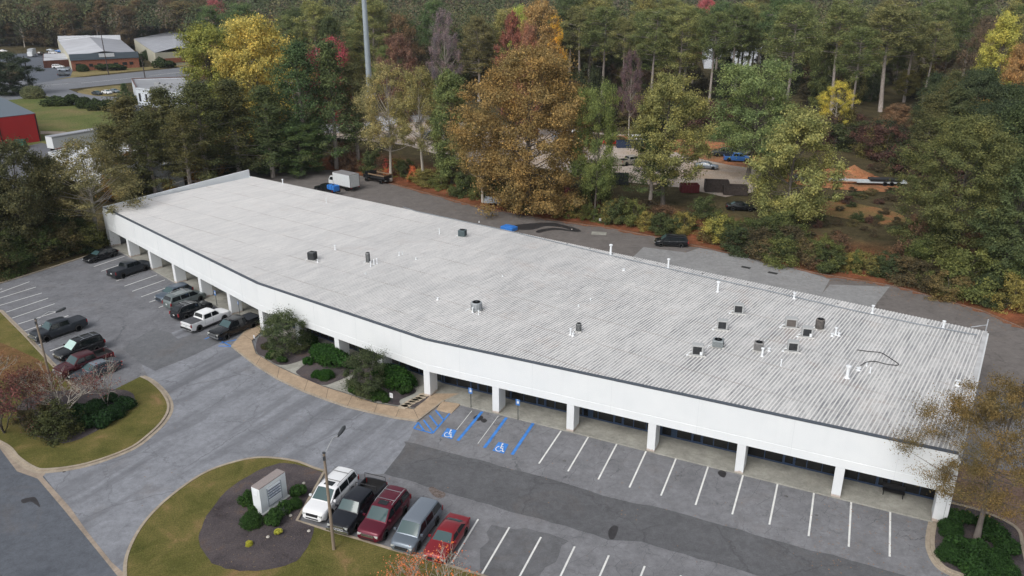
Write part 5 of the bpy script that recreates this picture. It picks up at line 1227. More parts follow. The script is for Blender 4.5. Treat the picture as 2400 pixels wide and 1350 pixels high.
# lane paint on the far road
for a, b_ in (((70, 203), (160, 196)), ((190, 195), (330, 181)), ((350, 178), (420, 170))): stripe(P2(*a), P2(*b_), .35, .06)
p = P(48, 347); t = thing('dumpster', 'dark green dumpster beside the red building', 'dumpster', (p.x, p.y, .06), R(10))
mb = MB(); mb.prism([(-1.2, -.9), (1.2, -.9), (1.2, .9), (-1.2, .9)], .15, [1.5, 1.5, 1.9, 1.9]); mb.build('bin', M('bin_green', (.02, .12, .07), .5), t); mb = MB(); mb.box((0, 0, 1.8), (2.5, 1.9, .06), mat=Matrix.Rotation(R(12), 3, 'X')); mb.build('lid', M('bin_lid', (.015, .06, .04), .5), t)

# far vehicles
def fc(kind, label, px, py, hd, pm, group=None, z=0.06, Lg=None):
    p = P(px, py, z); return car(kind, label, {'pickup': 'pickup truck', 'van': 'minivan'}.get(kind, 'car'), (p.x, p.y, z), hd, pm, group=group, small=True, Lg=Lg)
for q in (('cross', 'grey hatchback nearest the road in front of the brick warehouse', 150, 178, 8, PDG), ('suv', 'silver car second from the road beside the brick warehouse', 150, 167, 8, PSIL), ('suv', 'white car beside the brick annexe, next to the silver one', 137, 160, 8, PW),
          ('sedan', 'white car in the far lot under the annexe wall', 130, 139, 8, PW), ('sedan', 'silver car in the far lot behind the annexe', 140, 132, 8, PSIL), ('cross', 'white hatchback high in the far lot', 125, 126, 8, PW), ('sedan', 'blue car at the back of the far lot', 140, 122, 8, PBLUE), ('suv', 'black car beside the distant box truck', 98, 129, 90, PK), ('sedan', 'silver car farthest back in the far lot', 120, 120, 8, PSIL), ('sedan', 'white car at the left edge beyond the far lot', 8, 122, 5, PW),
          ('sedan', 'dark car, leftmost of three beside the white office', 228, 222, -35, PGR), ('sedan', 'white car, middle of three beside the white office', 251, 220, -35, PW), ('sedan', 'pale silver car, rightmost of three beside the white office', 269, 217, -35, PSIL)):
    fc(*q[:5], q[5], z=.07)
p = P(76, 133); t = thing('box_truck', 'grey box truck standing in the distant parking lot', 'truck', (p.x, p.y, .06), R(-72))
mb = MB(); mb.box((-1, 0, 2.6), (8, 2.5, 3.0)); mb.build('cargo_box', M('truck_grey', (.42, .44, .46), .5), t); mb = MB(); mb.box((4.1, 0, 1.7), (1.9, 2.3, 2.2)); mb.build('cab', WHITE, t); mb = MB(); mb.box((0, 0, .8), (9.6, 1, .4)); mb.build('chassis', TRIM, t)
ty, rm_ = wheel_mesh(.5, True)
for x in (-3.5, 4):
    for s in (-1, 1): wv = link('wheel', None, t, (x, s*1.05, .5)); link('tyre', ty, wv); link('rim', rm_, wv)
# yard vehicles and stock
def yv(kind, label, px, py, hd, pm, Lg=None): return fc(kind, label, px, py, hd, pm, z=YZ+.04, Lg=Lg)
yv('suv', 'white van body showing through the leaves at the top of the gravel yard', 1342, 322, 100, PW, 5.6)
yv('pickup', 'silver pickup beside the white van in the gravel yard', 1305, 330, 95, PSIL)
yv('sedan', 'dark blue car behind the rust brown tree in the yard', 1245, 312, 80, PGR)
yv('pickup', 'grey pickup seen under the rust brown tree, left part of the yard', 1150, 308, 0, PDG)
yv('sedan', 'bright red car in the gravel yard', 1437, 338, 5, paint('bright_red', (.5, .02, .02), .1))
yv('pickup', 'bright blue pickup on the red dirt', 1728, 378, -12, PBLUE)
yv('pickup', 'dark grey pickup behind the bright blue one', 1700, 366, 168, PDG)
yv('van', 'silver van on the red dirt at the back of the pickups', 1738, 362, -12, PSIL)
yv('sedan', 'dark blue car at the right end of the gravel yard, by the yellow green tree', 1885, 425, -40, PGR)
yv('sedan', 'black car under the trees at the kerb of the yard, below the rusty containers', 1735, 492, -8, PK)
for q in (('cross', 'white hatchback in the yard left of the rust brown tree', 1095, 352, 20, PW), ('pickup', 'tan pickup on the gravel between the green bank tree and the round olive tree', 1478, 385, 30, PTAN),
          ('van', 'white van at the back edge of the gravel, left of the round olive tree', 1500, 332, 5, PW), ('sedan', 'silver car on the gravel right of the round olive tree', 1655, 395, -20, PSIL), ('suv', 'grey off-roader at the far left of the gravel beside the stacked boards', 1010, 325, 60, PDG), ('pickup', 'white pickup near the dark blue open skip', 1345, 372, 75, PW)):
    yv(*q)
def container(label, px, py, ln, wd, h, hd, m_, name='skip_bin', cat='skip'):
    p = P(px, py, YZ); t = thing(name, label, cat, (p.x, p.y, YZ), R(hd))
    for s in (-1, 1):
        mb = MB(); mb.box((0, s*wd/2, h/2+.1), (ln, .08, h)); [mb.box((-ln/2+ln*(k+.5)/6, s*(wd/2+.06), h/2+.1), (.1, .1, h)) for k in range(6)]; mb.build('side', m_, t)
        mb = MB(); mb.box((s*ln/2, 0, h/2+.1), (.08, wd-.1, h)); mb.build('end', m_, t)
    mb = MB(); mb.box((0, 0, .14), (ln-.1, wd-.1, .08)); mb.build('floor', BLACK, t)
container('navy blue skip beside the bright red car in the yard', 1475, 345, 6, 2.4, 1.4, 0, M('skip_navy', (.02, .035, .075), .6))
container('dark blue open skip under the yellow green tree', 1382, 405, 3.4, 2.4, 1.6, 0, M('skip_navy', (.02, .035, .075), .6))
container('black open skip with white bags, right of the dark blue skip', 1455, 430, 2.8, 2.6, 1.7, -8, M('skip_black', (.025, .03, .035), .6))
container('dark red skip below the round olive tree', 1615, 450, 3.2, 2.0, 1.4, 0, M('skip_red', (.13, .012, .016), .6))
container('rusty brown skip at the edge of the gravel', 1678, 448, 4.2, 2.4, 1.9, -8, M('skip_rust', (.055, .042, .036), .8, var=.4))
container('rusty brown skip with a slatted side, right of the other rusty one', 1722, 455, 4.2, 2.4, 1.5, -8, M('skip_rust', (.055, .042, .036), .8, var=.4))
def pile(px, py, r, h, label):
    p = P(px, py, YZ); mb = MB(); n, k = 18, 7
    for i in range(k):
        for j in range(n):
            a = 2*math.pi*j/n; rr = r*(1-i/k)*(1+.18*math.sin(3*a+i)+.1*rng.normal()*(i < k-1)); mb.v.append((rr*math.cos(a), rr*.7*math.sin(a), h*(i/k)**.8-.1))
    mb.v.append((0, 0, h))
    for i in range(k-1):
        for j in range(n): mb.f.append((i*n+j, i*n+(j+1) % n, (i+1)*n+(j+1) % n, (i+1)*n+j)); mb.m.append(0)
    for j in range(n): mb.f.append(((k-1)*n+j, (k-1)*n+(j+1) % n, k*n)); mb.m.append(0)
    o = mb.build('dirt_pile', REDDIRT, smooth=True, loc=(p.x, p.y, YZ)); tag(o, label, 'dirt pile')
pile(1998, 418, 4.6, 2.7, 'tall orange dirt pile behind the white boat trailer'); pile(2032, 424, 3.0, 1.1, 'low orange dirt pile right of the tall one')
p = P(2030, 432, YZ); t = thing('flatbed_trailer', 'long white flatbed trailer with black load in front of the orange dirt pile', 'trailer', (p.x, p.y, YZ), R(-6))
mb = MB(); mb.box((0, 0, .75), (14, 1.0, .28)); mb.box((2.5, 0, .62), (9, 2.2, .2)); mb.build('deck', M('deck_white', (.5, .54, .56), .5), t); mb = MB(); mb.box((3.2, 0, 1.05), (5.6, 1.9, .35)); mb.build('load', BLACK, t)
mb = MB(); mb.tube([(-6.3, 0, .8), (-5.2, 0, 2.1), (-3.6, 0, .9)], .07, 6); mb.build('gooseneck', M('deck_white', (.5, .54, .56), .5), t)
for x in (3, 4.2, 5.4):
    for s in (-1, 1): wv = link('wheel', None, t, (x, s*1.2, .42)); link('tyre', *[wheel_mesh(.42, True)[0]], wv); link('rim', wheel_mesh(.42, True)[1], wv)
for i, (px, py, ln) in enumerate(((905, 290, 9), (950, 285, 10), (880, 305, 7), (770, 310, 6))):
    p = P(px, py, YZ); t = thing('material_stack', ['pale stack of sheets left of the mast', 'long pale stack of boards right of the mast', 'white stack of panels below the long boards', 'grey stack of pallets among the pines left of the mast'][i], 'stack', (p.x, p.y, YZ), R(-5+4*i))
    for k in range(4): mb = MB(); mb.box((.2*(k % 2), .1*k, .25+.42*k), (ln-.5*k, 2.4, .36)); mb.build('layer', ROOFP if i != 3 else ROOFG, t)
# yard surface: sheets draped on the plateau
sheet('gravel_yard', pts([(740, 318), (760, 292), (900, 262), (1000, 270), (1100, 290), (1330, 305), (1500, 318), (1650, 345), (1740, 372), (1790, 400), (1770, 450), (1700, 462), (1600, 440), (1450, 425), (1250, 390), (1080, 378), (950, 340), (780, 322)], YZ), YZ+.02, GRAVEL)
sheet('red_soil', smooth_line(pts([(1400, 335), (1470, 346), (1560, 352), (1640, 372), (1745, 392), (1830, 385), (1800, 360), (1700, 335), (1560, 325), (1450, 318)], YZ), 3, True), YZ+.03, REDDIRT)
sheet('red_soil', smooth_line(pts([(1840, 425), (1930, 440), (2080, 450), (2110, 430), (2060, 415), (1960, 395), (1860, 400)], YZ), 3, True), YZ+.03, REDDIRT)
sheet('red_soil', smooth_line(pts([(1915, 482), (1950, 470), (2050, 486), (2110, 502), (2120, 522), (2060, 526), (1980, 512), (1930, 502)], YZ), 3, True), YZ+.035, ground_mat('dirt_grass', [(.30, .13, .06), (.22, .14, .06), (.13, .11, .04)], .3, 4.0))

# utility poles and wires across the far road
def upole(px, py, h, label):
    p = P(px, py); t = thing('utility_pole', label, 'utility pole', (p.x, p.y, 0))
    mb = MB(); mb.tube([(0, 0, 0), (-.25, 0, h)], [.24, .15], 8); mb.build('pole', M('pole_dark', (.07, .055, .05), .9), t)
    mb = MB(); mb.box((-.25, 0, h-.8), (2.4, .12, .12), R(55)); mb.build('crossarm', M('pole_dark', (.07, .055, .05), .9), t)
    return Vector((p.x-.25, p.y, h))
ua = upole(255, 176, 20.5, 'tall dark utility pole in front of the brick warehouse'); ub = upole(75, 217, 13.0, 'dark utility pole at the left by the far road'); uc = upole(341, 187, 9.5, 'short dark utility pole on the near side of the far road'); ud = upole(38, 100, 8.5, 'grey utility pole at the edge of the wood at far left')
def wire(a, b_, lab, sag=1.5, r=.035):
    mb = MB(); a, b_ = Vector(a), Vector(b_); mb.tube([a.lerp(b_, k/12)-Vector((0, 0, sag*4*(k/12)*(1-k/12))) for k in range(13)], r, 4)
    o = mb.build('power_line', M('wire_black', (.03, .03, .03), .6, var=0)); tag(o, lab, 'power line')
far = Vector((-60, 420, 21)); lf = Vector((-260, 300, 17))
for dz, w_ in ((0, 'highest'), (-1.6, 'middle'), (-3.6, 'lowest')): wire(ua+Vector((0, 0, dz)), far+Vector((0, 0, dz)), w_+' of the three wires running right from the tall utility pole'); wire(lf+Vector((0, 0, dz)), ua+Vector((0, 0, dz)), w_+' of the three wires running left from the tall utility pole')
wire(ub, uc+Vector((0, 0, -.2)), 'low wire crossing the far road between two utility poles', 1.0); wire(ub+Vector((0, 0, -2)), Vector((-260, 270, 10)), 'low wire running left from the utility pole by the dark rounded tree', 1)
# ------------------------------------------------------------------ vegetation
def leaves_mesh(name, cent, nor, size, mat_=None, aspect=1.0, tilt=.55, r=None):
    """one quad per leaf tuft; cent (n,3), nor (n,3) preferred normal, size (n,)"""
    r = r or rng; n = len(cent)
    nn = nor+r.normal(size=(n, 3))*tilt; nn /= np.linalg.norm(nn, axis=1)[:, None]+1e-9
    a = r.normal(size=(n, 3)); t1 = np.cross(nn, a); t1 /= np.linalg.norm(t1, axis=1)[:, None]+1e-9; t2 = np.cross(nn, t1)
    s = size[:, None]*.5; s2 = s*aspect
    v = np.stack([cent-t1*s, cent-t2*s2+nn*s*.15, cent+t1*s, cent+t2*s2+nn*s*.15], 1).reshape(-1, 3)
    me = bpy.data.meshes.new(name); me.vertices.add(4*n); me.vertices.foreach_set('co', v.astype(np.float32).reshape(-1))
    me.loops.add(4*n); me.loops.foreach_set('vertex_index', np.arange(4*n, dtype=np.int32))
    me.polygons.add(n); me.polygons.foreach_set('loop_start', np.arange(0, 4*n, 4, dtype=np.int32)); me.polygons.foreach_set('loop_total', np.full(n, 4, np.int32))
    me.materials.append(mat_ or LEAF); me.update(calc_edges=True); return me
def clump_leaves(cs, rad, per, size, flat=.75, up=.25, r=None, gap=.0, rise=.35):
    """tufts in sprays that leave the crown axis outward and upward; cs (k,3), rad (k,)"""
    r = r or rng; k = len(cs); n = k*per
    ax = cs.copy(); ax[:, 2] = 0; ln = np.linalg.norm(ax, axis=1)[:, None]+1e-6; ax = ax/ln*np.minimum(1, ln)
    dr = ax+np.array([0, 0, rise+.5]); dr = dr+r.normal(size=dr.shape)*.30; dr /= np.linalg.norm(dr, axis=1)[:, None]
    idx = np.repeat(np.arange(k), per)
    sub_ = r.integers(0, 5, n)                                  # five twigs per spray
    tw_ = r.normal(size=(k, 5, 3))*.75; tw_[:, :, 2] = tw_[:, :, 2]*.6+.15
    t = r.uniform(-.6, 1.0, n)
    off = (dr[idx]*.45+tw_[idx, sub_]*.75)*t[:, None]+r.normal(size=(n, 3))*(.20+.16*(1-abs(t)))[:, None]
    off = off*rad[idx][:, None]; off[:, 2] *= flat
    c = cs[idx]+off; nor = off/(np.linalg.norm(off, axis=1)[:, None]+1e-6)+ax[idx]*.35; nor[:, 2] += up+.25
    nor /= np.linalg.norm(nor, axis=1)[:, None]+1e-6
    s = size*r.uniform(.55, 1.35, n); return c, nor, s
def fit(c, mb, wd, h):
    """bring the crown to its nominal width and height, trunk and limbs with it"""
    q = np.quantile(np.hypot(c[:, 0], c[:, 1]), .965); k = wd/2/q; top_ = np.quantile(c[:, 2], .997); kz = h/top_
    mb.v = [(x*k if z > 0 else x, y*k if z > 0 else y, z*kz) for x, y, z in mb.v]; return c*np.array([k, k, kz])
def limb_paths(mb, h, tips, r0, trunk_top, lean=(0, 0), bend=.4, seg=6, thick=.16, rr=None):
    """tapered trunk with limbs that reach to the tips"""
    rr = rr or random
    tr = [Vector((lean[0]*t*t*h+bend*math.sin(t*3.1), lean[1]*t*t*h+bend*.6*math.sin(t*2.3+1)-bend*.6*math.sin(1), t*trunk_top)) for t in np.linspace(0, 1, 8)]
    mb.tube(tr, [r0*1.35]+[r0*(1-.75*t) for t in np.linspace(.08, 1, 7)], 8)
    for tp in tips:
        tp = Vector(tp); z = max(trunk_top*.32, min(trunk_top*.97, tp.z*.72-.1*math.hypot(tp.x, tp.y)*.6)); f = z/trunk_top*7; i = min(6, int(f)); s = tr[i].lerp(tr[i+1], f-i)
        m_ = s.lerp(tp, .5)+Vector((rr.uniform(-.3, .3), rr.uniform(-.3, .3), -.10*(tp-s).length+.3))
        m2 = s.lerp(tp, .25)+(m_-s.lerp(tp, .5))*.7
        a = r0*thick*(1.6-z/trunk_top); mb.tube([s, m2, m_, tp], [a*1.4, a*1.1, a*.75, a*.25], 5, cap=False)
def broadleaf(seed, h=16, wd=11, low=.12, k=80, per=300, size=.25, crad=1.5, top=1.0, open_=0.0):
    r = np.random.default_rng(seed); rr = random.Random(seed)
    cs = []
    while len(cs) < k:
        d = r.normal(size=3); d[:2] /= np.linalg.norm(d[:2]); t = r.uniform(0, 1); q = r.uniform(.25, 1.0)**.5
        prf = math.sqrt(max(.02, 1-((t-.40)/.62)**2))
        lob = 1+.16*math.sin(3*math.atan2(d[1], d[0])+seed)+.14*math.sin(7*t+seed*2)+.1*r.normal()
        p = np.array([d[0]*q*prf*wd/2*lob*.90, d[1]*q*prf*wd/2*lob*.90, h*(low+(1-low)*t)-.8])
        if all(np.linalg.norm((p-c)*[1, 1, 1.2]) > crad*.62 for c in cs) or r.random() < .06: cs.append(p)
    cs = np.array(cs); rad = crad*r.uniform(.55, 1.30, len(cs))
    c, n, s = clump_leaves(cs, rad, per, size, r=r)
    # stray tufts that roughen the outline
    m = int(len(c)*.10); j = r.integers(0, len(c), m); c2 = c[j]+n[j]*r.uniform(.2, .9, m)[:, None]
    c = np.concatenate([c, c2]); n = np.concatenate([n, n[j]]); s = np.concatenate([s, s[j]*.8])
    mb = MB(); limb_paths(mb, h, [tuple(x) for x in cs[r.permutation(len(cs))[:44]]], .26*h/16, h*.8, rr=rr)
    c = fit(c, mb, wd, h); return leaves_mesh('crown', c, n, s, r=r), mb
def pine(seed, h=26, wd=8.5, low=.52, k=46, per=120, size=.36, dead=6, fullness=1.0):
    r = np.random.default_rng(seed); rr = random.Random(seed); cs = []
    for i in range(k):
        t = (i+.5)/k; z = h*(low+(1-low)*t)-.6+r.normal()*.7
        prof_ = (math.sin(min(1, (1-t)*1.25+.12)*math.pi*.62))**.9
        a = i*2.4+r.uniform(-.4, .4); rad_ = wd/2*prof_*r.uniform(.35, 1.0)
        cs.append((rad_*math.cos(a), rad_*math.sin(a), z+r.uniform(-.5, .5)))
    cs = np.array(cs); rad = r.uniform(.75, 1.35, k)*(.75+.25*fullness)
    c, n, s = clump_leaves(cs, rad*r.uniform(.7, 1.35, len(rad)), per, size, flat=.95, up=.5, r=r)
    m = int(len(c)*.1); j = r.integers(0, len(c), m); c = np.concatenate([c, c[j]+n[j]*r.uniform(.2, .6, m)[:, None]]); n = np.concatenate([n, n[j]]); s = np.concatenate([s, s[j]*.8])
    mb = MB(); ln = (rr.uniform(-.02, .02), rr.uniform(-.02, .02)); tr = [Vector((ln[0]*t*h+.25*math.sin(t*4+seed), ln[1]*t*h, t*h*.97)) for t in np.linspace(0, 1, 9)]
    mb.tube(tr, [.27*(1-.78*t)+.02 for t in np.linspace(0, 1, 9)], 8)
    for p in cs:
        z = p[2]-.35*math.hypot(p[0], p[1])*.5; f = max(0, min(7.99, z/(h*.97)*8)); i = int(f); s_ = tr[i].lerp(tr[i+1], f-i); mb.tube([s_, s_.lerp(Vector(p), .6)+Vector((0, 0, .15)), Vector(p)], [.07, .05, .02], 4, cap=False)
    for _ in range(dead):
        z = h*rr.uniform(.3, low+.1); a = rr.uniform(0, 6.28); f = z/(h*.97)*8; i = int(f); s_ = tr[i].lerp(tr[i+1], f-i); l_ = rr.uniform(.6, 2.2); mb.tube([s_, s_+Vector((math.cos(a)*l_*.6, math.sin(a)*l_*.6, .05)), s_+Vector((math.cos(a)*l_, math.sin(a)*l_, .35))], [.05, .035, .012], 4, cap=False)
    c = fit(c, mb, wd, h); return leaves_mesh('crown', c, n, s, aspect=.6, tilt=.6, r=r), mb
def conifer(seed, h=16, wd=8.0, k=70, per=110, size=.36):
    """dense loblolly pine, crown almost to the ground, pointed ragged top"""
    r = np.random.default_rng(seed); rr = random.Random(seed); cs = []
    for i in range(k):
        t = ((i+.5)/k)**.85; z = h*(.14+.84*t)
        pr0 = min(1, (1-t)*1.5+.10)*(.72+.28*math.sin(t*9+seed)); a = i*2.4+r.uniform(-.5, .5); q = wd/2*pr0*r.uniform(.3, 1.0)
        cs.append((q*math.cos(a), q*math.sin(a), z))
    cs = np.array(cs); rad = r.uniform(.7, 1.25, k)
    c, n, s = clump_leaves(cs, rad, per, size, flat=.75, up=.5, r=r)
    mb = MB(); mb.tube([(0, 0, 0), (.1, 0, h*.5), (0, .1, h*.97)], [.26, .16, .03], 8)
    for p in cs[::2]: mb.tube([(0, 0, p[2]*.93), tuple(p)], [.06, .02], 4, cap=False)
    c = fit(c, mb, wd, h); return leaves_mesh('crown', c, n, s, aspect=.6, tilt=.6, r=r), mb
def twiggy(seed, h=5.5, wd=6, n_tip=70, leaf_n=1500, size=.13, droop=0, twig=.02, clustered=.5):
    """small ornamental tree, many bare pale branches with sparse leaves at the ends"""
    r = np.random.default_rng(seed); rr = random.Random(seed); mb = MB(); tips = []
    def grow(p, d, l, rad, lev):
        q = p+d*l; m_ = p.lerp(q, .5)+Vector((rr.uniform(-.1, .1), rr.uniform(-.1, .1), rr.uniform(-.05, .1)))*l
        mb.tube([p, m_, q], [rad, rad*.8, rad*.6], 5 if lev < 2 else 4, cap=False)
        if lev >= 4: tips.append(q); return
        for _ in range(3 if lev < 3 else 2):
            nd = (d+Vector((rr.gauss(0, .5), rr.gauss(0, .5), rr.gauss(.12, .3)))).normalized(); grow(q, nd, l*rr.uniform(.62, .88), rad*.62, lev+1)
    for i in range(4):
        a = i*1.57+rr.uniform(-.4, .4); grow(Vector((0, 0, 0)), Vector((math.cos(a)*.45, math.sin(a)*.45, 1)).normalized(), h*.27, .085*h/5.5, 0)
    tp = np.array([tuple(t) for t in tips]); sx_ = wd/(np.ptp(tp[:, 0])+1e-6); sz_ = h/(tp[:, 2].max())
    mb.v = [(x*sx_, y*sx_, z*sz_) for x, y, z in mb.v]; tp = tp*[sx_, sx_, sz_]
    j = r.integers(0, len(tp), leaf_n); sel = r.random(len(tp)) < clustered+.3; j = j[sel[j]]
    c = tp[j]+r.normal(size=(len(j), 3))*[.28, .28, .22]; n = r.normal(size=(len(j), 3)); n[:, 2] = abs(n[:, 2])
    me = leaves_mesh('crown', c, n, size*r.uniform(.6, 1.4, len(j)), r=r)
    return me, mb
def bushp(seed, k=12, per=170, size=.16):
    r = np.random.default_rng(seed); d = r.normal(size=(k, 3)); d /= np.linalg.norm(d, axis=1)[:, None]; d[:, 2] = abs(d[:, 2]); cs = d*[.62, .62, .52]; cs[:, 2] += .25
    n_ = k*per; dd = r.normal(size=(n_, 3)); dd /= np.linalg.norm(dd, axis=1)[:, None]; ix = np.repeat(np.arange(k), per); rd = r.uniform(.26, .44, k)
    c = cs[ix]+dd*(rd[ix]*r.uniform(.55, 1.12, n_)**.7)[:, None]; c[:, 2] = np.maximum(c[:, 2], .02); nn = dd.copy(); nn[:, 2] += .2; return leaves_mesh('foliage', c, nn, size*r.uniform(.6, 1.4, n_), r=r)
PROTO = {}
def proto(key, fn, bark, h):
    me, mb = fn; PROTO[key] = (me, mb.mesh('trunk', bark, True), h)
for i in range(3): proto(('broad', i), broadleaf(10+i, 16, 12, .08, 120, 360, .22, 1.45), BARK, 16)
for i in range(2): proto(('tall', i), broadleaf(20+i, 20, 9, .10, 110, 330, .22, 1.35), BARK, 20)
for i in range(2): proto(('open', i), broadleaf(30+i, 17, 12, .36, 85, 250, .17, 1.35), PALEBARK, 17)
for i in range(6): proto(('pine', i), pine(40+i, 26, 8.5, .60-.05*i, 84+8*i, 270, .23, dead=4+i), PBARK, 26)
for i in range(3): proto(('conifer', i), conifer(50+i, 16, 8, 85, 240, .22), PBARK, 16)
for i in range(2): proto(('low', i), broadleaf(60+i, 6, 6.5, .02, 36, 260, .20, 1.05), BARK, 6)
proto(('big', 0), broadleaf(71, 24, 18, .07, 260, 420, .20, 1.7), BARK, 24)
proto(('fine', 0), broadleaf(72, 14, 12.5, .38, 135, 560, .085, 1.2), DBARK, 14)
for i in range(2): proto(('mid', i), broadleaf(75+i, 18, 12, .28, 120, 360, .19, 1.4), BARK, 18)
proto(('ever', 0), broadleaf(77, 4.6, 4.8, .10, 60, 330, .10, .62), DBARK, 4.6)
proto(('twig', 0), twiggy(81, 5.5, 7, leaf_n=1500, clustered=.6), PALEBARK, 5.5); proto(('twig', 1), twiggy(82, 5.5, 6, leaf_n=900, clustered=.25), PALEBARK, 5.5); proto(('twig', 2), twiggy(83, 5.5, 6.5, leaf_n=2300, clustered=.8), BARK, 5.5)
WID = {'broad': 12, 'tall': 9, 'open': 12, 'pine': 8.5, 'conifer': 8, 'low': 6.5, 'big': 18, 'fine': 12.5, 'twig': 6.5, 'mid': 12, 'ever': 4.8}
def lin(r_, g, b_): return tuple(((c/255+.055)/1.055)**2.4 if c > 10 else c/3294 for c in (r_, g, b_))
NT = 0; REG = []
def desat(c, k=.72):
    m_ = (c[0]+c[1]+c[2])/3; return tuple(m_+(v-m_)*k for v in c)
def tree(kind, var, x, y, h, wd, col, label, group=None, name=None, z=None, rz=None, cat='tree', gain=2.0):
    global NT; NT += 1
    me, tm, h0 = PROTO[(kind, var)]
    z = TZ(x, y) if z is None else z
    t = thing(name or {'pine': 'pine_tree', 'conifer': 'pine_tree', 'low': 'shrub', 'twig': 'ornamental_tree'}.get(kind, 'broadleaf_tree'), label, cat, (x, y, z), random.uniform(0, 6.28) if rz is None else rz, group)
    s = wd/WID[kind]; t.scale = (s, s, h/h0)
    c = link('crown', me, t); t2 = link('trunk', tm, t)
    l_ = lin(*desat(col)); REG.append((t, x, y, col, kind)); c.color = (*[min(.95, v*gain) for v in l_], 1)
    return t
def dummy(): pass
def treepx(kind, var, px, by, ty, wpx, col, label, zb=0.0, **k):
    p = P(px, by, zb); h_ = top_height(px, by, ty, zb)
    if abs(px-228) > 1: p.x = (px-1200)*(p.y*math.cos(PIT)+(CAMH-zb-.62*h_)*math.sin(PIT))/FPX      # the crown, not the foot, is what was measured
    return tree(kind, var, p.x, p.y, h_, wpx*1.06/px_m(px, by, zb), col, label, z=TZ(p.x, p.y), **k)
G1, G2, G3 = (74, 84, 40), (62, 72, 38), (86, 88, 44)      # greens as the photo shows them
# --- row on the bank behind the drive, left to right
B_ = [
 ('tall', 0, 700, 405, 280, 110, (66, 86, 42), 'dark green broadleaf tree just behind the back left corner of the roof', 0),
 ('open', 0, 905, 400, 120, 150, (128, 118, 68), 'sparse olive tree with pale bare limbs right of the grey mast', 1),
 ('open', 1, 985, 405, 135, 150, (118, 110, 58), 'thin olive yellow tree between the mast and the rust brown tree', 1),
 ('tall', 1, 1055, 415, 150, 110, (92, 104, 52), 'narrow green tree with a pointed top at the left of the big rust brown tree', 1),
 ('big', 0, 1245, 492, 108, 290, (128, 102, 52), 'biggest tree of the bank, wide rust brown and olive crown', 0),
 ('open', 0, 1130, 470, 250, 130, (124, 104, 52), 'low amber tree under the left side of the rust brown tree', 0),
 ('mid', 1, 1400, 512, 190, 105, (96, 108, 50), 'green tree with a visible trunk right of the rust brown tree', 0),
 ('mid', 0, 1565, 505, 200, 185, (116, 114, 56), 'round olive tree over the middle of the back drive', 0),
 ('mid', 1, 1770, 420, 142, 190, (100, 116, 62), 'bright green flat-topped pine by the blue pickup', 1),
 ('broad', 2, 1865, 545, 285, 190, (124, 124, 62), 'yellow green tree in front of the orange dirt', 0),
 ('conifer', 0, 1530, 500, 300, 120, (70, 84, 44), 'dark green tree at the foot of the round olive tree', 0),
 ('big', 0, 2255, 625, 305, 255, (88, 92, 46), 'large green tree on the right above the dark end of the drive', 0),
 ('tall', 1, 2395, 690, 380, 150, (72, 84, 46), 'dark green tree at the right edge over the end of the drive', 0),
]
for kd, vv, px, by, ty, wpx, c, lb, up_ in B_: treepx(kd, vv, px, by, ty, wpx, c, lb, YZ if up_ else .4)
# --- left cluster by the left end of the building
L_ = [
 ('broad', 1, 598, 330, 42, 185, (164, 146, 58), 'tall bright yellow tree left of the mast'),
 ('tall', 0, 488, 330, 58, 122, (118, 122, 46), 'yellow green tree beside the bright yellow one'),
 ('broad', 2, 580, 300, 45, 130, (150, 138, 60), 'golden tree top directly behind the bright yellow tree'),
 ('conifer', 1, 345, 455, 260, 120, (74, 76, 40), 'short dull pine nearest the left end wall'), ('conifer', 2, 430, 450, 250, 120, (82, 80, 42), 'short brownish pine behind the middle of the parapet'), ('conifer', 0, 255, 470, 290, 130, (88, 86, 46), 'short olive pine right of the pale trunked tree'),
 ('conifer', 0, 300, 430, 225, 165, (86, 82, 44), 'brownish green pine at the left end of the pine group'),
 ('conifer', 1, 385, 425, 205, 160, (76, 78, 42), 'dull green pine in front of the white office'),
 ('conifer', 2, 465, 430, 190, 170, (70, 76, 40), 'dark green pine right of the dull green one'),
 ('conifer', 0, 545, 415, 185, 165, (78, 80, 42), 'olive brown pine below the bright yellow tree'),
 ('conifer', 1, 625, 415, 200, 150, (70, 82, 44), 'deep green pine below the right side of the yellow tree'),
 ('conifer', 2, 700, 400, 95, 150, (62, 84, 46), 'tallest deep green pine between the yellow tree and the mast'),
 ('conifer', 0, 775, 395, 95, 140, (74, 88, 48), 'pine with a rounded top just left of the mast'),
 ('conifer', 1, 830, 385, 160, 120, (92, 92, 52), 'greyish olive pine against the foot of the mast'),
 ('broad', 0, 650, 400, 290, 130, (60, 78, 42), 'low dark green tree beside the back left corner'),
 ('open', 1, 228, 572, 330, 235, (106, 100, 60), 'pale trunked sparse tree at the front left corner of the building'),
 ('conifer', 2, 130, 560, 370, 150, (84, 84, 44), 'olive tree left of the pale trunked tree'),
 ('broad', 1, 45, 600, 330, 170, (72, 72, 42), 'dark brown green tree at the left edge of the picture'),
 ('conifer', 1, -40, 620, 380, 170, (66, 66, 38), 'brown green tree cut off by the left edge'),
 ('broad', 1, 20, 222, 122, 110, (52, 64, 44), 'dark rounded tree beside the far road at left'),
 ('conifer', 0, 291, 232, 195, 34, (62, 84, 44), 'small pointed conifer beside the three parked cars'),
]
for kd, vv, px, by, ty, wpx, c, lb in L_: treepx(kd, vv, px, by, ty, wpx, c, lb)
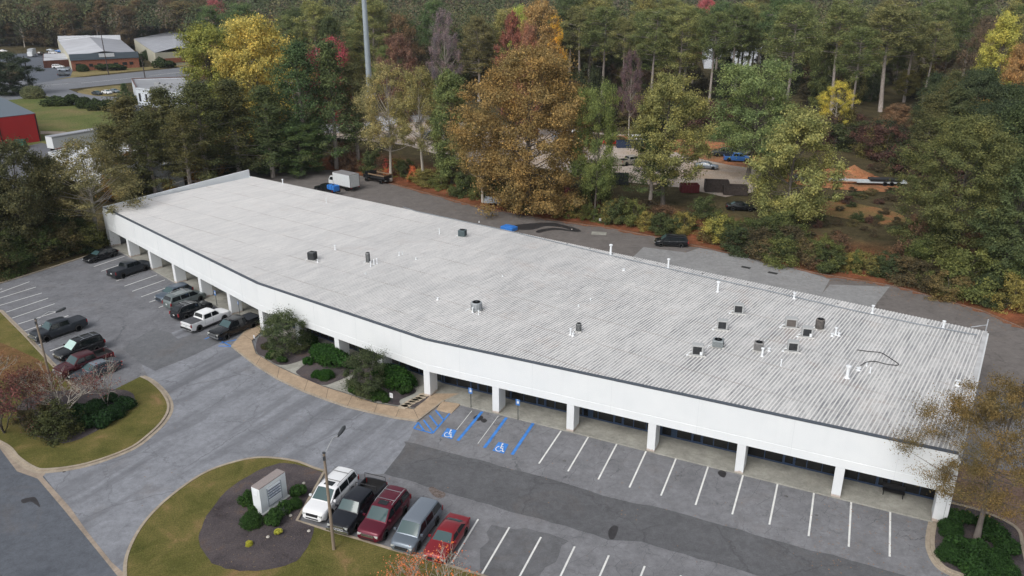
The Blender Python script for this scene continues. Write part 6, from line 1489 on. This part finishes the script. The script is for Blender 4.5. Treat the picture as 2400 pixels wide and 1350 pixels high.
# understorey at the left and along the bank
def shrubs(l, label, group, cat='shrub', kind='low', **k):
    for (px, by, hpx, wpx, c) in l:
        g = P(px, by); e = TZ(g.x, g.y); zb = max(0, e); p = P(px, by, zb)
        s = px_m(px, by, zb); tree(kind, random.randrange(2), p.x, p.y, hpx/s/.92, wpx/s, c, label, group, z=TZ(p.x, p.y), cat=cat, **k)
shrubs([(random.uniform(-30, 235), 0, random.uniform(70, 110), random.uniform(70, 120), random.choice([(60, 70, 34), (74, 76, 36), (66, 62, 34)])) for _ in range(0)], '', '')
lb = 'dense green undergrowth bush between the left car park kerb and the wood'
L1 = []
for k in range(26):
    t_ = random.random(); px = -20+250*t_; kerb_y = 662-(px)*.30; by = kerb_y-random.uniform(2, 75); L1.append((px, by, random.uniform(55, 90), random.uniform(80, 130), random.choice([(60, 74, 34), (78, 80, 36), (70, 64, 36), (54, 66, 36)])))
shrubs(L1, lb, 'undergrowth left of the car park', kind='low')
L2 = []
for k in range(34):
    px = random.uniform(250, 600); by = 480-(px-250)*.24-random.uniform(0, 35); L2.append((px, by, random.uniform(35, 75), random.uniform(45, 85), random.choice([(60, 66, 34), (72, 70, 36), (128, 92, 38), (150, 104, 36), (64, 60, 34)])))
shrubs(L2, 'shrub under the pines along the left end wall', 'shrubs along the left end wall')
# bank shrubs behind the back drive
ck = [(870, 418), (1010, 455), (1100, 480), (1200, 500), (1320, 520), (1425, 534), (1540, 556), (1640, 578), (1800, 612), (1900, 638), (2000, 655), (2100, 671), (2200, 700), (2300, 728), (2400, 770)]
def kerby(px): return float(np.interp(px, [c[0] for c in ck], [c[1] for c in ck]))
L3 = []
for k in range(62):
    px = 790+(k+random.random())*(1620/62); o_ = random.uniform(14, 50) if px < 1500 else random.uniform(4, 75)
    if px > 1900: o_ = random.uniform(2, 78 if px < 2130 else 110)
    by = kerby(px)-o_; sc_ = (1+max(0, (px-1400))/900)*(.58 if 1870 < px < 2120 else 1)
    c = random.choice([(92, 98, 44), (80, 92, 42), (112, 104, 48), (70, 80, 42), (104, 88, 48), (96, 70, 50), (124, 112, 48)])
    L3.append((px, by, random.uniform(28, 55)*sc_, random.uniform(40, 75)*sc_, c))
shrubs(L3, 'olive green shrub on the bank along the back drive', 'shrubs on the bank behind the drive')
for px, by, hp, wp, c, l_ in ((915, 408, 38, 40, (178, 74, 60), 'scarlet shrub on the bank near the box truck'), (968, 418, 34, 30, (188, 92, 48), 'small orange shrub on the bank right of the scarlet one'), (905, 418, 22, 24, (176, 92, 42), 'orange shrub at the foot of the scarlet shrub'),
                           (700, 402, 40, 60, (72, 96, 40), 'fresh green bush at the back left corner of the roof'), (460, 425, 46, 60, (176, 118, 38), 'orange leaved bush behind the white parapet'), (395, 445, 26, 40, (160, 120, 36), 'amber bush behind the middle of the parapet'), (520, 405, 30, 50, (150, 108, 44), 'golden brown bush near the top of the parapet'),
                           (175, 385, 46, 70, (150, 88, 62), 'reddish tree top beside the white trailer'), (1330, 480, 60, 50, (104, 48, 50), 'dark red shrub on the bank right of the rust brown tree'), (2010, 600, 40, 60, (124, 112, 46), 'yellowish shrub beside the drive at right'), (1905, 615, 34, 40, (150, 140, 44), 'bright yellow shrub at the kerb of the pale drive'),
                           (1685, 560, 60, 90, (134, 128, 50), 'yellow green shrub behind the black minivan'), (1400, 470, 90, 70, (84, 96, 44), 'green thicket under the tree with the visible trunk')):
    shrubs([(px, by, hp, wp, c)], l_, None)
# --- the wood behind
SPECIAL = [
 ('broad', 0, 782, 290, 72, 85, (166, 62, 76), 'pink red tree top left of the grey mast'), ('open', 0, 735, 290, 100, 60, (150, 62, 70), 'second pink red crown beside the first'),
 ('open', 1, 1040, 255, 5, 75, (112, 96, 100), 'purple grey bare tree in the wood right of the mast'), ('broad', 1, 935, 285, 70, 95, (106, 74, 60), 'dull red brown tree right of the mast'),
 ('tall', 1, 1200, 290, 30, 70, (126, 72, 58), 'dark red tree top above the rust brown tree'), ('tall', 0, 1262, 280, 2, 90, (142, 112, 62), 'tall orange brown tree at the top centre'), ('broad', 2, 1240, 320, 60, 70, (140, 92, 68), 'salmon brown tree below the tall orange brown one'),
 ('broad', 1, 1300, 250, 38, 45, (206, 154, 34), 'vivid yellow tree top at the top centre'), ('broad', 0, 1215, 230, 5, 60, (150, 162, 60), 'lime green tree top at the top centre'), ('broad', 0, 1655, 128, -14, 60, (168, 76, 78), 'pinkish red tree top at the top right of centre'),
 ('tall', 1, 2345, 290, 30, 90, (158, 152, 56), 'yellow tree with a pale leaning trunk at upper right'), ('broad', 2, 2385, 330, 105, 110, (150, 110, 58), 'orange brown tree at the right edge'), ('broad', 1, 2275, 385, 225, 150, (158, 124, 52), 'amber tree in front of the dark pines at right'), ('open', 0, 1960, 330, 190, 85, (170, 156, 48), 'bright yellow sapling group in front of the pines'),
 ('broad', 2, 2100, 340, 245, 90, (118, 88, 60), 'reddish low tree left of the amber tree'), ('tall', 0, 430, 108, 5, 80, (104, 92, 56), 'brown tree behind the cream warehouse'), ('broad', 0, 210, 106, 20, 45, (122, 66, 62), 'small red tree behind the brick warehouse'), ('broad', 1, 232, 104, 14, 50, (120, 112, 58), 'yellow olive tree behind the brick warehouse'), ('broad', 2, 505, 130, 0, 60, (150, 74, 76), 'rose red tree in the far wood at top left'), ('open', 1, 1480, 330, 118, 60, (92, 70, 74), 'purple brown thin tree among the bare pine trunks'),
]
for kd, vv, px, by, ty, wpx, c, lb in SPECIAL: treepx(kd, vv, px, by, ty, wpx, c, lb, YZ if px > 600 else 0)
def occupied(px, py): return False
PINEL = 'tall pine with a long bare trunk in the wood behind the yard'; BROADL = 'mixed green and brown tree crown in the wood behind the yard'
HERO = [1362, 1415, 1466, 1535, 1672, 1855, 1968, 2008, 2085, 2142, 2182]
for i, (px, by, ty, wpx, lb) in enumerate(((1362, 215, 8, 100, 'pine with a pale trunk right above the rust brown tree'), (1415, 232, 14, 100, 'pine with dead stubs on its trunk, left of the thin purple tree'), (1466, 240, 40, 80, 'slim pine with a crooked pale trunk behind the green bank tree'), (1535, 252, 20, 105, 'tall pine with a long leaning trunk above the round olive tree'), (1672, 262, 28, 95, 'pine with a forked pale trunk left of the white hall'),
        (1855, 292, 10, 120, 'pine with a bent trunk beside the bright green tree'), (1968, 260, 0, 120, 'pine with a straight trunk behind the yellow sapling'), (2008, 300, 60, 100, 'slender pine with low green tufts right of the yellow sapling'), (2085, 262, 5, 150, 'broad crowned pine with the thickest pale trunk of the wood edge'), (2142, 240, 20, 100, 'pine right of the broad crowned one'), (2182, 262, 50, 90, 'dim pine at the right of the wood edge trunks'))):
    treepx('pine', i % 2, px, by, ty, wpx, random.choice([(98, 106, 56), (88, 98, 50), (106, 106, 58)]), lb, YZ)
for i, (px, by, ty) in enumerate(((1632, 215, 20), (1700, 205, 30), (1735, 212, 15), (1768, 205, 25), (1800, 215, 10))):
    treepx('pine', 1+i % 3, px, by, ty, 80, (92, 100, 52), ['pine before the left end of the white hall', 'pine before the left half of the white hall', 'pine before the middle of the white hall', 'pine before the right half of the white hall', 'pine before the right end of the white hall'][i], YZ)
cnt = 0
keep = [(1250, 300)]
for row, d in enumerate((236, 249, 262, 276, 291, 307, 324)):
    n_ = 31 if row < 3 else 29
    for k in range(n_):
        ax = -28+(k+random.uniform(.1, .9))*(64/n_); x = d*math.tan(R(ax)); y = d+random.uniform(-5, 5)
        dep = y*math.cos(PIT)+CAMH*math.sin(PIT); px = 1200+FPX*x/dep
        if px > 2480 or px < 480: continue
        if px < 860 and d < 265: continue
        if px < 1330 and d < 275: continue
        if 1600 < px < 1820 and d < 345 and random.random() < .62: continue
        if px > 1900 and d > 315: continue
        hall = 1590 < px < 1840
        if hall and random.random() < .08: continue
        if any(abs(px-q_) < 34 and d < 290 for q_ in HERO): continue
        pn = hall or random.random() < (.52 if px > 1330 else .36)
        if pn:
            h = random.uniform(23, 34); tree('pine', random.randrange(2) if hall else random.randrange(6), x, y, max(h, 29) if hall else h, random.uniform(11, 17.0), random.choice([(94, 104, 56), (82, 94, 48), (110, 112, 58), (96, 90, 52), (74, 94, 52), (120, 114, 58), (70, 82, 46)]), PINEL, 'pines of the wood behind the yard', gain=2.3)
        else:
            h = random.uniform(13, 28); kd, vv = random.choice([('broad', 0), ('broad', 1), ('tall', 0), ('tall', 1), ('mid', 0), ('conifer', 1)]); tree(kd, vv, x, y, h, random.uniform(9, 15), random.choice([(128, 118, 58), (70, 80, 44), (92, 104, 50), (82, 90, 46), (100, 96, 54), (74, 84, 48), (104, 82, 54), (92, 76, 58), (112, 104, 56)]), BROADL, 'broadleaf trees of the wood behind the yard', gain=2.3)
        cnt += 1
# dim understorey along the wood edge
for k in range(78):
    px = 1330+(k+random.random())*(1130/78); by = np.interp(px, [1330, 1750, 2000, 2200, 2450], [290, 314, 366, 424, 515])+random.choice([random.uniform(-14, 8), random.uniform(-42, -14)])
    p = P(px, by, YZ); c = random.choice([(52, 60, 38), (60, 56, 40), (76, 58, 46), (66, 74, 40), (84, 56, 48), (98, 92, 44)])
    tree('low', random.randrange(2), p.x, p.y, random.uniform(4, 8.5), random.uniform(7, 11), c, 'dark understorey bush at the foot of the pines behind the yard', 'understorey at the foot of the pines')
for k in range(58):
    d = random.uniform(248, 330); px_ = random.uniform(1330, 2250); x = (px_-1200)*(d*math.cos(PIT)+32*math.sin(PIT))/FPX
    tree(*random.choice([('low', 0), ('low', 1), ('mid', 0), ('broad', 2)]), x, d, random.uniform(6, 12), random.uniform(7, 11), random.choice([(60, 68, 40), (66, 60, 42), (84, 66, 48), (72, 80, 42), (58, 64, 42), (104, 98, 46)]), 'dark understorey', 'understorey at the foot of the pines', name='understorey_tree')
# right side wood coming closer
for k in range(34):
    px = random.uniform(2130, 2520); by = random.uniform(340, 560) if px > 2300 else random.uniform(300, 420)
    p = P(px, by, YZ); tree(*random.choice([('broad', 0), ('tall', 1), ('conifer', 1), ('conifer', 2)]), p.x, p.y, random.uniform(10, 20), random.uniform(8, 12), random.choice([(62, 76, 42), (70, 78, 44), (84, 84, 46), (56, 68, 42)]), 'dark green tree in the dense right side of the wood', 'trees of the right side wood')
# shrubs between the dirt and the drive at right
scr_ = []
for k in range(60):
    px = random.uniform(1880, 2180); by = random.choice([random.uniform(448, 478), random.uniform(512, 560), random.uniform(380, 408), random.uniform(455, 540)])
    scr_.append((px, by, random.uniform(8, 20), random.uniform(18, 44), random.choice([(84, 72, 50), (72, 66, 46), (96, 86, 50), (88, 60, 50), (70, 80, 44)])))
for k in range(40):
    px = random.uniform(1150, 1880); by = kerby(px)-random.uniform(40, 72); scr_.append((px, by, random.uniform(12, 28), random.uniform(24, 50), random.choice([(84, 72, 50), (72, 66, 46), (96, 86, 50), (88, 60, 50), (70, 80, 44)])))
for k in range(22):
    px = random.uniform(1300, 1860); by = 318+(px-1300)*.10+random.uniform(-4, 4); scr_.append((px, by, random.uniform(8, 16), random.uniform(24, 50), random.choice([(84, 76, 50), (72, 70, 46), (96, 86, 50)])))
shrubs(scr_, 'low scrub', 'low scrub around the yard')
lr = []
for k in range(30):
    px = random.uniform(1700, 2420); by = random.uniform(540, 640)+max(0, px-2000)*.2
    if 1880 < px < 2115 and by < 615: continue
    lr.append((px, min(by, kerby(px)-8), random.uniform(40, 70), random.uniform(70, 120), random.choice([(66, 76, 40), (84, 92, 42), (74, 66, 44), (92, 78, 48), (58, 70, 40)])))
shrubs(lr, 'tangled dark green shrub at the right end of the bank', 'tangled shrubs at the right end of the bank')
print('trees', NT, 'wood', cnt)
# --- far-off wood: one mass
def far_wood():
    r = np.random.default_rng(5); C_, N_, S_, K_ = [], [], [], []
    pal = np.array([lin(*desat(q)) for q in ((74, 86, 48), (84, 92, 52), (70, 82, 52), (98, 94, 58), (96, 82, 60), (78, 88, 54), (68, 76, 52), (90, 80, 66))])
    n = 0
    for i in range(4600):
        d = 300+ (r.random()**1.3)*480; ax = r.uniform(-37, 37); x = d*math.tan(R(ax)); y = d
        dep = y*math.cos(PIT)+CAMH*math.sin(PIT); px = 1200+FPX*x/dep
        if abs(px-1200) > 1500: continue
        zb = TZ(x, y)
        v_ = 675-FPX*((y*math.sin(PIT)+(zb-CAMH)*math.cos(PIT))/dep)
        if px < 500 and (d < 445 or v_ > 118): continue
        if 500 <= px < 900 and d < 320: continue
        if 1580 < px < 1830 and d < 420: continue
        h = r.uniform(18, 28); wd = r.uniform(9, 14); m = 250
        dd = r.normal(size=(m, 3)); dd /= np.linalg.norm(dd, axis=1)[:, None]; dd[:, 2] = np.where(dd[:, 2] < -.1, -dd[:, 2], dd[:, 2])
        q = r.uniform(.75, 1.05, m)[:, None]*(1+.2*np.sin(dd[:, :1]*7+i)); c = dd*q*[wd/2, wd/2, h*.38]+[x, y, zb+h*.60]
        C_.append(c+r.normal(size=c.shape)*.35); N_.append(dd); S_.append(r.uniform(.4, .95, m)*(d/420)); K_.append(np.repeat(pal[r.integers(len(pal))][None]*r.uniform(.8, 1.2), m, 0)); n += 1
    c, nn, s, kk = map(np.concatenate, (C_, N_, S_, K_))
    m_, nt_, b = newmat('far_leaf'); vc = nt_.nodes.new('ShaderNodeVertexColor'); vc.layer_name = 'leafcol'; ge = nt_.nodes.new('ShaderNodeNewGeometry')
    cc = mixc(nt_, vc.outputs[0], ramp(nt_, ge.outputs['Random Per Island'], [(0, (.75, .75, .75)), (1, (1.25, 1.25, 1.2))]), 1.0, 'MULTIPLY'); nt_.links.new(cc, b.inputs['Base Color']); b.inputs['Roughness'].default_value = .9; b.inputs['Specular IOR Level'].default_value = .1
    nn[:, 2] += .35; me = leaves_mesh('distant_wood', c, nn, s, m_, tilt=.6, r=r)
    at = me.color_attributes.new('leafcol', 'FLOAT_COLOR', 'POINT'); k4 = np.concatenate([np.repeat(kk*1.45, 4, 0), np.ones((len(kk)*4, 1))], 1); at.data.foreach_set('color', k4.astype(np.float32).reshape(-1))
    o = link('distant_wood', me); o['kind'] = 'stuff'; tag(o, 'distant mixed autumn woodland filling the top of the picture', 'woodland')
    print('far wood', n)
far_wood()
# --- individually visible trees at the front of the far-left wood
for k in range(56):
    px = -20+(k % 28)*20+random.uniform(-6, 6); by = (116 if k < 28 else 108)-random.uniform(0, 5)-(px > 330)*8; p = P(px, by)
    tree(*random.choice([('tall', 0), ('tall', 1), ('broad', 0), ('pine', 1), ('open', 0)]), p.x, p.y, random.uniform(20, 28), random.uniform(11, 16), random.choice([(92, 88, 58), (78, 84, 54), (104, 86, 60), (70, 78, 52), (112, 92, 62)]), 'tree at the front of the far wood behind the warehouses', 'trees at the front of the far wood', gain=1.8)

# --- planting near the building
BUSH = [bushp(90, 14, 230, .14), bushp(91, 14, 230, .14), bushp(92, 40, 300, .075)]
def bush(px, py, rx_, h, col, label, group=None, ry=None, var=0, name='bush', rz=0, z=.12, gain=1.5):
    p = P(px, py, z); o = link(name, BUSH[var % 3]); o.location = (p.x, p.y, z-.05); o.scale = (rx_, ry or rx_, h/.95); o.rotation_euler = (0, 0, rz or random.uniform(0, 6))
    if ry: o.rotation_euler = (0, 0, rz)
    o.color = (*[c*gain for c in lin(*col)], 1); tag(o, label, 'bush', group); REG.append((o, p.x, p.y, col, 'bush')); return o
HG = (46, 68, 30)
p = P(671, 826, .12); tree('ever', 0, p.x, p.y, 4.9, 5.2, (68, 80, 46), 'bushy dark evergreen tree in the left entrance bed', z=.1, gain=2.0)
p = P(858, 918, .12); tree('ever', 0, p.x, p.y, 4.6, 4.5, (68, 80, 46), 'bushy dark evergreen tree in the right entrance bed', z=.1, gain=1.6)
bush(718, 812, 1.1, 1.3, HG, 'round green bush at the right side of the left entrance tree', None, 1.6, 1, rz=R(-36)); bush(640, 838, .8, .8, HG, 'low green bush at the left foot of the left entrance tree'); bush(660, 851, .75, .7, HG, 'low green bush nearest the sidewalk by the left entrance tree', None, var=1); bush(625, 815, .7, .6, (60, 62, 40), 'thin dull bush behind the left entrance tree')
bush(772, 847, 2.8, 1.7, (40, 68, 28), 'long clipped green hedge in the middle entrance bed', None, 1.5, 2, 'hedge', R(-35)); bush(800, 862, 1.9, 1.5, (40, 68, 28), 'rounded right part of the middle entrance hedge', None, 1.3, 1, 'hedge', R(-35)); bush(722, 853, .65, .75, (42, 74, 28), 'small round bush left of the middle entrance hedge'); bush(743, 884, .65, .75, (42, 72, 28), 'small bush in front of the hedge, left of its pair', None); bush(765, 886, .95, .85, (42, 72, 28), 'larger bush in front of the hedge, right of its pair', None, var=2)
bush(925, 900, 3.0, 1.8, (42, 70, 28), 'long green hedge behind the right entrance tree', None, 1.5, 2, 'hedge', R(-33)); bush(837, 918, .9, .95, HG, 'dark bush at the left foot of the right entrance tree', None, var=1); bush(885, 932, 1.0, .8, HG, 'dark low bush at the right foot of the right entrance tree'); bush(955, 922, .9, .8, HG, 'dark bush at the right end of the right entrance hedge', None, var=1); bush(905, 940, .5, .5, HG, 'small bush by the white notice in the right bed')
for i, (px, py, r_, h, lb) in enumerate(((658, 1152-12, 0, 0, ''), (703, 1165, .85, .95, 'green bush between the white sign and the white SUV'), (692, 1187, .6, .7, 'low bush below the right corner of the white sign'), (671, 1196, .7, .8, 'bush in front of the white sign panel'), (649, 1222, .95, .95, 'largest bush in front of the white sign'), (591, 1228, .95, .9, 'bush at the near left corner of the white sign'), (580, 1178, .75, .9, 'bush behind the left side of the white sign'), (592, 1198, .6, .6, 'low bush at the left side of the white sign'), (662, 1203, .5, .5, 'grey green plant at the base of the white sign'))):
    if r_: bush(px, py, r_, h, (48, 72, 34) if i != 8 else (84, 96, 84), lb, None, var=i)
bush(654, 1252, .40, .42, (172, 170, 74), 'bright yellow green tussock nearest the white sign', None, var=1, name='tussock'); bush(584, 1277, .30, .34, (170, 166, 66), 'small yellow tussock alone in the mulch', None, var=2, name='tussock')
# left island: red crape myrtles, bushes
def tw(v, px, by, h, wd, c, lb, gain=1.8): p = P(px, by, .1); tree('twig', v, p.x, p.y, h, wd, c, lb, z=.08, gain=gain)
tw(1, 252, 952, 5.0, 5.4, (126, 72, 72), 'bare pale branched small tree with red tips on the left island')
tw(2, 60, 985, 4.6, 7.0, (96, 54, 48), 'dark red leaved small tree at the left edge of the island'); tw(0, 150, 985, 4.4, 7.0, (98, 60, 50), 'red brown small tree in the middle of the left island'); tw(0, -30, 930, 4.6, 6.5, (118, 78, 54), 'rusty small tree cut by the left edge of the island'); tw(2, 10, 1015, 4.6, 6.0, (112, 60, 58), 'low dark red small tree at the lower left of the island'); tw(0, 100, 955, 4.2, 5.6, (94, 58, 48), 'maroon small tree behind the middle of the island')
p = P(135, 1020, .1); tree('low', 0, p.x, p.y, 3.2, 4.6, (66, 72, 36), 'dark green leafy shrub in front of the red trees', z=.05, gain=1.6); p = P(95, 1008, .1); tree('low', 1, p.x, p.y, 2.6, 3.8, (72, 66, 38), 'olive shrub left of the dark green shrub on the island', z=.05)
for i, (px, py, r_, h) in enumerate(((205, 1000, 1.1, 1.0), (240, 992, 1.25, 1.1), (270, 975, 1.1, 1.0), (292, 955, 1.1, 1.0), (262, 945, 1.0, .9), (225, 965, 1.2, 1.1), (190, 975, 1.1, 1.1))): bush(px, py, r_, h, (36, 58, 32), 'clipped dark green boxwood in the mulch of the left island', 'boxwoods on the left island', var=i)
# bottom centre: tree with orange leaves at the frame edge, branches reach up into view
p = P(1052, 1440, .1); tree('twig', 1, p.x, p.y, 4.7, 5.4, (226, 104, 42), 'small bare tree with vivid orange leaves at the bottom edge', z=.08, gain=1.5); p = P(975, 1425, .1); tree('twig', 0, p.x, p.y, 3.5, 4.5, (214, 112, 60), 'thin orange tipped sapling beside the vivid orange tree', z=.08, gain=1.4)
# bottom right tree and bushes
p = P(2288, 1268, .1); t = tree('fine', 0, p.x, p.y, 12.8, 11.6, (112, 92, 48), 'large olive gold tree overhanging the right end of the building', z=.05, rz=1.0, gain=1.7)
for i, (px, py, r_, h) in enumerate(((2232, 1222, 1.0, 1.0), (2262, 1228, .95, .9), (2225, 1248, 1.0, .9), (2245, 1290, 1.15, 1.0), (2290, 1300, 1.15, 1.0), (2222, 1305, .95, .9), (2330, 1262, 1.1, 1.0), (2365, 1300, 1.1, 1.0), (2330, 1325, 1.2, 1.1), (2270, 1330, 1.1, 1.0), (2300, 1358, 1.1, 1.0), (2350, 1350, 1.1, 1.0), (2310, 1235, .9, .8))): bush(px, py, r_, h, (42, 66, 32), 'dark green mounded bush in the bed under the large right tree', 'mounded bushes under the right tree', var=i)
# far lawn bushes
for i, (px, py, r_, h, lb) in enumerate(((132, 247, 5.5, 2.6, 'long low bush at the left of the clipped row on the lawn'), (171, 247, 3.2, 3.2, 'leftmost round clipped bush of the row on the lawn'), (200, 252, 3.0, 3.0, 'second round clipped bush of the row on the lawn'), (225, 257, 3.0, 3.0, 'third round clipped bush of the row on the lawn'), (254, 261, 3.4, 3.2, 'fourth round clipped bush of the row, nearest the pines'), (80, 230, 4.5, 3.8, 'feathery grass clump beside the far utility pole'), (305, 243, 3.0, 2.8, 'bush against the corner of the white office'), (255, 165, 9, 2.6, 'long hedge under the brick front of the warehouse'), (320, 155, 4, 3.6, 'rounded bush at the right end of the brick front'), (376, 158, 4.0, 4.0, 'bush at the corner of the cream warehouse'), (395, 158, 4.0, 2.8, 'low bush right of the cream warehouse corner'), (195, 167, 3.0, 2.8, 'bush near the door of the brick warehouse'), (345, 140, 5, 4, 'shrub mass between the two warehouses'))):
    bush(px, py, r_, h, (54, 66, 38) if i != 5 else (96, 100, 72), lb, None, var=i, ry=r_*(.55 if r_ > 4 else 1), rz=R(10))
# bottom left pine tip just inside the frame
p = P(-22, 1420, 0); tree('conifer', 2, p.x, p.y, 3.8, 2.2, (44, 62, 34), 'tip of a small pine at the lower left corner of the picture', z=0)
# leaf litter and stones: small pale rocks
for i, (px, py) in enumerate(((681, 1209), (724, 1245), (628, 1259), (744, 1208), (712, 1133), (1325, 507), (1340, 538))):
    p = P(px, py, .12); mb = MB(); r = .12
    mb.lathe([(r*.8, 0), (r*1.2, .05), (r*.7, .12)], 7, 'Z'); o = mb.build('stone', M('stone_pale', (.5, .47, .42), .8), loc=(p.x, p.y, .1)); tag(o, ['pale stone between the white sign and the white SUV', 'pale stone at the left kerb corner by the white SUV', 'pale stone in the mulch between the two yellow tussocks', 'pale stone below the SUV side of the sign bushes', 'pale stone in the mulch behind the white sign', 'pale stone in the leaf litter under the rust brown tree', 'pale stone in the leaf litter left of the white notice'][i], 'stone')

# ------------------------------------------------------------------ the air between here and the far wood
hb_ = MB(); hb_.box((0, 700, 34), (2400, 1560, 78)); m, nth, b = newmat('haze')
for n_ in list(nth.nodes):
    if n_.type == 'BSDF_PRINCIPLED': nth.nodes.remove(n_)
pv = nth.nodes.new('ShaderNodeVolumePrincipled'); pv.inputs['Color'].default_value = (.78, .86, .97, 1); pv.inputs['Density'].default_value = 0.00008; pv.inputs['Anisotropy'].default_value = 0.0
nth.links.new(pv.outputs[0], nth.nodes['Material Output'].inputs['Volume'])
o = hb_.build('haze', m); o['kind'] = 'stuff'; tag(o, 'thin pale haze over the distant trees', 'haze')
S.cycles.volume_bounces = 0

# ------------------------------------------------------------------ labels: single out each tree of a crowd by its colour, row and neighbours
def cword(c):
    r_, g, b = c
    if c in ((42, 66, 32), (36, 58, 32)): return 'dark green'
    if r_ > g*1.35: return 'red brown' if r_ < 120 else 'rusty'
    if r_ > g*1.12: return 'brownish'
    if r_ > 100 and g > 100 and b < 70: return 'yellowish'
    if g > r_*1.1: return 'deep green' if g < 80 else 'fresh green'
    return 'olive' if r_ >= g*.98 else 'dull green'
MARK = {
 'pines of the wood behind the yard': ('pine', 'row of the wood', [(700, 'left of the mast'), (900, 'by the mast'), (1100, 'right of the mast'), (1350, 'above the rust brown tree'), (1500, 'left of the round olive tree'), (1640, 'above the round olive tree'), (1820, 'about the white hall'), (1950, 'left of the yellow sapling'), (2100, 'right of the yellow sapling'), (2250, 'left of the amber tree'), (9999, 'near the right edge')]),
 'shrubs on the bank behind the drive': ('bank shrub', 'row', [(900, 'by the box truck'), (1050, 'by the scarlet shrub'), (1200, 'by the pale trailer'), (1350, 'under the rust brown tree'), (1480, 'by the white notice'), (1650, 'by the black minivan'), (1850, 'along the pale drive'), (2000, 'before the yellow green tree'), (2150, 'left of the large green tree'), (2300, 'under the large green tree'), (9999, 'at the right edge')]),
 'undergrowth left of the car park': ('undergrowth bush', 'row', [(40, 'at the left edge'), (90, 'above the left stall lines'), (140, 'mid way along the kerb'), (190, 'near the pale trunk'), (9999, 'beside the black sedan')]),
 'shrubs along the left end wall': ('low shrub', 'row', [(330, 'near the front corner wall'), (400, 'behind the parapet'), (470, 'at mid parapet'), (530, 'near the amber bushes'), (9999, 'at the back roof corner')]),
 'understorey at the foot of the pines': ('understorey bush', 'row', [(1450, 'left of the round olive tree'), (1650, 'above the round olive tree'), (1850, 'by the blue pickup'), (2000, 'above the dirt piles'), (2150, 'right of the dirt piles'), (2300, 'by the amber tree'), (9999, 'at the right edge')]),
 'trees of the right side wood': ('wood tree', 'row', [(2200, 'left of the amber tree'), (2300, 'behind the large green tree'), (2400, 'at the right edge'), (9999, 'cut by the right edge')]),
 'tangled shrubs at the right end of the bank': ('tangled shrub', 'row', [(1850, 'above the pale drive'), (2000, 'below the dirt patch'), (2150, 'left of the large green tree'), (2300, 'under the large green tree'), (9999, 'at the dark end of the drive')]),
 'trees at the front of the far wood': ('far tree', 'row', [(60, 'at the top left corner'), (130, 'behind the grey box truck'), (200, 'left behind the brick warehouse'), (270, 'behind the brick warehouse'), (340, 'between the two warehouses'), (430, 'behind the cream warehouse'), (9999, 'behind the yellow tree')])}
MARK['low scrub around the yard'] = ('low scrub bush', 'row', [(1250, 'under the rust tree'), (1400, 'behind the notice'), (1550, 'under the olive tree'), (1700, 'behind the minivan'), (1850, 'by the yellow green tree'), (1950, 'left of the dirt patch'), (2030, 'on the dirt patch'), (2110, 'right of the dirt piles'), (9999, 'by the large green tree')])
MARK['mounded bushes under the right tree'] = ('mounded bush', 'row', [(2245, 'beside the right kerb'), (2295, 'left of the big trunk'), (2340, 'right of the big trunk'), (9999, 'at the right side path')])
MARK['boxwoods on the left island'] = ('clipped boxwood', 'row', [(215, 'left of the bare pale tree'), (255, 'under the bare pale tree'), (9999, 'right of the bare pale tree')])
MARK['broadleaf trees of the wood behind the yard'] = ('broadleaf crown', 'row of the wood', MARK['pines of the wood behind the yard'][2])
ORD = ['leftmost', 'second', 'third', 'fourth', 'fifth', 'sixth', 'seventh', 'eighth', 'ninth', 'tenth']; NUM = ['', '', 'two', 'three', 'four', 'five', 'six', 'seven', 'eight', 'nine', 'ten']
def label_crowd(grp):
    noun, rw, lm = MARK[grp]; L_ = [(t, x, y, c) for t, x, y, c, k in REG if t.get('group') == grp]
    ds = sorted(y for _, _, y, _ in L_); q1, q2 = ds[len(ds)//3], ds[2*len(ds)//3]; B_ = {}
    for t, x, y, c in L_:
        px = 1200+FPX*x/(y*math.cos(PIT)+CAMH*math.sin(PIT)); m_ = next(w_ for e_, w_ in lm if px < e_)
        r_ = 'front' if y < q1 else ('middle' if y < q2 else 'back'); B_.setdefault((cword(c), r_, m_), []).append((px, t))
    for (cw, r_, m_), l in B_.items():
        l.sort(key=lambda a: a[0])
        for i, (px, t) in enumerate(l):
            t['label'] = (cw+' '+noun+' '+m_+', '+r_+' row') if len(l) == 1 else (ORD[i]+' of '+NUM[len(l)]+' '+cw+' '+noun+('es' if noun.endswith('sh') else 's')+' '+m_+', '+r_+' row')
for g_ in MARK: label_crowd(g_)
